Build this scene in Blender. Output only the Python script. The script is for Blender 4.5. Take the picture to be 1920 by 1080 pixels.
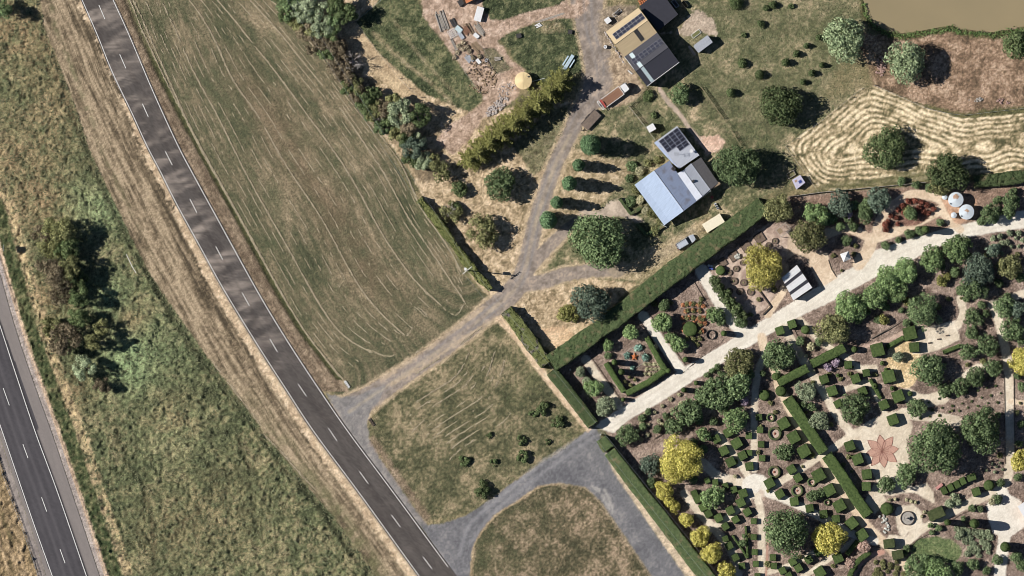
import bpy, math, random
import numpy as np
from math import sin, cos, pi, radians, atan2, hypot

# ------------------------------------------------------------------ camera, sky, sun
SC = bpy.context.scene
for o in list(bpy.data.objects): bpy.data.objects.remove(o)
COL = SC.collection
M_PX = 0.125                                  # metres per plan unit
def W(px, py): return ((px-960)*M_PX, (540-py)*M_PX)
CAM_H = 2600.0
cd = bpy.data.cameras.new('camera'); cam = bpy.data.objects.new('camera', cd); COL.objects.link(cam)
cam.location = (0, 0, CAM_H); cam.rotation_euler = (0, 0, 0)
cd.sensor_width = 36; cd.sensor_fit = 'HORIZONTAL'; cd.angle = 2*math.atan(120.0/CAM_H)
cd.clip_start = 10; cd.clip_end = 12000
SC.camera = cam
SUN_EL = radians(39); SHADOW_DIR = radians(-6.0)      # shadows fall east, a little south
to_sun = (-cos(SUN_EL)*cos(SHADOW_DIR), -cos(SUN_EL)*sin(SHADOW_DIR), sin(SUN_EL))
world = bpy.data.worlds.new('World'); SC.world = world; world.use_nodes = True
wn = world.node_tree.nodes; wl = world.node_tree.links
sky = wn.new('ShaderNodeTexSky'); sky.sky_type = 'NISHITA'; sky.sun_disc = False
sky.sun_elevation = SUN_EL; sky.sun_rotation = atan2(to_sun[0], to_sun[1])
sky.air_density = 0.7; sky.dust_density = 0.1; sky.altitude = 400
bg = wn['Background']; bg.inputs['Strength'].default_value = 0.05
wl.new(sky.outputs[0], bg.inputs['Color'])
sd = bpy.data.lights.new('sun', 'SUN'); sun = bpy.data.objects.new('sun', sd); COL.objects.link(sun)
sd.energy = 5.0; sd.angle = radians(0.5); sd.color = (1.0, 0.96, 0.90)
from mathutils import Vector
sun.rotation_euler = Vector(to_sun).to_track_quat('Z', 'Y').to_euler()
sun.location = (0, 0, 200)
SC.view_settings.view_transform = 'Standard'; SC.view_settings.look = 'None'
SC.view_settings.exposure = 0.42; SC.view_settings.gamma = 1.0; SC.view_settings.use_curve_mapping = False
SC.cycles.max_bounces = 5; SC.cycles.diffuse_bounces = 2; SC.cycles.filter_width = 0.9; SC.cycles.transparent_max_bounces = 4

RNG = np.random.default_rng(7); random.seed(11)

# ------------------------------------------------------------------ helpers
def lin(v):
    v = v/255.0
    return v/12.92 if v <= 0.04045 else ((v+0.055)/1.055)**2.4
def C(r, g, b): return np.array([lin(r), lin(g), lin(b)])
_T = np.random.default_rng(3).random((16, 256, 256)).astype(np.float32)
def vn(x, y, s=0):
    t = _T[s % 16]; x = np.asarray(x)+s*17.3; y = np.asarray(y)+s*9.1
    ix = np.floor(x).astype(int); iy = np.floor(y).astype(int)
    fx = x-ix; fy = y-iy; fx = fx*fx*(3-2*fx); fy = fy*fy*(3-2*fy)
    a = t[ix & 255, iy & 255]; b = t[(ix+1) & 255, iy & 255]
    c = t[ix & 255, (iy+1) & 255]; d = t[(ix+1) & 255, (iy+1) & 255]
    return (a*(1-fx)+b*fx)*(1-fy)+(c*(1-fx)+d*fx)*fy
def fbm(x, y, s=0, o=4):
    r = 0; a = 0.5; n = 0
    for i in range(o):
        r = r+a*vn(x*2**i, y*2**i, s+i); n += a; a *= 0.55
    return r/n
def sst(a, b, x):
    t = np.clip((x-a)/(b-a), 0, 1); return t*t*(3-2*t)
def cat(pts, n=8):
    pts = [np.array(p, float) for p in pts]; out = []
    P = [2*pts[0]-pts[1]]+pts+[2*pts[-1]-pts[-2]]
    for i in range(1, len(P)-2):
        p0, p1, p2, p3 = P[i-1:i+3]
        for k in range(n):
            t = k/n
            out.append(0.5*((2*p1)+(-p0+p2)*t+(2*p0-5*p1+4*p2-p3)*t*t+(-p0+3*p1-3*p2+p3)*t**3))
    out.append(pts[-1]); return np.array(out)
def resample(pts, n):
    pts = np.asarray(pts, float); d = np.r_[0, np.cumsum(np.hypot(*np.diff(pts[:, :2], axis=0).T))]
    t = np.linspace(0, d[-1], n)
    return np.stack([np.interp(t, d, pts[:, k]) for k in range(pts.shape[1])], 1)
def plen(pts): return float(np.hypot(*np.diff(np.asarray(pts)[:, :2], axis=0).T).sum())

ORG = {}
def setp(o, label=None, cat_=None, group=None, kind=None):
    if label: o['label'] = label
    if cat_: o['category'] = cat_
    if group: o['group'] = group
    if kind: o['kind'] = kind
    return o
def mesh_np(name, V, F, mats, mi=None, smooth=False, tint=None):
    V = np.asarray(V, np.float32); F = np.asarray(F, np.int32)
    me = bpy.data.meshes.new(name); k = F.shape[1]
    me.vertices.add(len(V)); me.vertices.foreach_set('co', V.ravel())
    me.loops.add(F.size); me.loops.foreach_set('vertex_index', F.ravel())
    me.polygons.add(len(F)); me.polygons.foreach_set('loop_start', np.arange(0, F.size, k, dtype=np.int32))
    try: me.polygons.foreach_set('loop_total', np.full(len(F), k, np.int32))
    except Exception: pass
    for m in (mats if isinstance(mats, (list, tuple)) else [mats]): me.materials.append(m)
    if mi is not None: me.polygons.foreach_set('material_index', np.asarray(mi, np.int32))
    if smooth: me.polygons.foreach_set('use_smooth', np.ones(len(F), bool))
    if tint is not None:
        a = me.color_attributes.new('tint', 'FLOAT_COLOR', 'POINT')
        a.data.foreach_set('color', np.c_[tint, np.ones(len(tint))].astype(np.float32).ravel())
    me.update(calc_edges=True); me.validate()
    return me
def link(name, me, parent=None, loc=(0, 0, 0)):
    o = bpy.data.objects.new(name, me); COL.objects.link(o); o.location = loc
    if parent is not None: o.parent = parent
    return o
def thing(name, px, py, label=None, cat_=None, group=None):
    o = bpy.data.objects.new(name, None); COL.objects.link(o); x, y = W(px, py)
    o.location = (x, y, 0); o.empty_display_size = 0.5; ORG[o.name] = np.array([x, y, 0.0])
    return setp(o, label, cat_, group)
class MB:
    """collects boxes, prisms, tubes in world metres; build() links them as one mesh object"""
    def __init__(s): s.v = []; s.f = []; s.m = []; s.mat = 0
    def add(s, V, F):
        b = len(s.v); s.v += [tuple(map(float, p)) for p in V]
        for f in F: s.f.append([b+i for i in f]); s.m.append(s.mat)
        return s
    def prism(s, pts, z0, z1):               # pts: world xy; z may be a number or a list
        n = len(pts); z0 = z0 if hasattr(z0, '__len__') else [z0]*n; z1 = z1 if hasattr(z1, '__len__') else [z1]*n
        ar = sum(pts[i][0]*pts[(i+1) % n][1]-pts[(i+1) % n][0]*pts[i][1] for i in range(n))
        if ar < 0: pts = pts[::-1]; z0 = z0[::-1]; z1 = z1[::-1]
        V = [(p[0], p[1], z) for p, z in zip(pts, z0)]+[(p[0], p[1], z) for p, z in zip(pts, z1)]
        F = [list(range(n))[::-1], list(range(n, 2*n))]+[[i, (i+1) % n, n+(i+1) % n, n+i] for i in range(n)]
        return s.add(V, F)
    def box(s, x, y, sx, sy, z0, z1, rot=0, bev=0.0):
        c, n = cos(rot), sin(rot); pts = [(-sx/2, -sy/2), (sx/2, -sy/2), (sx/2, sy/2), (-sx/2, sy/2)]
        if bev:
            b = bev; pts = [(-sx/2+b, -sy/2), (sx/2-b, -sy/2), (sx/2, -sy/2+b), (sx/2, sy/2-b), (sx/2-b, sy/2), (-sx/2+b, sy/2), (-sx/2, sy/2-b), (-sx/2, -sy/2+b)]
        return s.prism([(x+c*a-n*b_, y+n*a+c*b_) for a, b_ in pts], z0, z1)
    def cyl(s, x, y, r, z0, z1, n=16, r2=None):
        r2 = r if r2 is None else r2
        a = [2*pi*i/n for i in range(n)]
        V = [(x+r*cos(t), y+r*sin(t), z0) for t in a]+[(x+r2*cos(t), y+r2*sin(t), z1) for t in a]
        F = [list(range(n))[::-1], list(range(n, 2*n))]+[[i, (i+1) % n, n+(i+1) % n, n+i] for i in range(n)]
        return s.add(V, F)
    def ring(s, x, y, r0, r1, z0, z1, n=28):
        a = [2*pi*i/n for i in range(n)]; V = []
        for r, z in ((r0, z0), (r1, z0), (r1, z1), (r0, z1)): V += [(x+r*cos(t), y+r*sin(t), z) for t in a]
        F = []
        for k in range(4):
            for i in range(n): F.append([k*n+i, k*n+(i+1) % n, ((k+1) % 4)*n+(i+1) % n, ((k+1) % 4)*n+i][::1])
        return s.add(V, F)
    def tube(s, p, q, r, n=6, r2=None):
        p = Vector(p); q = Vector(q); d = (q-p); r2 = r if r2 is None else r2
        if d.length < 1e-6: return s
        d.normalize(); u = d.orthogonal().normalized(); w = d.cross(u); V = []
        for c, rr in ((p, r), (q, r2)): V += [tuple(c+u*rr*cos(2*pi*i/n)+w*rr*sin(2*pi*i/n)) for i in range(n)]
        F = [list(range(n))[::-1], list(range(n, 2*n))]+[[i, (i+1) % n, n+(i+1) % n, n+i] for i in range(n)]
        return s.add(V, F)
    def build(s, name, mats, parent=None, org=None, smooth=False):
        me = bpy.data.meshes.new(name); v = np.array(s.v)
        if org is None: org = ORG.get(parent.name) if parent is not None else None
        if org is None: org = np.array([v[:, 0].mean(), v[:, 1].mean(), 0.0])
        me.from_pydata((v-org).tolist(), [], s.f)
        for m in (mats if isinstance(mats, (list, tuple)) else [mats]): me.materials.append(m)
        me.polygons.foreach_set('material_index', s.m)
        if smooth: me.polygons.foreach_set('use_smooth', [True]*len(me.polygons))
        me.update()
        o = bpy.data.objects.new(name, me); COL.objects.link(o); ORG[o.name] = org
        if parent is not None: o.parent = parent
        else: o.location = org
        return o

# ------------------------------------------------------------------ materials
def nodes(name):
    m = bpy.data.materials.new(name); m.use_nodes = True; t = m.node_tree
    return m, t.nodes, t.links, t.nodes['Principled BSDF']
def mat_ground(name, scale=3.0, var=0.5, bump=0.5, fine=9.0, voro=False, rough=0.95):
    """tint attribute x two noises, with relief"""
    m, n, l, b = nodes(name)
    at = n.new('ShaderNodeAttribute'); at.attribute_name = 'tint'
    tc = n.new('ShaderNodeTexCoord')
    a = n.new('ShaderNodeTexNoise'); a.inputs['Scale'].default_value = scale; a.inputs['Detail'].default_value = 6
    l.new(tc.outputs['Object'], a.inputs['Vector'])
    if voro:
        f = n.new('ShaderNodeTexVoronoi'); f.inputs['Scale'].default_value = fine; fo = f.outputs['Color']
    else:
        f = n.new('ShaderNodeTexNoise'); f.inputs['Scale'].default_value = fine; f.inputs['Detail'].default_value = 3; fo = f.outputs['Fac']
    l.new(tc.outputs['Object'], f.inputs['Vector'])
    ad = n.new('ShaderNodeMath'); ad.operation = 'ADD'; l.new(a.outputs['Fac'], ad.inputs[0]); l.new(fo, ad.inputs[1])
    mr = n.new('ShaderNodeMapRange'); l.new(ad.outputs[0], mr.inputs['Value'])
    mr.inputs['From Min'].default_value = 0.6; mr.inputs['From Max'].default_value = 1.4
    mr.inputs['To Min'].default_value = 1-var; mr.inputs['To Max'].default_value = 1+var
    mx = n.new('ShaderNodeVectorMath'); mx.operation = 'SCALE'
    l.new(at.outputs['Color'], mx.inputs[0]); l.new(mr.outputs[0], mx.inputs['Scale'])
    l.new(mx.outputs[0], b.inputs['Base Color'])
    b.inputs['Roughness'].default_value = rough; b.inputs['Specular IOR Level'].default_value = 0.15
    if bump:
        bp = n.new('ShaderNodeBump'); bp.inputs['Strength'].default_value = bump; bp.inputs['Distance'].default_value = 0.12
        l.new(ad.outputs[0], bp.inputs['Height']); l.new(bp.outputs[0], b.inputs['Normal'])
    return m
def mat_plain(name, col, var=0.15, scale=2.0, rough=0.7, metal=0.0, streak=None, spec=0.3, bump=0.0, spot=None):
    """colour with noise wear; streak=(angle, stretch) lays the wear in lines"""
    m, n, l, b = nodes(name); tc = n.new('ShaderNodeTexCoord'); mp = n.new('ShaderNodeMapping')
    l.new(tc.outputs['Object'], mp.inputs['Vector'])
    if streak:
        mp.inputs['Rotation'].default_value = (0, 0, streak[0])
        mp2 = n.new('ShaderNodeMapping'); l.new(mp.outputs[0], mp2.inputs['Vector']); mp2.inputs['Scale'].default_value = (1/streak[1], streak[1], 1); src = mp2
    else: src = mp
    a = n.new('ShaderNodeTexNoise'); a.inputs['Scale'].default_value = scale; a.inputs['Detail'].default_value = 5
    l.new(src.outputs[0], a.inputs['Vector'])
    mr = n.new('ShaderNodeMapRange'); l.new(a.outputs['Fac'], mr.inputs['Value'])
    mr.inputs['From Min'].default_value = 0.3; mr.inputs['From Max'].default_value = 0.7
    mr.inputs['To Min'].default_value = 1-var; mr.inputs['To Max'].default_value = 1+var
    mx = n.new('ShaderNodeVectorMath'); mx.operation = 'SCALE'; mx.inputs[0].default_value = tuple(col)
    l.new(mr.outputs[0], mx.inputs['Scale']); out = mx.outputs[0]
    if spot is not None:
        s2 = n.new('ShaderNodeTexNoise'); s2.inputs['Scale'].default_value = scale*0.35; s2.inputs['Detail'].default_value = 4
        l.new(tc.outputs['Object'], s2.inputs['Vector'])
        r2 = n.new('ShaderNodeMapRange'); r2.inputs['From Min'].default_value = 0.52; r2.inputs['From Max'].default_value = 0.68; l.new(s2.outputs['Fac'], r2.inputs['Value'])
        mm = n.new('ShaderNodeMix'); mm.data_type = 'RGBA'; l.new(r2.outputs[0], mm.inputs[0]); l.new(out, mm.inputs[6]); mm.inputs[7].default_value = (*spot, 1); out = mm.outputs[2]
    l.new(out, b.inputs['Base Color'])
    b.inputs['Roughness'].default_value = rough; b.inputs['Metallic'].default_value = metal; b.inputs['Specular IOR Level'].default_value = spec
    if bump:
        bp = n.new('ShaderNodeBump'); bp.inputs['Strength'].default_value = bump; bp.inputs['Distance'].default_value = 0.05
        l.new(a.outputs['Fac'], bp.inputs['Height']); l.new(bp.outputs[0], b.inputs['Normal'])
    return m
def mat_leaf(name, dark, light, trans=0.25, hue=0.25):
    """each leaf face gets its own shade between two colours; each plant its own brightness"""
    m, n, l, b = nodes(name)
    g = n.new('ShaderNodeNewGeometry'); oi = n.new('ShaderNodeObjectInfo')
    mm = n.new('ShaderNodeMix'); mm.data_type = 'RGBA'; l.new(g.outputs['Random Per Island'], mm.inputs[0])
    mm.inputs[6].default_value = (*dark, 1); mm.inputs[7].default_value = (*light, 1)
    mr = n.new('ShaderNodeMapRange'); l.new(oi.outputs['Random'], mr.inputs['Value']); mr.inputs['To Min'].default_value = 1-hue; mr.inputs['To Max'].default_value = 1+hue
    mx = n.new('ShaderNodeVectorMath'); mx.operation = 'SCALE'; l.new(mm.outputs[2], mx.inputs[0]); l.new(mr.outputs[0], mx.inputs['Scale'])
    l.new(mx.outputs[0], b.inputs['Base Color']); b.inputs['Roughness'].default_value = 0.75; b.inputs['Specular IOR Level'].default_value = 0.12
    if trans:
        t = n.new('ShaderNodeBsdfTranslucent'); l.new(mx.outputs[0], t.inputs['Color'])
        ms = n.new('ShaderNodeMixShader'); ms.inputs[0].default_value = trans
        l.new(b.outputs[0], ms.inputs[1]); l.new(t.outputs[0], ms.inputs[2]); l.new(ms.outputs[0], n['Material Output'].inputs['Surface'])
    return m
G = {}
G['grass'] = mat_ground('grass_ground', 2.2, 0.62, 0.9, 4.5)
G['gravel'] = mat_ground('gravel_ground', 2.5, 0.10, 0.25, 11.0, voro=True)
G['mulch'] = mat_ground('mulch_ground', 2.5, 0.34, 0.9, 4.5, voro=True)
G['asphalt'] = mat_ground('asphalt', 4.0, 0.10, 0.1, 12.0, rough=0.85)
G['dirt'] = mat_ground('dirt_ground', 2.0, 0.42, 0.7, 5.0)
# ------------------------------------------------------------------ the ground sheet (albedo and relief per vertex)
ST = 2.2                                              # grid step in plan units (0.275 m)
gx = np.arange(-70, 1990+ST, ST); gy = np.arange(-50, 1130+ST, ST)
X, Y = np.meshgrid(gx, gy); H_, W_ = X.shape
EN = (fbm(X/7, Y/7, 1, 3)-0.5)*2+(vn(X/2.6, Y/2.6, 5)-0.5)*0.9     # ragged edges
EN2 = (fbm(X/25, Y/25, 2, 4)-0.5)*2
COLR = np.zeros((H_, W_, 3)); LAB = np.zeros((H_, W_), np.int8); HT = np.zeros((H_, W_)); MT = np.zeros((H_, W_), np.int8)
LABN = ['ground', 'meadow', 'roadside_verge', 'paddock', 'lawn', 'farm_yard', 'gravel_driveway', 'hay_field', 'garden_bed', 'gravel_path', 'pond_bank', 'paved_driveway', 'dry_grass', 'sand_strip']
LI = {n: i for i, n in enumerate(LABN)}
MATN = ['grass', 'gravel', 'mulch', 'asphalt', 'dirt']; MI = {n: i for i, n in enumerate(MATN)}
def sub(x0, y0, x1, y1, pad):
    i0 = max(0, int((x0-pad-gx[0])/ST)); i1 = min(W_, int((x1+pad-gx[0])/ST)+2)
    j0 = max(0, int((y0-pad-gy[0])/ST)); j1 = min(H_, int((y1+pad-gy[0])/ST)+2)
    return (slice(j0, j1), slice(i0, i1))
def psdf(poly, x, y):
    d = np.full(x.shape, 1e9); ins = np.zeros(x.shape, bool); n = len(poly)
    for i in range(n):
        ax, ay = poly[i]; bx, by = poly[(i+1) % n]
        dx, dy = bx-ax, by-ay; L = dx*dx+dy*dy+1e-9
        t = np.clip(((x-ax)*dx+(y-ay)*dy)/L, 0, 1)
        d = np.minimum(d, (x-ax-t*dx)**2+(y-ay-t*dy)**2)
        c = ((ay > y) != (by > y)) & (x < (bx-ax)*(y-ay)/(by-ay+1e-12)+ax); ins ^= c
    d = np.sqrt(d); return np.where(ins, -d, d)
def pline(pts, x, y):
    """distance to polyline, along distance, signed side (+ right of travel), width interpolation"""
    d = np.full(x.shape, 1e9); al = np.zeros(x.shape); sg = np.zeros(x.shape); wd = np.zeros(x.shape); acc = 0
    for i in range(len(pts)-1):
        a, b = pts[i], pts[i+1]; dx, dy = b[0]-a[0], b[1]-a[1]; L = dx*dx+dy*dy+1e-9
        t = np.clip(((x-a[0])*dx+(y-a[1])*dy)/L, 0, 1); e = (x-a[0]-t*dx)**2+(y-a[1]-t*dy)**2; k = e < d
        d = np.where(k, e, d); al = np.where(k, acc+t*L**.5, al); sg = np.where(k, dx*(y-a[1])-dy*(x-a[0]), sg)
        if len(a) > 2: wd = np.where(k, a[2]*(1-t)+b[2]*t, wd)
        acc += L**.5
    return np.sqrt(d), al, np.sign(sg), wd
def put(sl, m, col, lab=None, mat=None):
    m3 = m[..., None]; COLR[sl] = COLR[sl]*(1-m3)+col*m3
    if lab: LAB[sl] = np.where(m > 0.5, LI[lab], LAB[sl])
    if mat: MT[sl] = np.where(m > 0.5, MI[mat], MT[sl])
def mixc(sl, stops, n):
    """colour ramp over array n: stops [(pos, col)]"""
    pos = [s[0] for s in stops]; return np.stack([np.interp(n, pos, [s[1][k] for s in stops]) for k in range(3)], -1)
def poly(pl, stops, lab=None, mat=None, soft=2.0, amp=3.0, ns=(9, 2.5), seed=0, flat=False, strength=1.0, wob=0.0):
    p = np.array(pl, float); sl = sub(p[:, 0].min(), p[:, 1].min(), p[:, 0].max(), p[:, 1].max(), 14)
    x, y = X[sl], Y[sl]; s = psdf(p, x, y)+EN[sl]*amp+EN2[sl]*wob; m = 1-sst(-soft, soft, s)
    n = fbm(x/ns[0], y/ns[0], seed, 4)*0.65+vn(x/ns[1], y/ns[1], seed+3)*0.35
    put(sl, m*strength, mixc(sl, stops, n), lab, mat)
    if flat: HT[sl] *= (1-m)
    return sl, m
def line(pts, w, stops, lab=None, mat=None, soft=1.5, amp=2.0, ns=(9, 2.5), seed=0, flat=False, strength=1.0, smooth=True):
    pts = cat(pts, 6) if smooth else np.array(pts, float)
    sl = sub(pts[:, 0].min(), pts[:, 1].min(), pts[:, 0].max(), pts[:, 1].max(), 60)
    x, y = X[sl], Y[sl]; d, al, sg, wd = pline(pts.tolist(), x, y)
    s = d-(wd if pts.shape[1] > 2 else w)/2+EN[sl]*amp; m = 1-sst(-soft, soft, s)
    n = fbm(x/ns[0], y/ns[0], seed, 4)*0.65+vn(x/ns[1], y/ns[1], seed+3)*0.35
    put(sl, m*strength, mixc(sl, stops, n), lab, mat)
    if flat: HT[sl] *= (1-m)
    return sl, m
def ell(cx, cy, rx, ry, n=20, rot=0): return [(cx+rx*cos(t)*cos(rot)-ry*sin(t)*sin(rot), cy+rx*cos(t)*sin(rot)+ry*sin(t)*cos(rot)) for t in [2*pi*i/n for i in range(n)]]
full = (slice(0, H_), slice(0, W_))
# --- key lines
RL = cat([(118, -80), (154, 0), (184, 69), (211, 136), (246, 209), (274, 270), (302, 324), (331, 382), (375, 462), (418, 540), (480, 642), (534, 726), (589, 810), (677, 929), (786, 1080), (850, 1165)], 8)
RR = cat([(176, -80), (212, 0), (242, 66), (287, 172), (332, 270), (362, 327), (402, 400), (479, 540), (534, 632), (594, 724), (653, 810), (740, 927), (852, 1079), (915, 1160)], 8)
MEDR = cat([(60, -60), (75, 0), (82, 50), (105, 105), (125, 160), (150, 225), (162, 268), (190, 330), (220, 390), (250, 455), (275, 502), (298, 540), (345, 607), (400, 685), (480, 790), (495, 810), (567, 902), (635, 982), (702, 1080), (740, 1140)], 5)
DITCH = cat([(205, -60), (238, 0), (260, 54), (310, 160), (368, 270), (410, 345), (482, 476), (517, 540), (562, 615), (600, 665), (638, 712)], 6)
PAD = [cat(p, 6) for p in (
 [(250, 0), (282, 72), (337, 197), (370, 270), (414, 346), (486, 476), (521, 540), (566, 615), (604, 665), (636, 705)],
 [(305, 7), (337, 75), (362, 135), (410, 220), (435, 275), (480, 361), (517, 425), (552, 487), (581, 540), (610, 590), (640, 630), (660, 647), (695, 659)],
 [(355, 0), (390, 47), (420, 117), (447, 172), (478, 202), (512, 270), (552, 335), (587, 385), (610, 420), (630, 460), (652, 500), (674, 540), (697, 570), (720, 595), (757, 627)],
 [(407, 0), (440, 37), (480, 90), (510, 125), (550, 180), (580, 220), (615, 268), (645, 310), (670, 352), (692, 395), (710, 430), (737, 470), (767, 515), (790, 540), (827, 572)],
 [(460, -10), (480, 15), (505, 37), (555, 100), (600, 155), (635, 197), (681, 267), (705, 300), (725, 332), (750, 382), (767, 412), (802, 462), (825, 497), (853, 538), (877, 575)],
 [(500, -10), (540, 35), (585, 82), (620, 132), (660, 187), (695, 230), (724, 268), (762, 322), (777, 370), (802, 412), (842, 462), (862, 507)])]
def smooth_line(p, k=9):
    p = resample(p, 90); q = np.pad(p, ((k, k), (0, 0)), mode='reflect', reflect_type='odd'); w = np.hanning(2*k+3)[1:-1]; w /= w.sum()
    return np.stack([np.convolve(q[:, i], w, 'valid') for i in (0, 1)], 1)
PAD = [smooth_line(p) for p in PAD]
# --- base
nb = fbm(X/30, Y/30, 4, 5)
put(full, np.ones_like(X), mixc(full, [(0.25, C(84, 84, 56)), (0.45, C(106, 101, 68)), (0.6, C(134, 120, 84)), (0.75, C(160, 140, 102))], nb*0.7+vn(X/3, Y/3, 2)*0.3))
# distances to the roads
dRL, aRL, sRL, _ = pline(RL[::2].tolist(), X, Y); dRR, aRR, sRR, _ = pline(RR[::2].tolist(), X, Y)
dM, aM, sM, _ = pline(MEDR[::2].tolist(), X, Y)
leftroad = sRL > 0; rightroad = sRR < 0; med = (sM > 0)
# --- meadow between the two roads: tall tangled grass
m = np.where(med, 1.0, 0.0)*1.0
m = 1-sst(-2, 2, np.where(med, -dM, dM)+EN*3)
n1 = fbm(X/26, Y/26, 6, 4); n2 = fbm(X/6+0.6*n1*8, Y/6, 7, 4); n3 = fbm(X/70, Y/70, 8, 3)
tone = 0.36*n1+0.40*n2+0.24*n3
put(full, m, mixc(full, [(0.30, C(58, 64, 42)), (0.40, C(80, 87, 57)), (0.48, C(98, 104, 68)), (0.56, C(120, 117, 79)), (0.68, C(146, 134, 96))], tone+0.05*(1-sst(0, 330, Y))*np.where(X < 160, 1, 0)), 'meadow')
HT += m*((fbm(X/11+n1*3, Y/8, 9, 3)-0.35)*1.1+(vn(X/4, Y/4, 3)-0.5)*0.45)*sst(0, 10, dM)
# light green lush patches / dark furrows
for (cx, cy, r, k) in ((185, 400, 34, .55), (238, 690, 34, .8), (205, 555, 26, .7), (145, 375, 28, .4), (250, 660, 22, .6), (330, 820, 40, .3), (300, 640, 50, .25), (150, 90, 36, .2)):
    mm = np.exp(-((X-cx)**2+(Y-cy)**2)/(2*r*r)*1.0)*m*min(1, k*1.25)*np.clip(n2*2.4-0.3, 0, 1); put(full, mm, C(130, 150, 100))
for pts in ([(215, 790), (225, 835), (250, 885), (265, 910), (287, 985), (288, 1080)], [(440, 800), (455, 850), (470, 890)], [(560, 905), (600, 960), (690, 1085)], [(262, 492), (290, 535), (336, 612), (390, 690), (465, 790), (540, 890), (600, 955), (660, 1040)], [(80, 70), (112, 155), (152, 262), (180, 330), (246, 465)], [(255, 480), (285, 532), (330, 612), (380, 690)]):
    line(pts, 9, [(0.3, C(38, 42, 28)), (0.7, C(56, 60, 38))], amp=3.5, soft=3, strength=.65)
# brown patches
for (cx, cy, r, k) in ((30, 60, 45, .8), (90, 200, 55, .5), (70, 380, 40, .8), (120, 100, 35, .4), (20, 290, 20, .8), (330, 790, 38, .5), (405, 960, 60, .35), (300, 1000, 40, .3), (250, 590, 22, .6), (60, 310, 60, .4), (75, 560, 30, .7), (130, 740, 30, .6)):
    mm = np.exp(-((X-cx)**2+(Y-cy)**2)/(2*r*r))*m*k*np.clip(fbm(X/12, Y/12, 11, 3)*2.4-0.4, 0, 1); put(full, mm, C(150, 124, 88))
# --- verge left of the rural road
lv = (~med) & leftroad
stk = fbm(dRL/5, aRL/70, 3, 4); stk2 = vn(dRL/2.2, aRL/40, 6)
mv = np.where(lv & (dRL > 1), 1.0, 0.0)*sst(-2, 3, dM+EN*3)
nv = (0.45*stk+0.25*stk2+0.30*fbm(X/5, Y/5, 12, 3)-.5)*1.35+.5-.10*np.exp(-((dRL-24)/9)**2)*sst(150, 300, Y)*(1-sst(700, 900, Y))
vc = mixc(full, [(0.28, C(74, 64, 48)), (0.42, C(106, 91, 69)), (0.55, C(132, 114, 88)), (0.70, C(166, 145, 114))], nv+0.05*sst(25, 70, dRL)-0.06*(1-sst(8, 34, dRL))+0.03)
put(full, mv, vc, 'roadside_verge', 'dirt')
# greener lower half of that verge
mg = mv*sst(640, 980, Y)*sst(30, 55, dRL)*np.clip(fbm(X/16, Y/16, 4, 3)*2.6-0.7, 0, 1); put(full, mg*.75, C(98, 98, 62))
mg = mv*np.exp(-((dM-20)/5)**2)*(1-sst(250, 560, Y))*np.clip(fbm(X/9, Y/9, 4, 3)*2.6-0.8, 0, 1); put(full, mg*.7, C(84, 88, 54))
# sand beside the road
sw = np.interp(Y, [0, 8, 36, 44, 80, 130, 170, 190, 210, 260, 330, 372, 440, 540, 700, 1100], [0, 10, 12, 0, 3, 6, 0, 8, 9, 12, 14, 9, 17, 20, 19, 17])
ms = (1-sst(-2, 2, dRL-sw+EN*5.5*np.where(Y < 400, 1.5, .8)))*np.where(lv & (sw > 0.5), 1, 0)*sst(1.0, 2.5, dRL)
put(full, ms, mixc(full, [(0.3, C(170, 144, 111)), (0.55, C(200, 173, 137)), (0.75, C(216, 192, 157))], fbm(X/6, Y/6, 2, 3)), 'sand_strip', 'dirt')
mgv = (1-sst(3.5, 6.5, dRL+EN*1.2))*np.where(lv, 1, 0)*sst(380, 560, Y); put(full, mgv*.8, C(150, 134, 112))
# --- right of the road: shoulder, ditch, paddock
dD, aD, sD, _ = pline(DITCH.tolist(), X, Y)
padpoly = [(212, -50), (250, 80), (332, 275), (420, 430), (520, 605), (594, 722), (640, 742), (690, 730), (760, 690), (850, 630), (935, 560), (905, 545), (860, 505), (842, 462), (777, 372), (724, 268), (660, 187), (585, 82), (510, -5), (480, -50)]
sl = full; s = psdf(np.array(padpoly, float), X, Y)+EN*2; mp = 1-sst(-2, 2, s)
dA, aA, _, _ = pline(PAD[0].tolist(), X, Y); dB, aB, _, _ = pline(PAD[5].tolist(), X, Y)
tt = dA/(dA+dB+1e-6)
br = fbm(tt*10, aA/130, 5, 4); fs = vn(tt*70, aA/26, 8); fs2 = vn(tt*130, aA/12, 9); bl = fbm(X/34, Y/34, 10, 4)
npd = 0.30*br+0.18*fs+0.10*fs2+0.22*bl+0.20*fbm(X/4, Y/4, 1, 3)
put(full, mp, mixc(full, [(0.30, C(64, 68, 46)), (0.42, C(86, 86, 60)), (0.52, C(106, 98, 72)), (0.62, C(130, 115, 87)), (0.74, C(160, 142, 110))], npd), 'paddock')
# browner core, greener sides
mm = mp*np.exp(-((tt-0.50)/0.13)**2)*sst(60, 200, Y)*(1-sst(520, 640, Y))*.45*np.clip(fbm(X/20, Y/20, 13, 3)*2-.2, 0, 1); put(full, mm, C(114, 92, 70))
mm = mp*np.clip(fbm(X/40, Y/55, 14, 4)*3-1.55, 0, 1)*.6; put(full, mm, C(78, 84, 56))
HT += mp*((fbm(X/4, Y/4, 2, 2)-0.5)*0.10)
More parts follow.
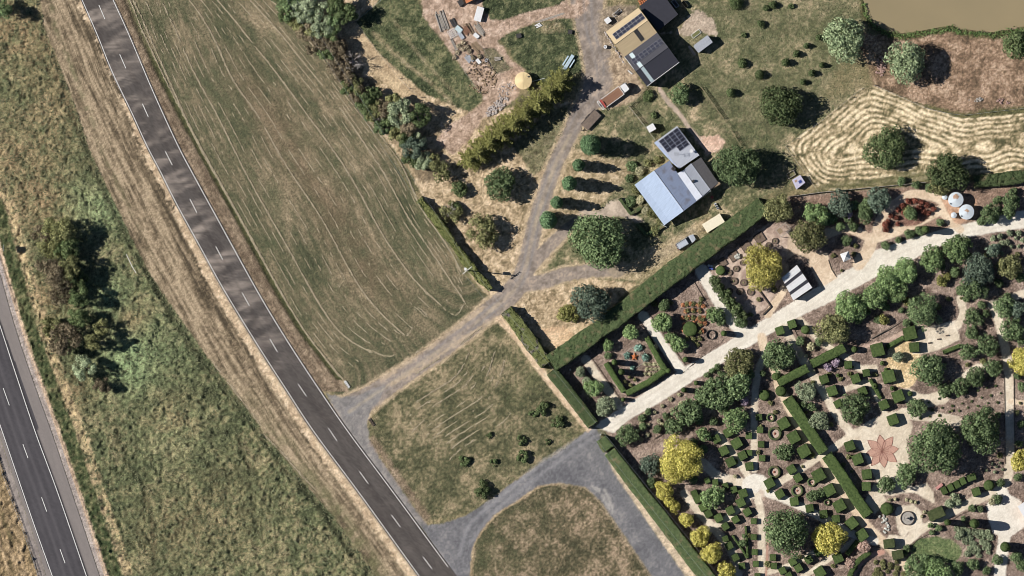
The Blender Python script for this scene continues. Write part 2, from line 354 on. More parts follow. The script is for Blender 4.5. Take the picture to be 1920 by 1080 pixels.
# shoulder strip and dark ditch
sh = np.where(rightroad & (sD > 0) & (Y < 735), 1.0, 0)*sst(0.5, 2.0, dRR)
put(full, sh, mixc(full, [(0.3, C(96, 80, 62)), (0.5, C(122, 104, 82)), (0.7, C(156, 134, 108))], 0.5*fbm(dRR/4, aRR/50, 4, 3)+0.5*fbm(X/6, Y/6, 5, 3)), 'roadside_verge')
put(full, (1-sst(4.0, 7.0, dD+EN*1.2))*np.where(Y < 712, 1, 0)*(sst(30, 140, Y)*.5+.5)*.9, mixc(full, [(0.3, C(52, 58, 32)), (0.7, C(82, 84, 48))], fbm(X/5, Y/5, 6, 3)), 'roadside_verge')
HT -= (1-sst(0, 9, dD))*np.where(Y < 712, .35, 0)
# --- second paddock and lower paddock
sl, m = poly([(735, 726), (800, 686), (930, 600), (945, 612), (1015, 700), (1095, 800), (1050, 842), (960, 902), (905, 945), (860, 968), (800, 975), (745, 905), (705, 835), (697, 790)],
     [(0.3, C(68, 70, 46)), (0.44, C(92, 90, 61)), (0.55, C(114, 106, 75)), (0.70, C(148, 131, 98))], 'paddock', 'grass', ns=(26, 4), seed=5, wob=3)
x, y = X[sl], Y[sl]; dd = (x*0.55+y*0.84); ff = fbm(dd/9+fbm(x/60, y/60, 2, 2)*6, (x*.84-y*.55)/90, 3, 3)
put(sl, m*np.clip(ff*3-1.4, 0, 1)*.5*(1-sst(930, 1010, x)), C(72, 76, 48)); put(sl, m*np.clip(fbm(x/24, y/24, 7, 3)*3-1.6, 0, 1)*.5*sst(900, 1010, x), C(104, 106, 68))
sl, m = poly([(885, 1095), (884, 1035), (897, 1000), (927, 966), (968, 940), (1010, 912), (1050, 907), (1096, 914), (1128, 944), (1168, 1002), (1222, 1082), (1250, 1130), (890, 1130)],
     [(0.28, C(66, 65, 45)), (0.42, C(87, 81, 57)), (0.54, C(110, 98, 72)), (0.70, C(154, 132, 104))], 'paddock', 'grass', ns=(22, 3.5), seed=9, wob=3)
put(sl, m*np.clip(1-(X[sl]-900+(Y[sl]-980)*.2)/170, 0, 1)*.6*np.clip(fbm(X[sl]/20, Y[sl]/20, 3, 3)*2.2-.4, 0, 1), C(80, 84, 54))
HT[sl] += m*(fbm(X[sl]/5, Y[sl]/5, 4, 3)-0.5)*0.18
line([(884, 1080), (886, 1030), (900, 998), (930, 965), (970, 938), (1012, 911), (1050, 906)], 7, [(0.3, C(150, 126, 90)), (0.7, C(190, 164, 126))], amp=2.5, strength=.8)
line([(1050, 906), (1096, 914), (1128, 944), (1168, 1002), (1225, 1085)], 7, [(0.3, C(120, 106, 80)), (0.7, C(160, 140, 110))], amp=2.5, strength=.8)
# --- farm ground: dry grass, yard dirt, lawns
DRY = [(0.25, C(108, 94, 66)), (0.42, C(148, 127, 94)), (0.55, C(182, 157, 120)), (0.72, C(208, 183, 148))]
GRN = [(0.25, C(42, 51, 32)), (0.42, C(62, 71, 44)), (0.55, C(84, 91, 58)), (0.72, C(124, 120, 82))]
DIRT = [(0.25, C(128, 104, 84)), (0.45, C(158, 132, 110)), (0.6, C(178, 150, 128)), (0.75, C(198, 172, 150))]
GREY = [(0.25, C(122, 116, 114)), (0.45, C(144, 137, 133)), (0.6, C(158, 150, 144)), (0.75, C(174, 164, 154))]
LAWN = [(0.26, C(68, 74, 46)), (0.40, C(92, 95, 62)), (0.52, C(116, 112, 78)), (0.66, C(156, 140, 104)), (0.8, C(192, 168, 132))]
poly([(515, -40), (690, -40), (800, 60), (905, 190), (900, 240), (860, 300), (800, 345), (775, 330), (725, 262), (660, 180), (590, 82)], DRY, 'dry_grass', 'dirt', seed=3)
poly([(760, 300), (850, 265), (900, 215), (990, 195), (1095, 185), (1070, 255), (1018, 380), (990, 480), (930, 570), (905, 548), (850, 460), (790, 370)], DRY, 'dry_grass', 'dirt', seed=4, wob=4)
poly([(1000, 330), (1060, 275), (1085, 250), (1075, 190), (1030, 205), (960, 270), (980, 300)], GRN, 'lawn', seed=2, strength=.75, wob=6)
poly([(665, 42), (705, 7), (725, -40), (780, -40), (782, 0), (795, 32), (825, 70), (865, 125), (902, 172), (905, 190), (880, 210), (842, 195), (800, 178), (755, 142), (715, 105), (695, 82)], GRN, 'lawn', 'grass', seed=5, ns=(16, 3), wob=3)
line([(700, 62), (760, 118), (820, 165), (850, 200)], 7, DRY, amp=3, strength=.5, soft=4); line([(740, 40), (800, 120), (860, 180)], 5, DRY, amp=3, strength=.35, soft=4)
poly([(640, 50), (665, 42), (715, 105), (755, 142), (800, 182), (835, 215), (800, 210), (740, 170), (690, 125), (650, 88)], [(0.3, C(156, 132, 98)), (0.7, C(196, 170, 130))], 'dry_grass', 'dirt', seed=6)
poly([(782, -40), (1060, -40), (1090, 25), (1040, 30), (960, 45), (925, 70), (945, 90), (955, 110), (985, 130), (972, 180), (940, 205), (905, 222), (880, 262), (850, 290), (815, 268), (840, 235), (880, 212), (906, 190), (902, 172), (865, 125), (825, 70), (795, 32)], DIRT, 'farm_yard', 'dirt', seed=7)
poly([(898, -40), (1065, -40), (1060, 2), (1040, 12), (985, 25), (945, 38), (922, 38), (906, 18)], GRN, 'lawn', 'grass', seed=8)
poly([(935, 72), (965, 55), (1040, 36), (1078, 32), (1092, 60), (1094, 130), (1060, 152), (1010, 160), (985, 130), (962, 112), (958, 95)], GRN, 'lawn', 'grass', seed=9)
poly([(905, 92), (930, 90), (945, 110), (960, 128), (930, 140), (915, 120)], GRN, 'lawn', 'grass', seed=9, strength=.7)
poly([(1000, 45), (1040, 38), (1060, 55), (1020, 62)], DRY, soft=6, amp=6, strength=.45)
# lawns round house and shed
poly([(1135, 170), (1160, 200), (1220, 165), (1280, 60), (1290, -40), (1620, -40), (1622, 40), (1600, 100), (1622, 160), (1545, 222), (1475, 270), (1500, 330), (1430, 370), (1205, 540), (1100, 515), (1010, 520), (1010, 440), (1040, 330), (1070, 270), (1095, 215)], LAWN, 'lawn', 'grass', ns=(26, 4), seed=6, wob=5)
sl, m = poly([(1280, 20), (1480, -40), (1620, -40), (1622, 40), (1600, 100), (1622, 160), (1520, 235), (1440, 240), (1300, 200)], LAWN, ns=(34, 4), seed=12, wob=10, strength=.55)
put(sl, m*np.clip(fbm(X[sl]/30, Y[sl]/30, 3, 4)*3-1.3, 0, 1)*.7, C(86, 90, 58))
for pts in ([(1320, 105), (1300, 145), (1330, 150), (1420, 200), (1480, 250), (1440, 330), (1380, 260), (1300, 190)], [(1140, 205), (1220, 190), (1240, 240), (1200, 250)]): poly(pts, GRN, soft=9, amp=8, strength=.55, wob=12, seed=4)
poly([(1010, 520), (1010, 440), (1030, 360), (1070, 275), (1120, 290), (1200, 310), (1150, 360), (1110, 410), (1060, 450)], DRY, 'dry_grass', 'dirt', soft=5, wob=5, strength=.8, seed=8)
poly([(1190, 530), (1130, 515), (1110, 500), (1170, 500), (1215, 470), (1270, 440), (1330, 400), (1345, 420), (1290, 470), (1240, 505)], DRY, soft=6, wob=5, strength=.6, seed=5)
poly([(955, 575), (1005, 545), (1100, 522), (1195, 530), (1115, 605), (1035, 660), (1000, 625)], DRY, 'dry_grass', 'dirt', seed=3)
poly([(1003, 620), (1035, 610), (1075, 615), (1070, 640), (1035, 662), (1015, 640)], [(0.3, C(196, 158, 118)), (0.7, C(222, 190, 150))], amp=5, seed=3, strength=.8)
poly([(1272, 60), (1290, 30), (1310, 15), (1340, 40), (1345, 70), (1312, 60), (1290, 70), (1260, 62), (1240, 62)], [(0.3, C(150, 132, 112)), (0.7, C(184, 164, 142))], 'farm_yard', 'dirt', amp=5, seed=5)
poly([(1300, 258), (1345, 252), (1362, 265), (1350, 282), (1325, 290)], [(0.3, C(186, 148, 124)), (0.7, C(212, 178, 154))], 'farm_yard', 'dirt', amp=3)
line([(1236, 166), (1252, 190), (1275, 215), (1292, 240), (1312, 262)], 8, [(0.3, C(152, 136, 122)), (0.7, C(190, 166, 146))], 'farm_yard', 'gravel', amp=1.5)
poly([(1125, 395), (1145, 378), (1170, 372), (1188, 400), (1208, 415), (1195, 418), (1165, 404), (1130, 410), (1080, 405), (1090, 392)], [(0.3, C(150, 134, 118)), (0.7, C(196, 176, 154))], 'gravel_driveway', 'gravel', amp=3, soft=3)
# dam surroundings
poly([(1600, 60), (1700, 70), (1790, 50), (1990, 45), (1990, 212), (1925, 205), (1800, 217), (1740, 200), (1680, 175), (1640, 160), (1625, 130)], [(0.25, C(88, 72, 54)), (0.42, C(118, 95, 72)), (0.56, C(146, 117, 91)), (0.72, C(180, 152, 124))], 'pond_bank', 'grass', ns=(20, 3), seed=5, wob=4)
poly([(1575, 120), (1625, 105), (1640, 160), (1580, 180), (1540, 190)], [(0.3, C(100, 96, 62)), (0.7, C(140, 124, 86))], soft=9, amp=5, strength=.7)
line([(1618, -20), (1622, 30), (1658, 60), (1690, 68), (1730, 62), (1786, 52), (1800, 60), (1862, 66), (1906, 58), (1990, 50)], 13, [(0.3, C(62, 62, 36)), (0.7, C(106, 100, 62))], 'pond_bank', amp=4, soft=3)
line([(1740, 206), (1800, 222), (1860, 214), (1925, 208), (1985, 200)], 20, [(0.3, C(70, 74, 44)), (0.7, C(110, 104, 64))], 'pond_bank', amp=5, soft=4)
WATER = [(1617, -48), (1619, 0), (1624, 28), (1640, 45), (1662, 57), (1690, 63), (1730, 57), (1785, 47), (1800, 55), (1860, 60), (1905, 52), (1925, 46), (1988, 42), (1988, -48)]
sl = sub(1600, -50, 1990, 80, 5); sp = psdf(np.array(WATER, float), X[sl], Y[sl])+EN[sl]*1.5
HT[sl] = np.where(sp < 6, np.interp(sp, [-30, -3, 1, 6], [-1.4, -0.45, -.12, 0.15]), HT[sl])
# hay field: concentric swaths
HAY = [(1475, 272), (1545, 223), (1612, 168), (1640, 162), (1680, 178), (1740, 203), (1800, 222), (1870, 218), (1990, 204), (1990, 332), (1900, 322), (1830, 330), (1790, 345), (1735, 342), (1640, 350), (1540, 358), (1522, 345), (1498, 300)]
sl = sub(1475, 160, 1990, 360, 10); x, y = X[sl], Y[sl]
sp = psdf(np.array(HAY, float), x, y); m = 1-sst(-1.5, 1.5, sp+EN[sl]*2)
sw_ = -sp+(fbm(x/45, y/45, 3, 3)-.5)*16
kk = np.hanning(27)[1:-1]; kk /= kk.sum(); pd = np.pad(sw_, 12, mode='edge'); pd = np.apply_along_axis(lambda r: np.convolve(r, kk, 'valid'), 1, pd); sw_ = np.apply_along_axis(lambda r: np.convolve(r, kk, 'valid'), 0, pd); sw_ = sw_+(fbm(x/30, y/30, 8, 3)-.5)*6; ban = (0.5+0.5*np.cos(sw_/9.5*2*pi))*np.clip(2.6*fbm(x/20, y/10, 9, 4)-.45, 0, 1)
nh = 0.33*ban+0.44*fbm(x/7, y/7, 4, 4)+0.26*vn(x/2.4, y/2.4, 2)+.03-0.08*(fbm(x/40, y/40, 6, 3)-.5)*4
put(sl, m, mixc(sl, [(0.24, C(82, 80, 52)), (0.38, C(116, 106, 72)), (0.50, C(166, 146, 108)), (0.62, C(206, 184, 144)), (0.78, C(228, 208, 170))], nh), 'hay_field', 'dirt')
HT[sl] += m*ban*0.05*fbm(x/5, y/5, 3, 2)
put(sl, m*(1-sst(-16, -3, -np.abs(sp+8)-0))*0, C(0, 0, 0))
poly([(1700, 322), (1640, 335), (1540, 345), (1535, 358), (1640, 350), (1740, 342), (1800, 348), (1840, 330), (1780, 318)], [(0.3, C(74, 78, 46)), (0.7, C(110, 106, 66))], 'hay_field', amp=4, soft=4, strength=.8)
line([(520, -20), (560, 30), (600, 75), (640, 125), (690, 195), (740, 235), (785, 285), (800, 320)], 42, [(0.3, C(74, 66, 52)), (0.5, C(104, 90, 70)), (0.75, C(150, 128, 98))], 'dry_grass', 'dirt', amp=5, soft=6, strength=.8)
# --- farm driveways
TR = [(0.25, C(114, 102, 92)), (0.45, C(133, 120, 109)), (0.6, C(149, 134, 121)), (0.75, C(170, 150, 130))]
drvA = [(655, 772, 62), (690, 748, 44), (740, 714, 36), (800, 674, 34), (860, 630, 34), (920, 582, 36), (962, 545, 40), (984, 506, 34), (998, 445, 30), (1012, 392, 29), (1040, 312, 28), (1064, 262, 28), (1086, 215, 32), (1112, 180, 46), (1126, 140, 58), (1116, 90, 50), (1105, 48, 48), (1098, -50, 80)]
EDG = [(0.3, C(160, 138, 106)), (0.7, C(204, 178, 142))]
line([(p[0], p[1], p[2]+12) for p in drvA], 0, EDG, amp=3, soft=3, strength=.75)
drvC = [(980, 530, 34), (1010, 530, 28), (1060, 515, 26), (1110, 508, 24), (1160, 508, 22)]
drvB = [(976, 520, 30), (1010, 482, 24), (1040, 452, 22), (1062, 430, 20), (1085, 412, 18)]
for d_ in (drvB, drvC): line([(p[0], p[1], p[2]+9) for p in d_], 0, EDG, amp=3, soft=3, strength=.7)
for d_ in (drvA, drvC, drvB): line(d_, 0, TR, 'gravel_driveway', 'gravel', amp=2.2, soft=2, flat=True, ns=(12, 3))
line([(1150, 508, 22), (1200, 500, 20), (1250, 475, 18), (1300, 440, 18)], 0, [(0.3, C(136, 122, 98)), (0.7, C(176, 156, 124))], amp=4, soft=5, strength=.6)
poly([(612, 738), (640, 745), (668, 742), (700, 728), (725, 722), (712, 748), (694, 772), (688, 795), (692, 822), (712, 858), (745, 905), (775, 950), (802, 986), (786, 986), (740, 928), (652, 808)], [(0.3, C(110, 106, 104)), (0.5, C(125, 120, 117)), (0.75, C(146, 138, 131))], 'gravel_driveway', 'gravel', amp=2.5, flat=True)
line([(1095, -10), (1085, 18), (1040, 24), (1000, 32), (960, 46), (925, 66), (905, 80)], 24, DIRT, 'farm_yard', 'dirt', amp=3)
poly([(1140, 110), (1160, 90), (1210, 165), (1190, 190), (1140, 205), (1130, 190), (1150, 160)], [(0.3, C(124, 104, 82)), (0.5, C(152, 130, 104)), (0.7, C(190, 166, 134))], 'farm_yard', 'dirt', amp=5, soft=4)
poly([(1125, 20), (1160, 8), (1195, 12), (1140, 62), (1150, 90), (1128, 95), (1122, 60)], [(0.3, C(104, 92, 76)), (0.6, C(146, 128, 106)), (0.8, C(180, 160, 132))], 'farm_yard', 'dirt', amp=5, soft=4)
# wheel ruts on the farm drive
sl = sub(650, -50, 1140, 780, 5); x, y = X[sl], Y[sl]; d, al, sg, wd = pline(cat(drvA, 4).tolist(), x, y)
mr_ = np.exp(-((d-6.5)/3)**2)*.5*np.clip(fbm(al/60, d/8, 3, 2)*2-.3, 0, 1); put(sl, mr_, C(128, 126, 128))
put(sl, np.exp(-(d/3.5)**2)*.45*np.clip(fbm(x/14, y/14, 6, 3)*2.4-.5, 0, 1)*(y > 250), C(186, 168, 138))
# --- paved driveway into the garden
PV = [(788, 985), (830, 982), (875, 966), (920, 936), (960, 906), (1010, 872), (1060, 840), (1100, 808), (1119, 800), (1126, 822), (1140, 855), (1158, 890), (1185, 935), (1232, 1003), (1290, 1085), (1330, 1130), (1262, 1130), (1222, 1080), (1168, 1000), (1128, 942), (1097, 913), (1050, 905), (1010, 911), (967, 940), (926, 966), (897, 1000), (884, 1035), (880, 1090), (884, 1130), (892, 1130)]
PVS = [(0.25, C(88, 87, 91)), (0.45, C(103, 102, 105)), (0.6, C(115, 113, 115)), (0.78, C(136, 132, 130))]
poly(PV[:-1]+[(870, 1130), (852, 1081)], PVS, 'paved_driveway', 'gravel', amp=1.6, flat=True, ns=(30, 3), seed=4)
line([(1115, 806), (1060, 838), (1000, 880), (930, 940), (880, 985), (862, 1040)], 7, [(0.3, C(136, 135, 138)), (0.7, C(150, 147, 148))], amp=2, soft=4, strength=.5)
line([(1125, 812), (1070, 850), (1000, 900), (925, 962), (880, 1020)], 6, [(0.3, C(136, 134, 137)), (0.7, C(150, 148, 148))], amp=2, soft=4, strength=.45)
line([(1120, 850), (1160, 925), (1230, 1030), (1270, 1090)], 14, [(0.3, C(100, 99, 103)), (0.7, C(110, 109, 113))], amp=2, soft=6, strength=.5)
for pts in ([(1112, 912), (1126, 925), (1150, 962), (1135, 920)],): line(pts, 6, [(0.3, C(170, 164, 156)), (0.7, C(186, 178, 168))], amp=4, soft=3, strength=.5)
poly([(1128, 828), (1150, 868), (1172, 898), (1220, 965), (1310, 1085), (1345, 1130), (1325, 1130), (1285, 1080), (1228, 998), (1180, 928), (1150, 885)], [(0.25, C(150, 134, 112)), (0.5, C(188, 166, 138)), (0.75, C(218, 194, 160))], 'dry_grass', 'dirt', amp=2.5, seed=3)
line([(935, 598), (958, 620), (985, 655), (1012, 692), (1048, 738), (1102, 802)], 13, [(0.25, C(176, 148, 116)), (0.6, C(206, 178, 144)), (0.8, C(222, 198, 166))], 'dry_grass', 'dirt', amp=2.2)
for pts in ([(735, 722), (800, 682), (860, 640), (930, 596)], [(715, 712), (780, 668), (850, 620), (905, 578)]): line(pts, 6, EDG, amp=4, soft=3, strength=.6)
line([(700, 825), (735, 880), (800, 970)], 14, [(0.3, C(112, 92, 72)), (0.6, C(146, 122, 98)), (0.8, C(180, 154, 126))], amp=5, soft=4, strength=.7)
# --- the garden: mulch beds then gravel paths
GARD = [(1046, 690), (1120, 640), (1254, 540), (1440, 402), (1480, 368), (1740, 347), (1830, 345), (1990, 325), (1990, 1130), (1372, 1130), (1335, 1080), (1142, 816), (1122, 795)]
MUL = [(0.25, C(96, 79, 68)), (0.45, C(126, 106, 93)), (0.6, C(147, 125, 110)), (0.75, C(172, 150, 133))]
poly(GARD, MUL, 'garden_bed', 'mulch', amp=1.5, ns=(16, 2.4), seed=8)
mm = fbm(X/60, Y/60, 9, 3); sl, m = poly([(1480, 370), (1900, 335), (1960, 400), (1760, 430), (1600, 440), (1480, 410)], [(0.3, C(108, 84, 66)), (0.7, C(164, 130, 106))], ns=(14, 2.4), strength=.6)
WH = [(0.25, C(200, 190, 174)), (0.5, C(211, 202, 186)), (0.75, C(220, 212, 197))]
CR = [(0.25, C(184, 167, 143)), (0.5, C(203, 187, 162)), (0.75, C(218, 204, 181))]
TAN = [(0.25, C(182, 156, 128)), (0.5, C(204, 179, 148)), (0.75, C(218, 197, 168))]
def gp(pts, w, st=CR, amp=1.1, **k): line(pts, w, st, 'gravel_path', 'gravel', amp=amp, soft=1.3, flat=True, ns=(14, 2.4), **k)
def gpoly(pts, st=CR, amp=1.3, **k): poly(pts, st, 'gravel_path', 'gravel', amp=amp, soft=1.3, flat=True, ns=(14, 2.4), **k)
gpoly([(1133, 806), (1118, 800), (1128, 788), (1157, 770), (1210, 735), (1280, 690), (1330, 662), (1435, 597), (1500, 558), (1540, 533), (1600, 500), (1640, 470), (1700, 450), (1760, 432), (1800, 422), (1850, 410), (1990, 378), (1990, 412), (1920, 428), (1850, 438), (1800, 448), (1740, 470), (1690, 500), (1640, 520), (1560, 565), (1510, 588), (1440, 628), (1370, 672), (1300, 714), (1235, 756), (1180, 786), (1150, 812)], WH)
gp([(1098, 674), (1120, 706), (1160, 760)], 16, CR); gp([(1206, 592), (1235, 635), (1282, 700)], 18, WH)
gp([(1316, 508), (1338, 546), (1362, 586), (1394, 624)], 25, WH)
gpoly([(1505, 470), (1552, 474), (1558, 500), (1570, 520), (1540, 540), (1528, 520)], TAN)
gp([(1548, 440), (1580, 428), (1608, 434), (1634, 448), (1665, 440), (1700, 427), (1738, 408), (1764, 393), (1770, 380), (1748, 368), (1712, 364), (1690, 374), (1668, 390), (1650, 412), (1644, 436)], 17, TAN)
gp([(1634, 448), (1628, 468), (1610, 495)], 24, TAN); gp([(1765, 395), (1785, 418), (1800, 430)], 16, TAN)
gp([(1505, 475), (1548, 440)], 18, TAN); gpoly([(1440, 452), (1490, 430), (1500, 470), (1470, 490), (1440, 470)], TAN, strength=.7)
sl = sub(1130, 380, 1990, 810, 5); x_, y_ = X[sl], Y[sl]; d_, a_, s_, w_ = pline([(1145, 797), (1250, 727), (1400, 632), (1510, 572), (1620, 498), (1720, 455), (1800, 433), (1900, 415), (1990, 394)], x_, y_); put(sl, np.exp(-((d_-6)/2.2)**2)*.45*np.clip(fbm(a_/40, d_/6, 4, 3)*2-.3, 0, 1), C(190, 178, 160))
# potted garden paving
poly([(1335, 500), (1440, 418), (1480, 430), (1470, 520), (1440, 575), (1400, 600), (1345, 520)], [(0.3, C(150, 126, 112)), (0.7, C(196, 172, 152))], 'garden_bed', 'gravel', amp=1.5)
gp([(1472, 500), (1470, 540), (1452, 570), (1440, 590)], 14, TAN)
# lower garden
gp([(1428, 632), (1436, 662), (1452, 690), (1462, 730)], 17, TAN); gp([(1436, 660), (1424, 690), (1416, 730), (1414, 800), (1414, 880)], 13, CR)
gp([(1462, 728), (1490, 785), (1525, 835), (1545, 862), (1580, 920), (1620, 980), (1652, 1012), (1690, 1050), (1725, 1100), (1740, 1130)], 17, TAN)
gp([(1470, 615), (1500, 665), (1540, 728), (1572, 782), (1600, 818)], 16, CR); gp([(1500, 600), (1540, 640), (1560, 655)], 12, CR)
gp([(1695, 772), (1650, 786), (1600, 815), (1552, 846), (1507, 876), (1462, 904), (1430, 922)], 13, CR)
gp([(1346, 815), (1372, 848), (1398, 885), (1412, 905)], 13, CR); gp([(1318, 868), (1345, 892), (1380, 902), (1412, 915)], 18, CR)
gpoly(ell(1417, 912, 26, 24), WH); poly(ell(1427, 929, 12, 10), [(0.3, C(168, 138, 118)), (0.7, C(206, 180, 156))], amp=3, soft=3, strength=.7)
gp([(1420, 930), (1428, 975), (1428, 1040), (1430, 1130)], 14, CR); gp([(1440, 925), (1480, 940), (1545, 972), (1600, 1002), (1640, 1015)], 15, WH)
gp([(1408, 928), (1380, 958), (1345, 985), (1330, 995)], 13, CR); gp([(1283, 925), (1310, 960), (1340, 992), (1362, 1020), (1380, 1055), (1390, 1130)], 15, CR)
gp([(1280, 835), (1260, 850)], 14, TAN); gp([(1435, 1075), (1475, 1062), (1520, 1040), (1560, 1020)], 10, CR); gp([(1500, 1085), (1560, 1045), (1600, 1015)], 10, CR)
gp([(1440, 1010), (1436, 1080)], 4, [(0.3, C(160, 120, 100)), (0.7, C(184, 142, 122))])
gpoly([(1585, 812), (1640, 788), (1695, 770), (1712, 800), (1700, 830), (1706, 862), (1690, 905), (1712, 912), (1738, 905), (1750, 925), (1752, 945), (1735, 935), (1715, 924), (1690, 925), (1665, 935), (1652, 950), (1640, 965), (1630, 930), (1648, 915), (1640, 895), (1618, 850), (1600, 830)], CR)
gpoly([(1640, 905), (1655, 930), (1640, 960), (1622, 940)], CR)
poly(ell(1694, 682, 34, 46), [(0.3, C(180, 152, 104)), (0.55, C(206, 178, 130)), (0.8, C(222, 198, 154))], 'dry_grass', 'grass', amp=3)
gpoly([(1722, 618), (1792, 600), (1800, 636), (1770, 652), (1738, 662), (1712, 664), (1706, 650)], CR); gp([(1800, 560), (1806, 585), (1796, 610)], 14, CR)
gp([(1620, 650), (1660, 640), (1710, 615), (1740, 604)], 8, [(0.3, C(166, 136, 120)), (0.7, C(196, 168, 148))])
gp([(1580, 665), (1610, 690), (1640, 690)], 13, CR); gp([(1585, 730), (1625, 718), (1640, 735), (1660, 775)], 11, CR)
gp([(1700, 740), (1730, 752), (1768, 745)], 24, CR); gp([(1768, 742), (1800, 712), (1830, 688), (1850, 690)], 10, CR)
gp([(1695, 775), (1750, 782), (1795, 790)], 20, CR, strength=.85)
gp([(1862, 570), (1872, 600), (1882, 640), (1890, 690), (1892, 760), (1894, 820), (1893, 870), (1886, 905), (1868, 922), (1830, 938), (1780, 962), (1730, 990), (1700, 1015), (1675, 1030)], 17, CR)
gp([(1894, 752), (1990, 765)], 10, TAN); gp([(1860, 575), (1890, 560), (1990, 530)], 15, CR)
gp([(1880, 925), (1888, 970), (1880, 1030), (1868, 1130)], 22, WH); gpoly([(1850, 945), (1880, 920), (1915, 940), (1925, 985), (1890, 1010), (1862, 1000), (1852, 970)], WH)
gpoly(ell(1706, 968, 29, 30), CR); gp([(1690, 995), (1672, 1018)], 26, CR)
poly([(1655, 928), (1672, 930), (1700, 925), (1728, 932), (1738, 955), (1748, 975), (1730, 982), (1728, 960), (1712, 945), (1690, 950), (1670, 945)], MUL, 'garden_bed', 'mulch', amp=1.2)
poly([(1646, 968), (1668, 962), (1680, 965), (1680, 985), (1690, 1005), (1668, 1002), (1648, 985)], MUL, 'garden_bed', 'mulch', amp=1.2)
poly(ell(1756, 1032, 48, 26, rot=.1), [(0.3, C(74, 92, 52)), (0.55, C(96, 110, 66)), (0.8, C(140, 142, 94))], 'lawn', 'grass', amp=2.5, ns=(24, 3))
gp([(1655, 1035), (1632, 1042), (1612, 1058), (1598, 1085), (1592, 1130)], 9, [(0.3, C(178, 130, 110)), (0.7, C(204, 158, 138))])
sl, m = poly(ell(1716, 406, 32, 16, rot=-.35), [(0.3, C(110, 76, 62)), (0.7, C(150, 112, 94))], 'garden_bed', 'mulch', amp=1.0)
poly([(1764, 372), (1780, 362), (1830, 372), (1835, 400), (1800, 420), (1790, 418), (1778, 400)], [(0.3, C(156, 118, 90)), (0.7, C(192, 150, 118))], 'garden_bed', 'dirt', amp=1.0)
# asphalt hollows
for pl in (np.r_[RL[::3], RR[::-3]],):
    sl = sub(100, -60, 920, 1160, 0); s = psdf(pl, X[sl], Y[sl]); HT[sl] = np.where(s < 5, -0.06, HT[sl])
HWL = cat([(-52, 655), (-28, 740), (4, 830), (31, 912), (62, 1000), (90, 1090), (105, 1140)], 5)     # left edge of sealed surface
HWR = cat([(-30, 400), (-12, 470), (7, 540), (30, 620), (62, 715), (97, 812), (140, 940), (187, 1082), (205, 1140)], 5)
hwpoly = np.r_[np.array([(-75, 380)]), HWR, np.array([(100, 1140)]), HWL[::-1], np.array([(-75, 600)])]
sl = sub(-75, 380, 215, 1140, 30); x, y = X[sl], Y[sl]
# barrier strips and outer verge of the highway
dh, ah, sh_, _ = pline(HWR.tolist(), x, y); right = sh_ < 0
put(sl, np.where(right, 1-sst(9, 12, dh+EN[sl]*1.5), 0), mixc(sl, [(0.3, C(138, 126, 120)), (0.7, C(172, 158, 148))], fbm(x/6, y/6, 2, 3)), 'roadside_verge', 'dirt')
put(sl, np.where(right, sst(8, 10, dh)*(1-sst(15, 18, dh+EN[sl]*2)), 0)*.9, mixc(sl, [(0.3, C(166, 138, 112)), (0.7, C(196, 168, 140))], fbm(x/6, y/6, 4, 3)), 'roadside_verge', 'dirt')
put(sl, np.where(right, sst(16, 19, dh+EN[sl]*2)*(1-sst(38, 44, dh+EN[sl]*3)), 0)*.92, mixc(sl, [(0.3, C(46, 58, 32)), (0.5, C(66, 76, 44)), (0.72, C(110, 106, 70))], fbm(x/7, y/7, 5, 4)), 'roadside_verge', 'grass')
put(sl, np.where(right, sst(40, 44, dh+EN[sl]*3)*(1-sst(58, 64, dh+EN[sl]*3)), 0)*.8*np.clip(fbm(x/10, y/10, 5, 3)*2.6-.7, 0, 1), C(178, 152, 112), 'roadside_verge', 'grass')
put(sl, np.where(right, np.exp(-((dh-52-6*sst(700, 1000, y))/3.0)**2), 0)*.75*np.clip(fbm(x/10, y/10, 7, 3)*2.8-.5, 0, 1), C(182, 160, 112))
sp = psdf(hwpoly, x, y); HT[sl] = np.where(sp < 14, -0.06, HT[sl])
sl2 = sub(-75, 600, 110, 1140, 10); x, y = X[sl2], Y[sl2]; dl, al, sl_, _ = pline(HWL.tolist(), x, y); left = sl_ > 0
put(sl2, np.where(left, 1.0, 0), mixc(sl2, [(0.3, C(96, 84, 56)), (0.5, C(136, 114, 80)), (0.7, C(172, 146, 108))], .5*fbm(dl/5, al/60, 3, 3)+.5*fbm(x/7, y/7, 4, 3)), 'roadside_verge', 'grass')
put(sl2, np.where(left, 1-sst(12, 16, dl+EN[sl2]*2), 0), mixc(sl2, [(0.3, C(122, 112, 106)), (0.7, C(150, 138, 130))], fbm(x/6, y/6, 4, 3)), 'roadside_verge', 'gravel')
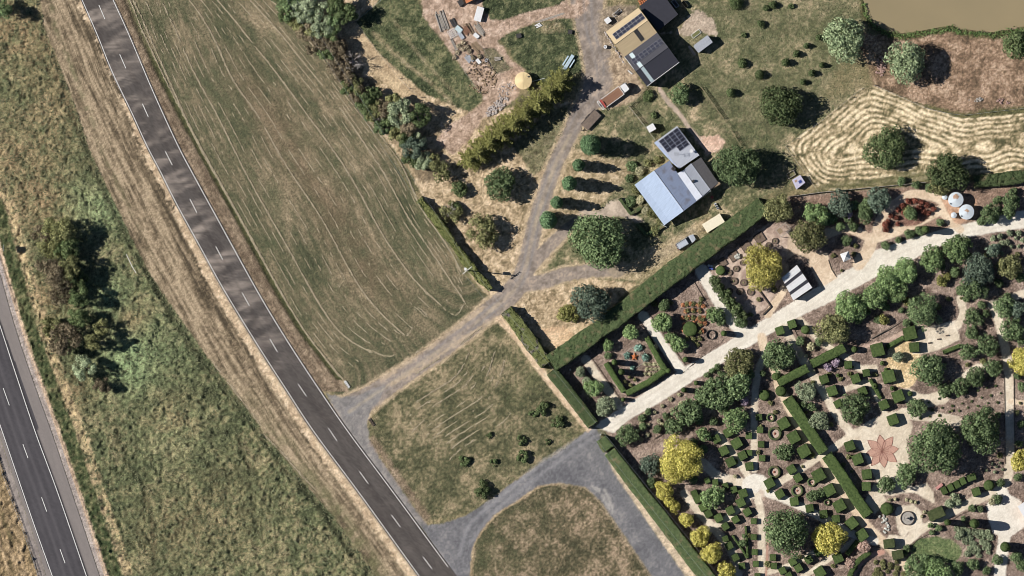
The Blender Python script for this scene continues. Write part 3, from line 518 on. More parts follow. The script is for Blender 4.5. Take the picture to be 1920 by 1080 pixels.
# fine grain
ga = np.where((MT == MI['gravel']) | (MT == MI['asphalt']), .12, .42); COLR *= (1-ga/2+ga*RNG.random((H_, W_)))[..., None]
gr = COLR.mean(-1, keepdims=True); COLR = gr+(COLR-gr)*.82; COLR = np.clip(COLR, 0.005, 0.85)
HT = np.clip(HT, -1.5, 0.8)
def build_ground():
    idx = np.arange(H_*W_).reshape(H_, W_)
    quads = np.stack([idx[1:, :-1], idx[1:, 1:], idx[:-1, 1:], idx[:-1, :-1]], -1).reshape(-1, 4)
    fl = LAB[:-1, :-1].ravel(); fm = MT[:-1, :-1].ravel()
    wx = (X.ravel()-960)*M_PX; wy = (540-Y.ravel())*M_PX; wz = HT.ravel(); ct = COLR.reshape(-1, 3)
    for li, nm in enumerate(LABN):
        q = quads[fl == li]
        if len(q) == 0: continue
        u, inv = np.unique(q, return_inverse=True); q2 = inv.reshape(-1, 4)
        mats = [G[k] for k in MATN]
        me = mesh_np(nm, np.c_[wx[u], wy[u], wz[u]], q2, mats, fm[fl == li], True, ct[u])
        setp(link(nm, me), kind='structure')
build_ground()
# land beyond, as one ring of big faces that meets the detailed sheet
x0, x1 = (gx[0]-960)*M_PX, (gx[-1]-960)*M_PX; y0, y1 = (540-gy[-1])*M_PX, (540-gy[0])*M_PX; B = 4000
Vb = [(-B, -B, -.3), (B, -B, -.3), (B, B, -.3), (-B, B, -.3), (x0+.5, y0+.5, -.3), (x1-.5, y0+.5, -.3), (x1-.5, y1-.5, -.3), (x0+.5, y1-.5, -.3)]
Fb = [(0, 1, 5, 4), (1, 2, 6, 5), (2, 3, 7, 6), (3, 0, 4, 7)]
setp(link('terrain', mesh_np('terrain', Vb, Fb, G['grass'], tint=np.tile(C(118, 108, 76), (8, 1)))), kind='structure')
# pond water
wm, n_, l_, b_ = nodes('pond_water'); b_.inputs['Roughness'].default_value = 0.18; b_.inputs['Specular IOR Level'].default_value = 0.25
tn = n_.new('ShaderNodeTexNoise'); tn.inputs['Detail'].default_value = 5; tn.inputs['Scale'].default_value = 0.10; tcn = n_.new('ShaderNodeTexCoord'); l_.new(tcn.outputs['Object'], tn.inputs['Vector'])
mxn = n_.new('ShaderNodeMix'); mxn.data_type = 'RGBA'; l_.new(tn.outputs['Fac'], mxn.inputs[0]); mxn.inputs[6].default_value = (*C(128, 117, 92), 1); mxn.inputs[7].default_value = (*C(142, 128, 100), 1); l_.new(mxn.outputs[2], b_.inputs['Base Color'])
tw = n_.new('ShaderNodeTexNoise'); tw.inputs['Scale'].default_value = 1.4; l_.new(tcn.outputs['Object'], tw.inputs['Vector']); bw = n_.new('ShaderNodeBump'); bw.inputs['Strength'].default_value = .12; l_.new(tw.outputs['Fac'], bw.inputs['Height']); l_.new(bw.outputs[0], b_.inputs['Normal'])
pw = [W(*p) for p in [(1590, -49), (1590, 20), (1640, 85), (1800, 80), (1985, 75), (1985, -49)]]
me = bpy.data.meshes.new('pond_water'); me.from_pydata([(p[0], p[1], -0.22) for p in pw][::-1], [], [list(range(6))]); me.materials.append(wm)
o = link('pond_water', me); setp(o, kind='structure')

# ------------------------------------------------------------------ sealed roads and markings
white = mat_plain('road_paint', (0.52, 0.51, 0.49), 0.25, 3.0, 0.7)
def strip(name, A, B, nu, nv, z, mat, tintf=None, parent=None, org=(0, 0, 0)):
    A = resample(A, nu); B = resample(B, nu); t = np.linspace(0, 1, nv)
    P = A[:, None, :2]*(1-t)[None, :, None]+B[:, None, :2]*t[None, :, None]
    u = np.r_[0, np.cumsum(np.hypot(*np.diff((A+B)[:, :2]/2, axis=0).T))][:, None]+0*t[None, :]; v = 0*u+t[None, :]
    V = np.c_[((P[..., 0]-960)*M_PX).ravel(), ((540-P[..., 1])*M_PX).ravel(), np.full(nu*nv, z)]
    i = np.arange(nu*nv).reshape(nu, nv); F = np.stack([i[:-1, :-1], i[1:, :-1], i[1:, 1:], i[:-1, 1:]], -1).reshape(-1, 4)
    p = V[F[0]]; nz = np.cross(p[1]-p[0], p[2]-p[0])[2]
    if nz < 0: F = F[:, ::-1]
    tint = tintf(u, v, P).reshape(-1, 3) if tintf else None
    o = link(name, mesh_np(name, V-np.array(org), F, mat, tint=tint), parent)
    return o
def offs(pts, d):
    pts = np.asarray(pts, float)[:, :2]; t = np.gradient(pts, axis=0); t /= np.hypot(*t.T)[:, None]; return pts+np.c_[-t[:, 1], t[:, 0]]*d
def tint_rural(u, v, P):
    py = P[..., 1]
    base = mixc(None, [(0.3, C(66, 61, 59)), (0.7, C(84, 79, 76))], fbm(u/60, v*6, 3, 3)*.6+.4*vn(u/3, v*30, 2))
    a = np.clip(fbm(u/16+v*1.6, v*1.0, 5, 4)*3.2-1.5, 0, 1)*np.clip(vn(u/4, v*2.0, 4)*1.6, 0, 1)
    fade = np.interp(py, [-60, 540, 690, 700, 1100], [1, 1, .6, .12, .06])*np.interp(v, [0, .1, .6, 1], [1, 1, .75, .4])
    a = (a*fade*.9)[..., None]; base = base*(1-a)+C(158, 146, 136)*a
    for vc in (.26, .74): w = (np.exp(-((v-vc)/.1)**2)*.18)[..., None]; base = base*(1-w)+C(92, 86, 82)*w
    w = (np.exp(-((v-.5)/.05)**2)*.22)[..., None]; base = base*(1-w)+C(58, 55, 54)*w
    return base
road = strip('country_road', offs(RL, 2.6), offs(RR, -2.6), 420, 30, 0.03, G['asphalt'], tint_rural); setp(road, kind='structure')
strip('edge_line', offs(RL, .75), offs(RL, -.75), 160, 2, 0.045, white, parent=road)
RR2 = RR[RR[:, 1] < 1072]
strip('edge_line', offs(RR2, .75), offs(RR2, -.75), 160, 2, 0.045, white, parent=road)
for a, b in (((185.5, 9.5), (196.5, 35.5)), ((224.5, 102), (236, 128)), ((267, 194.5), (278, 219)), ((310, 284), (323, 309.5)), ((356, 373), (369, 398.5)), ((404.5, 462), (417.5, 486.5)), ((454, 549), (467.5, 573)), ((506, 635.5), (520, 659.5)), ((559, 720), (574.5, 743)), ((616, 803), (632, 827)), ((674, 884), (690.5, 907)), ((734, 965.5), (750.5, 988)), ((793, 1044), (810, 1066.5))):
    q = np.array([a, b], float); strip('centre_dash', offs(q, .75), offs(q, -.75), 2, 2, 0.046, white, parent=road)
HL = cat([(-40, 690), (-22, 735), (4.5, 810), (30, 885), (62.5, 980), (98, 1080), (118, 1140)], 6)
HR = cat([(-68, 410), (-35, 508), (0, 611), (27.5, 695), (66, 810), (107.5, 922), (162, 1080), (183, 1140)], 6)
def tint_hw(u, v, P):
    dl, _, s1, _ = pline(HL[::3].tolist(), P[..., 0], P[..., 1]); dr, _, s2, _ = pline(HR[::3].tolist(), P[..., 0], P[..., 1])
    nn = fbm(u/40, v*14, 3, 3)*.6+vn(u/3, v*30, 4)*.4
    nn = nn*.35+.32; lane = mixc(None, [(0.3, C(58, 56, 59)), (0.7, C(80, 77, 80))], nn)
    for dc in (10, 24, 38, 49):
        w = (np.exp(-((dr-dc)/3)**2)*(.35 if dc in (24, 38) else .15))[..., None]; lane = lane*(1-w)+C(98, 94, 96)*w
    shd = mixc(None, [(0.3, C(112, 106, 103)), (0.7, C(130, 122, 118))], nn)
    outside = ((s2 < 0) & (dr > 3+6*sst(560, 800, P[..., 1])-6*sst(800, 812, P[..., 1]))) | ((s1 > 0) & (dl > 2))
    c = np.where(outside[..., None], shd, lane)
    e = (np.exp(-((dr-2-0*v)/2.2)**2)*(s2 < 0))[..., None]; return c*(1-e)+C(52, 50, 52)*e
HWLx = cat([(-130, 480), (-92, 560), (-52, 655), (-28, 740), (4, 830), (31, 912), (62, 1000), (90, 1090), (105, 1140)], 5)
LFT = cat([(-110, 430), (-78, 560), (-45, 680), (-20, 758), (4, 830), (31, 912), (62, 1000), (90, 1090), (106, 1140)], 5)
hw = strip('highway', LFT, HWR, 260, 60, 0.03, G['asphalt'], tint_hw); setp(hw, kind='structure')
strip('edge_line', offs(HL, .8), offs(HL, -.8), 90, 2, 0.045, white, parent=hw); strip('edge_line', offs(HR, .8), offs(HR, -.8), 90, 2, 0.045, white, parent=hw)
for a, b in (((-32, 625), (-22, 657)), ((6, 727.5), (17.5, 760)), ((43, 833), (52.5, 859)), ((78, 932.5), (87.5, 959)), ((112.5, 1029.5), (122, 1056))):
    q = np.array([a, b], float); strip('centre_dash', offs(q, .75), offs(q, -.75), 2, 2, 0.046, white, parent=hw)
# ------------------------------------------------------------------ labels by what stands nearby
LMK = {
 'white truck': (1152, 178), 'cream water tank': (981, 151), 'big shed': (1205, 88), 'blue roofed house': (1265, 345), 'silver car': (1286, 454),
 'cream trailer': (1338, 418), 'picnic table': (1066, 117), 'muddy pond': (1760, 20), 'power pole': (875, 505), 'striped white shed': (1494, 530), 'twin tanks': (1801, 386),
 'pyramid canopy': (1584, 481), 'rusty star': (1190, 669), 'brick star paving': (1654, 846), 'stone fountain': (1705, 970), 'grey caravan': (1318, 84),
 'tiny henhouse': (1497, 342), 'farm drive mouth': (640, 780), 'diamond sign': (185, 1030), 'oval lawn': (1756, 1032), 'gravel crossing': (1417, 912), 'triangle bed': (1395, 1018),
 'red flower bed': (1716, 406), 'straw circle': (1694, 682), 'upper walk hedge': (1510, 797), 'lower walk hedge': (1590, 910), 'garden entrance': (1120, 806), 'farm drive fork': (985, 510), 'flat trailer': (1108, 225),
}
SECT = ['right of', 'below right of', 'below', 'below left of', 'left of', 'above left of', 'above', 'above right of']
REG = []
def reg(o, desc, px, py, cat_, group=None): REG.append((o, desc, px, py)); setp(o, None, cat_, group); return o
ORD = ['', 'second', 'third', 'fourth', 'fifth', 'sixth', 'seventh', 'eighth', 'ninth', 'tenth', 'eleventh', 'twelfth', 'thirteenth', 'fourteenth', 'fifteenth']
def finish_labels():
    by = {}
    for r in REG: by.setdefault(r[1], []).append(r)
    for desc, L in by.items():
        if len(L) == 1:
            o, d, px, py = L[0]; ln, lp = min(LMK.items(), key=lambda kv: hypot(kv[1][0]-px, kv[1][1]-py)); o['label'] = f"{desc}, {SECT[int(round(atan2(py-lp[1], px-lp[0])/(pi/4))) % 8]} the {ln}"; continue
        for o, d, px, py in L:
            best = None
            for ln, lp in LMK.items():
                dist = hypot(lp[0]-px, lp[1]-py)
                s = int(round(atan2(py-lp[1], px-lp[0])/(pi/4))) % 8
                rank = sum(1 for q in L if int(round(atan2(q[3]-lp[1], q[2]-lp[0])/(pi/4))) % 8 == s and hypot(q[2]-lp[0], q[3]-lp[1]) < dist)
                sc = dist+rank*55
                if best is None or sc < best[0]: best = (sc, ln, s, rank)
            sc, ln, s, rank = best
            o['label'] = f"{desc}, {'nearest' if rank == 0 else ORD[min(rank, 14)]+' nearest'} {SECT[s]} the {ln}"

# ------------------------------------------------------------------ leaves
def leaf(a, b, **k):
    g = 1.0 if max(b) > .33 else 2.1
    return mat_leaf('leaves_'+k.pop('n'), tuple(v*g*.95 for v in a), tuple(v*g*1.1 for v in b), **k)
LEAF = {
 'green': leaf((.034, .052, .024), (.112, .148, .070), n='green'), 'dark': leaf((.026, .040, .016), (.082, .102, .046), n='dark'),
 'bright': leaf((.055, .085, .036), (.150, .200, .086), n='bright'), 'yellow': leaf((.30, .29, .055), (.80, .71, .23), n='yellow', trans=.3, hue=.08),
 'grey': leaf((.075, .092, .055), (.195, .22, .14), n='grey'), 'blue': leaf((.032, .046, .034), (.100, .128, .092), n='blue'),
 'brown': leaf((.050, .040, .026), (.14, .115, .075), n='brown'), 'olive': leaf((.050, .055, .024), (.15, .148, .068), n='olive'),
 'conifer': leaf((.085, .095, .03), (.40, .39, .14), n='conifer', hue=.12), 'cypress': leaf((.030, .058, .030), (.095, .145, .072), n='cypress'),
 'box': leaf((.030, .055, .012), (.072, .115, .028), n='box', hue=.18), 'hedge': leaf((.036, .060, .020), (.095, .135, .048), n='hedge', hue=.1),
 'pale': leaf((.075, .10, .055), (.19, .225, .13), n='pale'), 'pink': leaf((.34, .22, .17), (.66, .50, .42), n='pink'), 'white': leaf((.62, .62, .56), (.90, .90, .84), n='white'),
 'orange': leaf((.45, .20, .10), (.70, .36, .20), n='orange'), 'gold': leaf((.17, .17, .04), (.60, .53, .17), n='gold', trans=.3, hue=.06), 'red': leaf((.06, .028, .02), (.16, .055, .038), n='red'), 'cream': leaf((.40, .38, .22), (.66, .62, .42), n='cream'),
 'mauve': leaf((.14, .11, .14), (.30, .24, .28), n='mauve'), 'agave': leaf((.06, .11, .09), (.17, .25, .20), n='agave'), 'straw': leaf((.28, .23, .15), (.52, .44, .31), n='straw', trans=0), 'tuft': leaf((.032, .037, .020), (.080, .082, .047), n='tuft', trans=.1),
}
BARK = mat_plain('bark', (.12, .10, .08), .3, 4.0, .9, bump=.4); PALEBARK = mat_plain('pale_bark', (.40, .36, .33), .25, 3.0, .9)
def unit(v): return v/(np.linalg.norm(v, axis=1, keepdims=True)+1e-9)
def cards(pos, nrm, size, asp=.6, tang=None, rng=RNG):
    n = len(pos); t = unit(np.cross(nrm, unit(rng.normal(size=(n, 3))))) if tang is None else unit(tang)
    b = unit(np.cross(nrm, t)); s = size[:, None] if hasattr(size, '__len__') else size
    nn = unit(nrm)*s*.12
    V = np.stack([pos-t*s*.5, pos-b*s*asp*.5+nn, pos+t*s*.5, pos+b*s*asp*.5+nn], 1).reshape(-1, 3)
    return V, np.arange(4*n).reshape(n, 4)
def blob_cards(cen, rad, n, leafs, rng, zb=.25, inner=.72, flat=.85, jit=.55):
    """leaf faces over a set of round clumps"""
    w = rad**2; k = rng.choice(len(cen), n, p=w/w.sum()); d = rng.normal(size=(n, 3)); d[:, 2] += zb; d = unit(d)
    r = rad[k]*rng.uniform(inner, 1.08, n); p = cen[k]+d*r[:, None]*np.array([1, 1, flat]); nr = unit(d+rng.normal(size=(n, 3))*jit+np.array([0, 0, .05]))
    return cards(p, nr, leafs*rng.uniform(.6, 1.35, n), .65, rng=rng)
def crown(R, H, base, seed, leafs=.5, dens=1.0, lumps=None, kind='round'):
    rng = np.random.default_rng(seed)
    if kind == 'round':
        nl = lumps or int(10+R*5); ph = rng.uniform(0, 6.28, 3); g = (np.arange(nl)+.5)/nl
        z = 1-g*1.25; th = np.arange(nl)*2.39996+rng.uniform(0, 6); rr = np.sqrt(np.clip(1-np.clip(z, -1, 1)**2, 0, 1))
        lr = R*rng.uniform(.17, .40, nl)*(1.15 if R < 2 else 1); ch = (H-base)/2; k = .78+rng.normal(size=nl)*.07
        cen = np.c_[(R-lr)*rr*np.cos(th)*k*1.25, (R-lr)*rr*np.sin(th)*k*1.25, (H+base)/2+(ch-lr*.8)*z*k*1.1]
        wob_ = 1+.13*np.sin(2*th+ph[0])+.10*np.sin(3*th+ph[1])+.06*np.sin(5*th+ph[2]); cen[:, :2] *= wob_[:, None]; cen[:, 2] *= 1+rng.normal(size=nl)*.10
        cen[:, 2] = np.maximum(cen[:, 2], lr*.55); cen = np.r_[cen, [[0, 0, (H+base)/2]]]; lr = np.r_[lr, min(R, ch)*.62]
        area = 2*pi*R*R+2*pi*R*ch
    elif kind == 'loose':
        nl = lumps or int(9+R*4); lr = R*rng.uniform(.2, .36, nl); th = rng.uniform(0, 2*pi, nl); q = np.sqrt(rng.uniform(0, 1, nl))*(R-lr)
        z = base+(H-base)*(rng.uniform(.35, .9, nl))*(1-.35*(q/R)**2); cen = np.c_[q*np.cos(th)*1.15, q*np.sin(th)*1.0, z]; area = 2*pi*R*R*1.1
        # several leaning limbs of foliage break the outline
    elif kind == 'column':
        nl = lumps or int(8+H*1.6); t = np.linspace(0.04, 1, nl); pr = np.interp(t, [0, .25, .6, .85, 1], [.75, 1, .9, .6, .18])*R
        lr = np.maximum(pr*.62, .18); th = np.arange(nl)*2.4; cen = np.c_[pr*.42*np.cos(th), pr*.42*np.sin(th), t*(H-lr*.5)]; area = 2*pi*R*H*1.4
    n = int(area/(leafs**2*.42)*2.1*dens)
    return blob_cards(cen, lr, n, leafs, rng, jit=.36)
def conifer_cards(R, H, seed, rng=None):
    rng = np.random.default_rng(seed); P = []; N = []; T = []
    nb = int(34+R*13)
    for i in range(nb):
        z = H*(.12+.86*(i/nb)**.9); L = R*(1-(z/H)**1.8*.92)*rng.uniform(.75, 1.15); a = i*2.39996+rng.normal()*.25
        m = max(4, int(L*7))
        for j in range(m):
            t = (j+.6)/m; d = np.array([cos(a), sin(a), .0]); side = np.array([-sin(a), cos(a), 0])
            for k in range(3):
                off = side*rng.normal()*.30*(1-t*.7)*L*.45; P.append(d*L*t+off+np.array([0, 0, z+.35*L*t*.6-.25*L*t*t+rng.normal()*.12])); N.append([rng.normal()*.35, rng.normal()*.35, 1]); T.append(d+side*rng.normal()*.7+np.array([0, 0, .3]))
    n = len(P); return cards(np.array(P), unit(np.array(N)), rng.uniform(.28, .62, n), .36, np.array(T), rng)
CM = {}
def crown_mesh(kind, leafk, R, H, base, seed, leafs, dens):
    key = (kind, leafk, round(R*4), round(H*2), seed % 4 if R < 2.2 else seed, round(leafs*100))
    if key not in CM:
        V, F = conifer_cards(R, H, seed) if kind == 'conifer' else crown(R, H, base, seed, leafs, dens, kind=kind)
        CM[key] = mesh_np('crown', V, F, LEAF[leafk])
    return CM[key]
TM = {}
def trunk_mesh(R, H, base, mat, seed=0):
    key = (round(R), round(H), mat.name)
    if key not in TM:
        rng = random.Random(int(R*10+H)); m = MB(); r = .06*R+.05; top = (0, 0, max(base, H*.35))
        m.tube((0, 0, -.1), top, r, 7, r*.7)
        for i in range(5):
            a = i*1.26+rng.uniform(-.3, .3); q = R*rng.uniform(.45, .7); mid = (q*.5*cos(a), q*.5*sin(a), top[2]+(H-top[2])*.28)
            m.tube(top, mid, r*.5, 5, r*.32); m.tube(mid, (q*cos(a), q*sin(a), top[2]+(H-top[2])*.5), r*.32, 5, r*.12)
        me = bpy.data.meshes.new('trunk'); me.from_pydata(m.v, [], m.f); me.materials.append(mat); TM[key] = me
    return TM[key]
SEED = [100]
def tree(desc, px, py, r, h, lk='green', kind='round', name='tree', cat_='tree', group=None, base=None, leafs=None, dens=1.0, bark=None, rot=None, label=None):
    SEED[0] += 1; R = r*M_PX; base = (h*.12 if kind == 'round' else h*.2) if base is None else base
    if leafs is None: leafs = .30+.05*min(R, 6)
    o = thing(name, px, py); o.rotation_euler = (0, 0, 0)
    cr = link('crown', crown_mesh(kind, lk, R, h, base, SEED[0], leafs, dens), o)
    cr.rotation_euler = (0, 0, random.uniform(0, 6.28) if rot is None else rot)
    link('trunk', trunk_mesh(R, h, base, bark or BARK), o)
    if label: setp(o, label, cat_, group)
    else: reg(o, desc, px, py, cat_, group)
    return o
def shrub(desc, px, py, r, h, lk='green', kind='round', name='shrub', cat_='shrub', group=None, leafs=None, dens=1.0, label=None):
    SEED[0] += 1; R = r*M_PX; leafs = leafs or (.16+.05*R)
    me = crown_mesh(kind, lk, R, h, .0, SEED[0], leafs, dens); x, y = W(px, py); o = link(name, me, None, (x, y, 0)); o.rotation_euler = (0, 0, random.uniform(0, 6.28))
    if label: setp(o, label, cat_, group)
    else: reg(o, desc, px, py, cat_, group)
    return o
# ------------------------------------------------------------------ clipped hedges
def hedge_mesh(pts, w, h, leafk='hedge', step=.4, cards_n=7.0, jit=.07, batter=.10, z0=0, leafs=.2, wj=0.0):
    """clipped hedge along a plan polyline (plan units; third value = width)"""
    pts = np.array([(p[0], p[1], (p[2] if len(p) > 2 else w)) for p in pts], float); n = max(2, int(plen(pts)*M_PX/step)+1)
    q = resample(pts, n); x = (q[:, 0]-960)*M_PX; y = (540-q[:, 1])*M_PX; hw = q[:, 2]*M_PX/2
    tx, ty = np.gradient(x), np.gradient(y); L = np.hypot(tx, ty); nx, ny = -ty/L, tx/L
    hw = hw*(1+(vn(np.arange(n)*.18, np.zeros(n), 4)-.5)*wj)
    m = max(4, int(hw.mean()*2/step)+1); prof = [(-1-batter*.5, 0), (-1-batter*.3, h*.5), (-1, h-.12)]+[(-1+.08+(2-.16)*k/(m-1), h) for k in range(m)]+[(1, h-.12), (1+batter*.3, h*.5), (1+batter*.5, 0)]
    rng = np.random.default_rng(int(abs(x[0]*13+y[0]*7))+5); V = []
    for (a, z) in prof: V.append(np.c_[x+nx*hw*a, y+ny*hw*a, np.full(n, z)])
    V = np.array(V); V += rng.normal(size=V.shape)*jit*.5*np.array([1, 1, 1]); V[0, :, 2] = V[-1, :, 2] = -.05
    k = len(prof); cen = np.array([x.mean(), y.mean(), 0]); Vf = V.reshape(-1, 3)-cen; i = np.arange(k*n).reshape(k, n)
    F = np.stack([i[:-1, :-1], i[:-1, 1:], i[1:, 1:], i[1:, :-1]], -1).reshape(-1, 4)
    caps = [[i[a, e], i[a+1, e], i[k-2-a, e], i[k-1-a, e]] for e in (0, n-1) for a in range(k//2-1)]
    F = np.r_[F, np.array(caps)]
    # leaf faces on top and flanks
    area = plen(np.c_[x, y])*(hw.mean()*2+h); nc = int(area*cards_n); a = rng.integers(2, k-2, nc); b = rng.integers(0, n-1, nc); u = rng.random((nc, 2))
    p = (V[a, b]*(1-u[:, :1])+V[a, b+1]*u[:, :1])*(1-u[:, 1:])+V[np.minimum(a+1, k-1), b]*u[:, 1:]-cen
    Vc, Fc = cards(p+rng.normal(size=p.shape)*.03+np.array([0, 0, .03]), unit(rng.normal(size=(nc, 3))*.6+np.array([0, 0, 1])), leafs*rng.uniform(.6, 1.4, nc), .7, rng=rng)
    return np.r_[Vf, Vc], np.r_[F, Fc+len(Vf)], cen
def hedge_col(name_):  # solid leafy surface: islands would be one colour, so shade it by noise
    m, n, l, b = nodes(name_); return m
def mat_clip(name, a, c, brown=None, scale=2.2):
    m, n, l, b = nodes(name); tc = n.new('ShaderNodeTexCoord'); oi = n.new('ShaderNodeObjectInfo'); g = n.new('ShaderNodeNewGeometry')
    t1 = n.new('ShaderNodeTexNoise'); t1.inputs['Scale'].default_value = scale; t1.inputs['Detail'].default_value = 7; l.new(tc.outputs['Object'], t1.inputs['Vector'])
    mr = n.new('ShaderNodeMapRange'); mr.inputs['From Min'].default_value = .35; mr.inputs['From Max'].default_value = .65; l.new(t1.outputs['Fac'], mr.inputs['Value'])
    ad = n.new('ShaderNodeMath'); ad.operation = 'MULTIPLY_ADD'; l.new(g.outputs['Random Per Island'], ad.inputs[0]); ad.inputs[1].default_value = .5; l.new(mr.outputs[0], ad.inputs[2])
    m2 = n.new('ShaderNodeMath'); m2.operation = 'MULTIPLY'; l.new(ad.outputs[0], m2.inputs[0]); m2.inputs[1].default_value = .75; m2.use_clamp = True
    mm = n.new('ShaderNodeMix'); mm.data_type = 'RGBA'; l.new(m2.outputs[0], mm.inputs[0]); mm.inputs[6].default_value = (*a, 1); mm.inputs[7].default_value = (*c, 1); out = mm.outputs[2]
    if brown is not None:
        t2 = n.new('ShaderNodeTexNoise'); t2.inputs['Scale'].default_value = .7; t2.inputs['Detail'].default_value = 8; l.new(tc.outputs['Object'], t2.inputs['Vector'])
        r2 = n.new('ShaderNodeMapRange'); r2.inputs['From Min'].default_value = .54; r2.inputs['From Max'].default_value = .72; l.new(t2.outputs['Fac'], r2.inputs['Value'])
        m3 = n.new('ShaderNodeMix'); m3.data_type = 'RGBA'; l.new(r2.outputs[0], m3.inputs[0]); l.new(out, m3.inputs[6]); m3.inputs[7].default_value = (*brown, 1); out = m3.outputs[2]
    r3 = n.new('ShaderNodeMapRange'); l.new(oi.outputs['Random'], r3.inputs['Value']); r3.inputs['To Min'].default_value = .82; r3.inputs['To Max'].default_value = 1.2
    sc = n.new('ShaderNodeVectorMath'); sc.operation = 'SCALE'; l.new(out, sc.inputs[0]); l.new(r3.outputs[0], sc.inputs['Scale']); l.new(sc.outputs[0], b.inputs['Base Color'])
    b.inputs['Roughness'].default_value = .8; b.inputs['Specular IOR Level'].default_value = .12
    bp = n.new('ShaderNodeBump'); bp.inputs['Strength'].default_value = .7; bp.inputs['Distance'].default_value = .15; l.new(t1.outputs['Fac'], bp.inputs['Height']); l.new(bp.outputs[0], b.inputs['Normal'])
    return m
CLIP = {'hedge': mat_clip('clipped_hedge', (.034, .054, .022), (.088, .115, .050), (.16, .13, .075)), 'box': mat_clip('clipped_box', (.030, .052, .016), (.080, .113, .038)),
        'dark': mat_clip('clipped_dark', (.030, .040, .016), (.075, .088, .038)), 'vine': mat_clip('clipped_vine', (.07, .085, .025), (.20, .21, .08)), 'mauve': mat_clip('clipped_mauve', (.06, .075, .028), (.15, .16, .06), (.18, .14, .17), 3.0)}
def hedge(label, pts, w, h, mk='hedge', cat_='hedge', group=None, name='hedge', **k):
    V, F, cen = hedge_mesh(pts, w, h, **k); me = mesh_np(name, V, F, CLIP[mk]); o = link(name, me, None, tuple(cen)); return setp(o, label, cat_, group)
BX = {}
def box_mesh(kind, var):
    key = (kind, var)
    if key in BX: return BX[key]
    rng = np.random.default_rng(var*7+len(kind)); V = []; F = []
    n = 5
    if kind in ('cube', 'rect'):
        def face(fn):
            b = len(V)
            for i in range(n+1):
                for j in range(n+1):
                    p = np.array(fn(i/n*2-1, j/n*2-1), float); r = .10; q = np.clip(p, -1+r, 1-r); d = p-q; L = np.linalg.norm(d); p = q+d/L*r if L > 1e-6 else p
                    V.append(p+rng.normal(size=3)*.022)
            for i in range(n):
                for j in range(n): F.append([b+i*(n+1)+j, b+(i+1)*(n+1)+j, b+(i+1)*(n+1)+j+1, b+i*(n+1)+j+1])
        face(lambda a, b: (a, b, 1)); face(lambda a, b: (1, a, b)); face(lambda a, b: (-1, -a, b)); face(lambda a, b: (-a, 1, b)); face(lambda a, b: (a, -1, b))
    elif kind in ('ball', 'dome', 'cone', 'post'):
        nu, nvv = 14, 8
        for i in range(nvv+1):
            t = i/nvv
            if kind == 'ball': rr = sin(pi*(.08+.92*(1-t))*.98+.02); z = cos(pi*(1-t))*1.0
            elif kind == 'dome': rr = [1, 1.02, 1.02, 1, .97, .9, .75, .45, .02][i]; z = [-1, -.6, -.2, .2, .5, .72, .88, .97, 1][i]
            elif kind == 'post': rr = [.86, .95, 1, 1, 1, .95, .85, .55, .02][i]; z = [-1, -.7, -.3, 0, .3, .6, .84, .96, 1][i]
            else: rr = [1, .98, .9, .78, .64, .5, .34, .18, .02][i]; z = -1+2*t
            for j in range(nu): a = 2*pi*j/nu; V.append(np.array([rr*cos(a), rr*sin(a), z])+rng.normal(size=3)*.03)
        for i in range(nvv):
            for j in range(nu): F.append([i*nu+j, i*nu+(j+1) % nu, (i+1)*nu+(j+1) % nu, (i+1)*nu+j])
    V = np.array(V); nc = 70; f = rng.integers(0, len(F), nc); F_ = np.array(F); w = rng.dirichlet(np.ones(4), nc); p = (V[F_[f]]*w[..., None]).sum(1); nr = unit(p*np.array([1, 1, .8])+rng.normal(size=(nc, 3))*.4)
    Vc, Fc = cards(p*1.015, nr, .20*rng.uniform(.6, 1.4, nc), .7, rng=rng)
    V2 = np.r_[V, Vc]; V2[:, 2] = (V2[:, 2]+1)/2
    BX[key] = mesh_np('clipped_'+kind, V2, np.r_[F_, Fc+len(V)], CLIP['dark' if kind == 'rect' else 'box'], smooth=False); return BX[key]
def topiary(desc, px, py, w, h, rot=0, kind='cube', d=None, name=None, group='clipped box topiary', mk=None, cat_='topiary'):
    SEED[0] += 1; me = box_mesh(kind, SEED[0] % 3); x, y = W(px, py); nm = name or {'cube': 'topiary_cube', 'rect': 'topiary_block', 'ball': 'topiary_ball', 'dome': 'topiary_dome', 'cone': 'topiary_cone', 'post': 'topiary_column'}[kind]
    o = link(nm, me, None, (x, y, 0)); o.scale = (w*M_PX/2, (d or w)*M_PX/2, h); o.rotation_euler = (0, 0, radians(rot)); reg(o, desc, px, py, cat_, group); return o
# ------------------------------------------------------------------ hedges round the garden
hedge('broad flat-topped clipped hedge running from the driveway corner up past the garden trailer', [(1034, 681, 34), (1075, 653, 33), (1145, 602, 34), (1200, 560, 36), (1250, 520, 37), (1305, 479, 37), (1350, 446, 36), (1400, 409, 35), (1432, 385, 33)], 36, 3.2, jit=.18, wj=.16, leafs=.24)
hedge('clipped hedge with mown top between the pale track and garden, ending at the entrance gap', [(1034, 696, 22), (1060, 728, 22), (1112, 796, 22)], 22, 2.6, jit=.1, wj=.05)
hedge('mauve flowering hedge at the end of the dry grass triangle', [(949, 582, 22), (972, 610, 24), (1000, 650, 25), (1024, 682, 24)], 24, 2.6, 'mauve', jit=.2, wj=.2, leafs=.3, cards_n=12)
hedge('short clipped hedge block just below the garden entrance gap', [(1127, 822, 20), (1141, 842, 23)], 22, 2.6, jit=.1)
hedge('long dark clipped hedge with browning top along the paved driveway', [(1143, 846, 23), (1190, 908, 24), (1236, 966, 26), (1285, 1030, 27), (1326, 1083, 28), (1370, 1140, 28)], 25, 2.6, jit=.1, wj=.1)
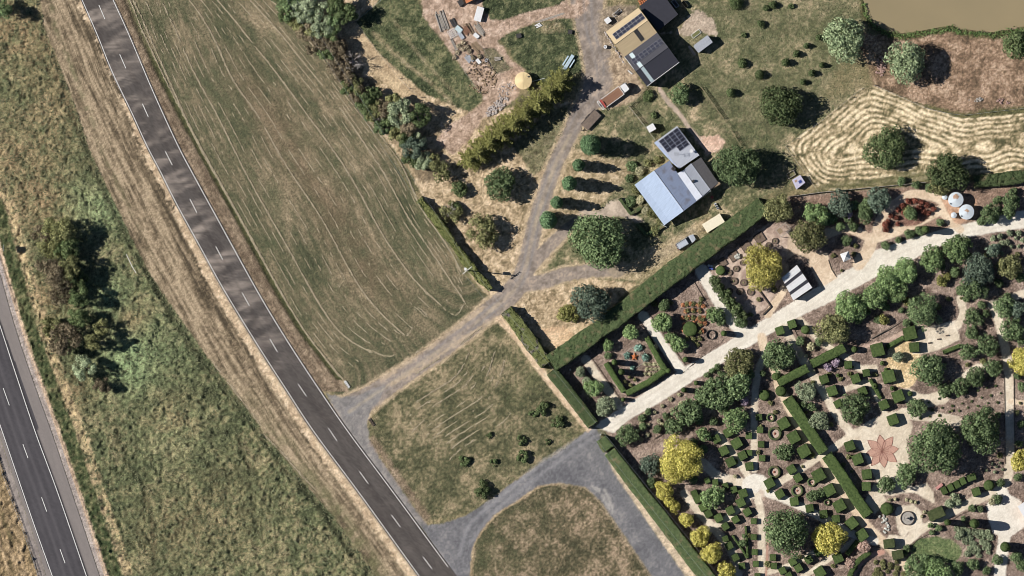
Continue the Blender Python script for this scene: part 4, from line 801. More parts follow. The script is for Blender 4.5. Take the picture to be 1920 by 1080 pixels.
hedge('narrow vine-covered hedgerow along the mown paddock fence by the power pole', [(786, 374, 11), (812, 405, 13), (842, 445, 13), (872, 488, 13), (898, 520, 14), (920, 542, 9)], 12, 2.2, 'vine', jit=.25, wj=.6, leafs=.35, cards_n=14)
hedge('dense green boundary hedge right of the twin silver tanks', [(1826, 342, 20), (1880, 336, 22), (1990, 322, 22)], 22, 2.2, jit=.25, wj=.25, leafs=.3, cards_n=14)
hedge('V-shaped clipped hedge enclosing the rusty star sculpture garden', [(1212, 632, 9), (1232, 668, 10), (1247, 694, 11), (1215, 717, 11), (1174, 738, 11)], 10, 1.5, 'box', jit=.06)
hedge('straight clipped hedge on the left side of the rusty star garden', [(1136, 681, 10), (1155, 712, 10), (1170, 734, 10)], 10, 1.5, 'box', jit=.06)
hedge('long clipped walk hedge in the box garden, upper of the pair', [(1476, 747, 21), (1500, 782, 21), (1522, 815, 20), (1544, 847, 20)], 20, 2.1, 'box', jit=.08)
hedge('long clipped walk hedge in the box garden, lower of the pair', [(1550, 853, 21), (1580, 895, 21), (1605, 935, 21), (1628, 966, 20)], 20, 2.1, 'box', jit=.08)
hedge('thick bar hedge right of the gravel walk, above the grey-green bushes', [(1521, 683, 16), (1552, 668, 17), (1583, 652, 17)], 17, 1.9, 'box', jit=.08)
hedge('thick bar hedge left of the gravel walk, above the grey-green bushes', [(1459, 719, 14), (1486, 704, 16), (1514, 690, 17)], 16, 1.9, 'box', jit=.08)
hedge('low narrow hedge left of the tall clipped block by the straw circle', [(1663, 651, 8), (1694, 633, 8)], 8, .8, 'box')
hedge('low narrow hedge below the pale gravel court near the straw circle', [(1768, 661, 7), (1800, 648, 7)], 7, .8, 'box')
hedge('thin low hedge strip left of the straw coloured circle', [(1631, 711, 6), (1641, 728, 7), (1651, 747, 6)], 6, .7, 'box')
hedge('thin hedge forming the right side of the small triangle bed', [(1398, 986, 4), (1400, 1010, 4), (1402, 1046, 4)], 4, .7, 'box', jit=.04)
hedge('thin hedge forming the left side of the small triangle bed', [(1373, 1004, 4), (1388, 1025, 4), (1401, 1046, 4)], 4, .7, 'box', jit=.04)
hedge('curved dark clipped hedge beside the curved pink gravel path', [(1632, 1036, 8), (1615, 1046, 9), (1602, 1060, 9), (1592, 1082, 9), (1588, 1110, 9)], 9, 1.3, 'box')
hedge('shaded low hedge bar between the round yellow tree and the pink shrub', [(1608, 1014, 8), (1588, 1040, 9)], 8, 1.0, 'box')

# ------------------------------------------------------------------ topiary
cube = 'clipped green box cube'; big = 'large clipped green box cube'; blk = 'tall clipped green block'
for px, py, w, r in ((1343, 823, 15, 30), (1381, 831, 19, 32), (1357, 845, 17, 28), (1370, 866, 17, 28), (1392, 854, 16, 28), (1405, 849, 11, 0), (1404, 817, 12, 0), (1425, 806, 12, 0), (1427, 833, 12, 0), (1429, 859, 12, 0), (1405, 874, 15, 8), (1365, 811, 16, 30),
    (1443, 906, 18, 30), (1462, 926, 16, 32), (1484, 880, 16, 32), (1496, 896, 15, 32), (1341, 904, 11, 10), (1326, 901, 10, 30), (1360, 911, 11, 20), (1376, 918, 12, 20), (1393, 925, 16, 20), (1302, 925, 12, 25), (1308, 936, 14, 25), (1318, 951, 14, 30), (1328, 963, 14, 30), (1347, 971, 15, 28), (1369, 957, 15, 28), (1389, 942, 16, 28), (1401, 960, 14, 32), (1379, 974, 13, 32), (1360, 987, 13, 32),
    (1413, 977, 11, 0), (1413, 1007, 11, 0), (1415, 1035, 11, 0), (1417, 1057, 11, 0), (1391, 1061, 12, 10), (1379, 1045, 13, 28), (1367, 1023, 14, 28), (1360, 1010, 11, 20), (1449, 1045, 12, 0), (1451, 1061, 12, 0), (1486, 1053, 14, 30), (1497, 1065, 14, 32), (1516, 1049, 14, 32), (1467, 1070, 13, 28), (1479, 1079, 12, 28), (1489, 940, 16, 10), (1518, 953, 15, 10), (1544, 964, 15, 8), (1567, 973, 15, 8), (1423, 782, 12, 4), (1571, 757, 14, 30), (1535, 1034, 16, 30), (1420, 1080, 11, 0)):
    topiary(cube, px, py, w*1.0, (.95 if w < 13 else 1.15)+(.1 if r > 15 else 0), r, 'cube')
for px, py, w, r in ((1488, 820, 22, 30), (1507, 846, 23, 30), (1535, 891, 23, 30), (1574, 948, 22, 30), (1555, 919, 21, 28), (1469, 794, 21, 30), (1597, 981, 21, 40), (1616, 1003, 21, 35), (1593, 836, 19, 20), (1608, 861, 20, 22), (1625, 889, 19, 8), (1624, 912, 17, 2), (1571, 1046, 19, 25), (1537, 1073, 20, 35), (1666, 706, 24, 15), (1684, 743, 22, 22), (1545, 711, 17, 20), (1560, 733, 19, 20), (1604, 710, 17, 22), (1617, 734, 17, 25), (1657, 759, 18, 25), (1674, 787, 20, 22), (1590, 684, 15, 5), (1624, 699, 14, 10), (1706, 625, 25, 15), (1714, 651, 19, 5), (1462, 620, 16, 20), (1485, 608, 16, 20), (1830, 922, 16, 20)):
    topiary(big, px, py, w*.97, 1.65, r, 'cube')
topiary('tall clipped block with pointed end', 1645, 656, 24, 2.2, 15, 'cube', d=24)
for px, py in ((1770, 920), (1782, 914), (1794, 908.5), (1805, 902)): topiary('clipped box cube in touching row', px, py, 11, 1.3, 28, 'cube', d=14)
topiary('separate rounded box block', 1821, 895, 17, 1.5, 20, 'cube', d=13)
topiary('olive topped rectangular hedge block', 1755, 963, 31, 2.0, 24, 'rect', d=20, cat_='hedge')
topiary('dark olive block, upper of two', 1667, 1019, 21, 2.1, 8, 'rect', d=17, cat_='hedge')
topiary('dark olive block, lower of two', 1683, 1040, 21, 2.1, 12, 'rect', d=17, cat_='hedge')
dome = 'rounded clipped dome'
for px, py, r, h in ((1433, 741, 10, 1.5), (1663, 954, 12, 2.2), (1854, 910, 10, 1.9), (1510, 618, 8, 1.7), (1454, 706, 7, 1.2), (1457, 705, 6, 1.0), (1464, 733, 10, 1.7), (1602, 655, 6, 2.2), (1294, 617, 14, 1.3), (1351, 507, 9, 1.3), (1805, 704, 0, 0)):
    if r: topiary(dome, px, py, 2*r, h, 0, 'dome')
for px, py, r in ((1640, 724, 6), (1654, 681, 4.5), (1571, 704, 4), (1673, 728, 4.5), (1661, 693, 4), (1706, 738, 5)): topiary('small clipped ball', px, py, 2*r, r*.2, 0, 'ball')
for px, py, r, h in ((1152, 679, 5.5, 4.4), (1165, 697, 6, 4.4), (1285, 674, 5.5, 3.4), (1357, 625, 5.5, 3.6), (1253, 695, 5, 2.6), (1168, 749, 4, 2.2), (1282, 731, 5, 2.6), (1305, 718, 4.5, 2.4), (1776, 979, 6, 4.6), (1826, 981, 9, 6.6), (1884, 1025, 9.5, 4.6), (1735, 430, 7, 5.2)):
    topiary('slender clipped evergreen column', px, py, 2*r, h, 0, 'post', group='clipped evergreen columns')
# ring hedges round a gravel centre
rh = MB(); rh.mat = 0
def ring_hedge(px, py, r):
    x, y = W(px, py); t = thing('ring_hedge', px, py); R = r*M_PX; V = []; F = []; n = 26; rng = np.random.default_rng(int(px)); prof = [(R, -.05), (R*1.02, .3), (R*.97, .5), (R*.80, .55), (R*.66, .5), (R*.62, .28), (R*.62, -.05)]
    for a in range(n):
        th = 2*pi*a/n
        for (q, z) in prof: V.append((q*cos(th)+rng.normal()*.03, q*sin(th)+rng.normal()*.03, z+rng.normal()*.025))
    k = len(prof)
    for a in range(n):
        for j in range(k-1): F.append([a*k+j, ((a+1) % n)*k+j, ((a+1) % n)*k+j+1, a*k+j+1])
    link('clipped_ring', mesh_np('clipped_ring', V, F, CLIP['hedge']), t); m = MB(); m.cyl(x, y, R*.63, -.02, .09, 18); m.build('gravel_centre', TERRA, t)
    m = MB(); m.cyl(x, y, R*.2, .09, .3, 7, R*.08); m.build('small_plant', LEAF['red'], t); reg(t, 'ring-shaped low hedge', px, py, 'ring hedge', 'ring hedges in the box garden')
TERRA = mat_plain('pink_gravel', (.42, .31, .25), .3, 5.0, .95, bump=.4)
for p in ((1453, 813, 13), (1452, 885, 12), (1495, 920, 11.5), (1522, 904, 8.5), (1445, 783, 8), (1551, 942, 6)): ring_hedge(*p)

# ------------------------------------------------------------------ trees and shrubs
def T(desc, L, h=None, lk='green', **k):
    for p in L:
        px, py, r = p[:3]; hh = p[3] if len(p) > 3 else (h or max(1.0, r*.14+1.0)); tree(desc, px, py, r, hh, lk, **k)
def S(desc, L, lk='green', **k):
    for p in L:
        px, py, r = p[:3]; hh = p[3] if len(p) > 3 else r*.17+.25; shrub(desc, px, py, r, hh, lk, **k)
T('broad dense mid-green tree', [(1122, 451, 53, 9.0), (1380, 312, 43, 8.5), (1752, 842, 54, 9.5), (1838, 806, 42, 8), (1474, 996, 45, 8.5)], lk='green')
T('dense dark bluish tree', [(1108, 568, 37, 8)], lk='blue'); T('dark green tree at the pond edge', [(1908, 84, 31, 6)], lk='dark')
T('pale soft grey-green tree', [(1583, 72, 42, 8.5), (1699, 116, 39, 7)], lk='pale', leafs=.55)
T('dark olive-black round tree', [(1463, 198, 42, 6)], lk='dark'); T('dark olive spreading tree', [(1776, 322, 38, 6.5), (1660, 280, 42, 4.6)], lk='dark', kind='round')
T('golden yellow dense tree', [(1276, 862, 43, 6.5), (1553, 1008, 33, 5.2), (1918, 675, 29, 5.5)], lk='yellow', leafs=.42, dens=1.3)
T('olive-gold dense tree', [(1430, 500, 41, 6)], lk='gold', leafs=.42, dens=1.3)
T('small golden yellow tree', [(1245, 920, 19, 3.8), (1255, 940, 12, 2.6), (1266, 950, 12, 2.4), (1287, 974, 15, 3.2), (1313, 1006, 21, 4.2), (1334, 1038, 21, 4.2), (1361, 1069, 18, 3.8), (1915, 862, 22, 4.6)], lk='yellow', leafs=.38, dens=1.1)
T('leafy avenue tree', [(1793, 465, 28, 5.4), (1746, 485, 26, 5), (1697, 507, 25, 5), (1664, 524, 27, 5), (1640, 556, 28, 5), (1680, 545, 22, 4.6), (1592, 574, 30, 5.2)], lk='bright', leafs=.45, group='avenue trees along the gravel drive')
T('dark olive tree', [(1561, 618, 32, 5.2), (1515, 443, 33, 5.6), (1457, 394, 28, 5.4), (1385, 682, 32, 4.6)], lk='olive')
T('rounded mid-green tree', [(1460, 667, 32, 4.6), (1728, 582, 33, 4.8), (1741, 693, 33, 5), (1602, 766, 30, 3.6), (1851, 647, 22, 4), (1829, 706, 20, 3.2), (1862, 690, 18, 3.4), (1698, 890, 22, 3.4), (1717, 764, 20, 2.6), (1882, 575, 22, 3.6), (1895, 620, 22, 3.4), (1717, 1062, 25, 4), (1176, 816, 22, 3), (1825, 540, 26, 4.6)], lk='green')
T('large-leaved dark green tree', [(1350, 737, 33, 4.6), (1385, 722, 26, 5), (1290, 772, 28, 4.4), (1262, 800, 18, 3), (1322, 742, 22, 4)], lk='green', kind='round', leafs=.6)
T('pale green open tree', [(1380, 787, 25, 4), (1336, 931, 23, 3.4), (1530, 402, 24, 4.4), (1755, 1072, 28, 4.4), (1320, 815, 14, 3)], lk='bright', leafs=.5)
T('silvery grey-green bush', [(1511, 734, 21, 3), (1535, 789, 20, 2.8), (1135, 762, 20, 3)], lk='grey', leafs=.35)
T('blue-green spreading tree', [(1835, 508, 34, 5), (1862, 470, 14, 3), (1219, 872, 21, 4), (1905, 580, 17, 3), (1575, 382, 25, 4.4), (1647, 374, 24, 4)], lk='blue')
T('olive brown tree', [(1892, 500, 25, 4.4), (1765, 348, 22, 3.6)], lk='olive')
T('round dark green bush tree', [(1800, 725, 19, 3), (1770, 733, 15, 2.6), (1815, 660, 18, 3), (1662, 908, 18, 3), (1857, 400, 21, 3.6), (1895, 375, 17, 3.2), (1892, 397, 15, 3), (1825, 597, 19, 2.8), (1470, 848, 18, 2.6)], lk='green')
T('small bright green garden tree', [(1242, 605, 21, 3.8), (1271, 645, 17, 3.4), (1257, 633, 12, 2.6), (1181, 622, 16, 3.2), (1140, 647, 12, 2.4), (1340, 590, 17, 3), (1112, 727, 18, 3)], lk='bright', leafs=.4)
T('dark tree beside the cream path', [(1340, 526, 11, 3.4), (1348, 541, 13, 3.6), (1359, 555, 14, 3.6), (1368, 568, 14, 3.6), (1380, 581, 14, 3.6), (1390, 592, 12, 3)], lk='dark', leafs=.42)
S('small rounded green bush', [(1352, 603, 10), (1389, 604, 13), (1140, 667, 8), (1245, 572, 12), (1221, 905, 11), (1622, 405, 16), (1587, 451, 11), (1660, 461, 9), (1684, 450, 7), (1705, 439, 10), (1726, 432, 11), (1762, 417, 8), (1822, 625, 13), (1620, 390, 12), (1840, 415, 10), (1505, 760, 8), (1522, 763, 9), (1600, 425, 10), (1575, 425, 10), (1590, 410, 9), (1707, 400, 14), (1645, 600, 8), (1700, 606, 9), (1689, 582, 6), (1393, 1018, 8), (1395, 1005, 5), (1697, 1038, 5), (1806, 973, 6), (1838, 954, 7), (1822, 953, 8), (1745, 985, 6), (1760, 990, 7), (1747, 998, 6), (1870, 935, 10), (1876, 905, 9), (1700, 1028, 8), (1524, 930, 12), (1540, 925, 10)], 'green')
S('yellow-green bush', [(1657, 600, 11), (1700, 565, 9), (1766, 527, 12), (1775, 520, 9), (1440, 920, 4)], 'conifer', leafs=.3)
S('silver-leaved low bush', [(1088, 698, 11), (1100, 715, 9), (1684, 669, 11), (1780, 944, 10), (1795, 940, 9), (1790, 932, 9, 2.2), (1800, 1000, 9), (1760, 600, 8)], 'grey', leafs=.28)
S('pink-flowered round shrub', [(1620, 1025, 12.5, 2.4), (1594, 1056, 10.5, 1.9)], 'pink', leafs=.22)
S('white-flowered bush', [(1860, 940, 8), (1828, 588, 7), (1228, 650, 6), (1520, 650, 9)], 'cream', leafs=.22)
S('purple-leaved bush', [(1552, 688, 9), (1566, 680, 9), (1590, 402, 9), (1395, 752, 9)], 'mauve', leafs=.25)
S('blue-green spiky rosette plant', [(1197, 652, 8, .9), (1176, 667, 7, .8), (1210, 670, 8, .9), (1186, 689, 5, .6)], 'agave', leafs=.5, kind='round')
S('grey lavender bush', [(1790+12*i+6*(j % 2)+random.uniform(-4, 4), 995+11*j+random.uniform(-4, 4), random.uniform(4.5, 8.5), random.uniform(.5, 1.0)) for j in range(5) for i in range(6) if hypot((1790+12*i-1756)/52, (995+11*j-1032)/30) > 1.05 and 1790+12*i < 1868-j*4], 'grey', leafs=.24, group='bushes of the grey lavender bed')
S('small white-flowered plant', [(1647+random.uniform(0, 13)+i*.5, 965+i*1.6, random.uniform(1.5, 2.5), .35) for i in range(22)], 'white', leafs=.15, group='white flowers beside the fountain')
S('small pale flower on curved bed', [(1668, 937, 3.5), (1678, 936, 3.5), (1700, 937, 4), (1708, 940, 4), (1716, 942, 3.5), (1728, 968, 5), (1733, 960, 4)], 'cream', leafs=.16, group='flowers on the fountain curve bed')
S('orange-flowered plant', [(1280+random.uniform(-3, 3)+13*i+5*(j % 2), 572+12*j+random.uniform(-3, 3), 4.6, .6) for j in range(5) for i in range(4)], 'orange', leafs=.2, group='orange flowers in the bed beside the cream path')
S('green plant among orange flowers', [(1288+12*i, 570+13*j, 5, .7) for j in range(6) for i in range(3)], 'olive', leafs=.22, group='green plants in the orange flower bed')
S('red-leaved shrub', [(1692, 386, 6), (1703, 377, 6.5), (1715, 376, 6), (1727, 380, 6), (1738, 385, 6), (1750, 392, 5.5), (1733, 398, 6), (1722, 390, 6), (1683, 394, 5), (1670, 405, 5.5), (1681, 408, 5), (1660, 420, 7), (1661, 431, 6), (1683, 420, 5), (1741, 400, 5), (1694, 398, 5), (1665, 416, 5)], 'red', leafs=.24, group='red-leaved shrubs in the oval bed')
S('dark shrub amid red flowers', [(1705, 399, 13, 2)], 'olive')
S('pale rose bush', [(1200+14*i+4*(j % 2)+random.uniform(-4, 4), 790-9.5*i+16*j+random.uniform(-4, 4), random.uniform(3, 5.5), .7) for j in range(3) for i in range(6)], 'cream', leafs=.22, group='rose bushes below the white gravel drive')
S('pale leafy bed plant', [(1862, 447, 6), (1875, 443, 6), (1893, 437, 6.5), (1910, 437, 6), (1880, 455, 6), (1862, 465, 7.5), (1872, 462, 6), (1888, 455, 6), (1918, 450, 6), (1878, 475, 5), (1896, 462, 4), (1910, 462, 4), (1905, 446, 4)], 'grey', leafs=.3, group='pale plants in the upper right bed')
S('tiny clump in the mulch square', [(1725+18*i+7*(j % 2)+random.uniform(-2, 2), 757-4*i+14*j+random.uniform(-2, 2), random.uniform(2, 3.2), .35) for j in range(3) for i in range(9) if 757-4*i+14*j < 790 and 1725+18*i < 1886], 'dark', leafs=.16, group='tiny clumps in the mulch square')
S('white rose in the star garden', [(1210+8*i+3*(j % 2), 683+9*j, 4, .6) for j in range(3) for i in range(4)], 'cream', leafs=.18, group='roses in the star garden')
S('low plant in the star garden bed', [(1172, 716, 4), (1182, 722, 4), (1190, 712, 4), (1180, 707, 3.5)], 'olive', leafs=.18, group='low plants in the star garden')
S('low green plant by the drive', [(1325, 703, 6), (1335, 695, 6), (1345, 688, 7), (1350, 700, 5), (1204, 784, 8), (1215, 772, 7)], 'green', leafs=.25)
S('small grey mulch plant', [(1860, 870, 3), (1868, 875, 3), (1875, 868, 3), (1865, 885, 3.5), (1850, 882, 3), (1880, 880, 4)], 'grey', leafs=.18, group='plants in the lower right mulch bed')
S('curved bed plant', [(1640+13*i+5*(j % 2)+random.uniform(-4, 4), 1055+10*j+random.uniform(-4, 4), random.uniform(3, 7), .6) for j in range(3) for i in range(4) if 1640+13*i-j*2 < 1690], 'olive', leafs=.22, group='plants in the curved bottom bed')
S('leafy shrub by the top fence', [(1900, 360, 9), (1870, 375, 9), (1560, 410, 11), (1548, 415, 10), (1600, 385, 11), (1625, 380, 10), (1690, 340, 9), (1718, 347, 9), (1743, 352, 10)], 'green', leafs=.3)
S('bright leafy corner shrub', [(1870, 1050, 11), (1905, 1045, 12), (1915, 1060, 12), (1795, 1065, 14), (1825, 1058, 12), (1850, 1070, 9), (1745, 1040, 0)][:6], 'green', leafs=.3)
S('white daisy bush by the path', [(1447, 911, 4), (1501, 664, 6), (1378, 893, 4), (1525, 695, 4), (1511, 667, 5)], 'cream', leafs=.18)
# conifer row, cypress row and the farm trees
T('feathery yellow-green windbreak conifer', [(1051, 155, 31, 7.8), (1030, 175, 31, 7.4), (1007, 195, 32, 7.8), (985, 213, 31, 7.4), (962, 232, 32, 7.6), (940, 250, 31, 7.2), (918, 267, 31, 7.0), (897, 286, 31, 6.8), (880, 300, 24, 5.4)], lk='conifer', kind='conifer', group='conifers of the windbreak row')
T('clipped dark columnar cypress', [(1107, 272, 20, 11.2), (1085, 310, 12, 8), (1067, 344, 14, 10.4), (1044, 380, 12, 8.8), (1028, 413, 17, 10.0)], lk='cypress', kind='column', group='columnar cypresses beside the farm drive', leafs=.36, base=.1)
T('dense green tree left of the farm drive', [(938, 345, 32, 5.6)], lk='green'); T('dark rounded bush tree', [(862, 355, 16, 2.4), (855, 392, 13, 1.8)], lk='dark')
T('loose olive tree', [(905, 433, 34, 5), (822, 322, 24, 4), (845, 400, 24, 2.2)], lk='olive', kind='loose'); T('young leafy tree by the shed', [(1275, 177, 21, 3.6)], lk='green')
S('olive bush beside the dark bluish tree', [(1065, 588, 20, 3)], 'conifer', leafs=.34)
scr = [(545, 10, 28, 5, 'green'), (566, 22, 24, 5, 'grey'), (590, 15, 30, 6, 'grey'), (640, 12, 28, 7, 'dark'), (600, 48, 27, 5.4, 'grey'), (575, 58, 22, 4.2, 'brown'), (622, 60, 20, 5, 'dark'), (605, 78, 22, 4.2, 'brown'), (632, 90, 22, 4.4, 'brown'), (626, 118, 21, 4.4, 'brown'), (648, 140, 23, 4, 'brown'), (662, 160, 22, 3.6, 'olive'), (684, 186, 23, 4, 'dark'), (702, 178, 15, 4, 'dark'), (700, 207, 21, 3.8, 'olive'), (722, 205, 22, 4, 'brown'), (752, 212, 28, 6, 'grey'), (786, 216, 24, 6.4, 'dark'), (716, 240, 17, 3.4, 'green'), (748, 250, 22, 4, 'olive'), (775, 276, 25, 4.6, 'blue'), (792, 300, 22, 3.6, 'grey'), (770, 300, 18, 3, 'dark'), (530, -12, 24, 5, 'green'), (535, 28, 17, 3.4, 'dark'), (556, 42, 18, 3.6, 'olive'), (585, 62, 22, 4.6, 'olive'), (588, 92, 16, 3, 'brown'), (612, 105, 20, 4, 'dark'), (642, 118, 18, 4, 'brown'), (650, 165, 16, 3, 'dark'), (672, 178, 19, 3.6, 'brown'), (690, 215, 16, 3.2, 'dark'), (732, 228, 19, 3.8, 'dark'), (765, 232, 24, 5, 'brown'), (735, 190, 18, 4.4, 'olive'), (760, 262, 19, 4, 'dark'), (783, 262, 17, 3.6, 'grey'), (652, 30, 20, 6, 'dark'), (625, 30, 22, 6, 'green'), (812, 300, 15, 2.6, 'olive')]
NMS = {'green': 'green scrub tree of the paddock thicket', 'blue': 'blue-grey scrub tree of the paddock thicket', 'grey': 'grey-green gum tree of the paddock thicket', 'dark': 'dark scrub tree of the paddock thicket', 'brown': 'brownish scrub bush of the paddock thicket', 'olive': 'olive scrub bush of the paddock thicket'}
for px, py, r, h, lk in scr: tree(NMS[lk], px, py, r, h, lk, kind='loose', name='scrub_tree', group='scrub trees along the paddock edge', dens=1.25)
med = [(112, 432, 30, 5.5, 'olive'), (92, 468, 22, 4, 'olive'), (98, 508, 30, 5.5, 'brown'), (132, 500, 22, 6, 'olive'), (112, 545, 26, 5, 'brown'), (150, 555, 22, 6, 'dark'), (122, 634, 31, 5, 'brown'), (175, 642, 18, 6.5, 'olive'), (160, 690, 24, 4.4, 'grey'), (192, 724, 17, 3.0, 'brown'), (2, 18, 22, 5.0, 'green'), (128, 466, 24, 4.6, 'dark'), (146, 522, 20, 4.6, 'dark'), (150, 592, 22, 4.4, 'dark'), (190, 612, 16, 4.2, 'olive'), (80, 440, 20, 3, 'brown'), (96, 612, 20, 3.4, 'olive')]
for px, py, r, h, lk in med: r *= 1.08; h *= 1.4; tree({'olive': 'olive gum tree in the wild grass', 'brown': 'brownish shrub tree in the wild grass', 'dark': 'dark shrub tree in the wild grass', 'grey': 'grey-green bush in the wild grass', 'green': 'green tree at the wild grass edge'}[lk], px, py, r, h, lk, kind='loose', name='scrub_tree', group='trees in the wild grass', dens=1.1)
for px, py, r, h in ((905, 917, 18, 2.6), (869, 865, 13, 1.4), (926, 867, 8, 1.0), (980, 858, 15, 1.6), (978, 826, 11, 1.4), (1027, 828, 7, .8), (1016, 765, 16, 1.5), (1046, 793, 14, 1.6), (917, 816, 7, .8), (1000, 775, 9, .8)): shrub('dark low paddock bush', px, py, r, h, 'dark', kind='loose', name='paddock_bush', group='low bushes on the small paddock', dens=1.2)
for px, py, r, h in ((1392, 119, 10, 1.9), (1424, 140, 10, 2.2), (1370, 174, 9, 2.4), (1449, 9, 8, 1.8), (1483, 12, 6, 1), (1512, 86, 6, 1.8), (1493, 101, 7, 2.0), (1473, 117, 8, 2.4), (1541, 122, 6, 1.8), (1522, 137, 7, 2.0), (1505, 154, 6, 1.8), (1380, 5, 15, 2.2), (1427, 45, 8, 1.4), (1395, 66, 6, .8), (1535, 70, 6, 1.6), (1226, 216, 7, .9), (1215, 180, 12, 1.0), (1437, 15, 7, 1)): shrub('young dark lawn tree', px, py, r, h, 'dark', kind='column' if h > 1.5 else 'round', name='young_tree', cat_='young tree', group='young trees on the farm lawn', leafs=.24)
for px, py, r in ((1185, 312, 12), (1200, 320, 10), (1180, 335, 9), (1192, 355, 10), (1182, 378, 12), (1200, 375, 9), (1225, 398, 13), (1240, 415, 11), (1210, 395, 9), (1228, 432, 10), (1215, 305, 8), (1232, 300, 8)): shrub('house garden shrub', px, py, r, 1.1, random.choice(['olive', 'green', 'cream']), name='garden_shrub', leafs=.24)
S('rounded filler shrub', [(1905, 600, 10), (1888, 556, 9), (1912, 520, 11), (1872, 530, 9), (1848, 588, 8), (1840, 572, 9), (1914, 640, 9), (1908, 705, 8), (1915, 725, 9), (1850, 768, 6), (1872, 778, 6), (1914, 795, 8), (1910, 832, 8), (1908, 895, 9), (1812, 560, 8), (1790, 510, 11), (1800, 545, 10), (1865, 440, 0), (1880, 500, 12), (1205, 800, 8), (1232, 805, 9), (1310, 785, 11), (1338, 790, 9), (1300, 830, 9), (1355, 765, 12), (1405, 700, 11), (1330, 722, 10), (1372, 700, 12), (1290, 795, 10), (1248, 780, 7), (1340, 860, 8), (1318, 842, 10), (1300, 900, 9), (1430, 700, 7), (1445, 650, 8), (1500, 640, 10), (1535, 640, 9), (1490, 660, 7), (1660, 575, 9), (1610, 600, 9), (1625, 585, 8), (1710, 520, 10), (1765, 500, 9), (1815, 480, 9)][:17]+[(1880, 500, 12), (1205, 800, 8), (1232, 805, 9), (1310, 785, 11), (1338, 790, 9), (1300, 830, 9), (1355, 765, 12), (1405, 700, 11), (1330, 722, 10), (1372, 700, 12), (1248, 780, 7), (1318, 842, 10), (1300, 900, 9), (1430, 700, 7), (1445, 650, 8), (1500, 640, 10), (1535, 640, 9), (1660, 575, 9), (1610, 600, 9), (1625, 585, 8), (1710, 520, 10), (1765, 500, 9), (1815, 480, 9)], 'green')
S('low mixed plant', [(px+random.uniform(-5, 5), py+random.uniform(-5, 5), random.uniform(2.5, 5.5), .5) for px, py in ((1225, 570), (1235, 590), (1260, 565), (1310, 560), (1320, 600), (1300, 640), (1310, 650), (1410, 590), (1425, 560), (1450, 545), (1550, 700), (1575, 715), (1590, 705), (1600, 690), (1520, 720), (1640, 700), (1645, 740), (1480, 765), (1508, 775), (1440, 760), (1455, 770), (1430, 800), (1475, 860), (1500, 870), (1520, 850), (1580, 870), (1600, 885), (1590, 860), (1560, 800), (1600, 930), (1420, 845), (1380, 870), (1400, 1000), (1440, 1060), (1500, 1040), (1700, 640), (1730, 600), (1760, 580), (1780, 560), (1830, 620), (1810, 680), (1840, 680), (1780, 770), (1800, 800), (1870, 850), (1905, 770), (1912, 755), (1800, 560), (1690, 450), (1600, 460), (1580, 505), (1565, 480), (1600, 480), (1850, 480), (1860, 500), (1905, 475), (1740, 1075), (1700, 1078), (1600, 1070), (1560, 1060))], 'olive', leafs=.22, group='low mixed plants in the mulch beds')
hedge('low clipped hedge corner framing the rose bed left of the house', [(1162, 372, 6), (1172, 386, 6), (1183, 401, 6), (1194, 395, 6), (1206, 388, 6)], 6, .9, 'hedge', jit=.08)
hedge('low clipped hedge corner framing the lower rose bed by the house', [(1194, 420, 6), (1203, 430, 6), (1212, 440, 6), (1228, 432, 6), (1245, 423, 6)], 6, .9, 'hedge', jit=.08)
# bare trees
def bare(px, py, r, h, label, leanx=.4):
    t = thing('bare_tree', px, py, label, 'bare tree'); rg = random.Random(int(px)); m = MB(); tw = MB(); x, y = W(px, py)
    def br(p, d, L, rad, n, mb):
        q = p+d*L; mb.tube(p, q, rad, 5, rad*.6)
        if n == 0: return
        for i in range(3): dd = (d+Vector((rg.uniform(-.8, .8), rg.uniform(-.8, .8), rg.uniform(-.15, .55)))).normalized(); br(q, dd, L*rg.uniform(.6, .85), rad*.58, n-1, tw)
    m.tube((x, y, -.1), (x, y, h*.3), .16, 6, .13)
    for i in range(7): a = i*.9; br(Vector((x, y, h*.3)), Vector((cos(a)*.8, sin(a)*.8, .7)).normalized(), r*M_PX*.36, .09, 3, tw)
    m.build('trunk', PALEBARK, t); tw.build('branches', PALEBARK, t)
bare(662, 116, 26, 6.0, 'leafless pale grey tree at the inner side of the paddock edge thicket'); bare(672, 158, 16, 3.4, 'small pale dead tree among the paddock edge scrub'); bare(842, 392, 18, 3, 'leafless small tree with twisted limbs near the vine hedgerow'); bare(712, 228, 15, 3.4, 'bleached dead bush low of the paddock thicket')
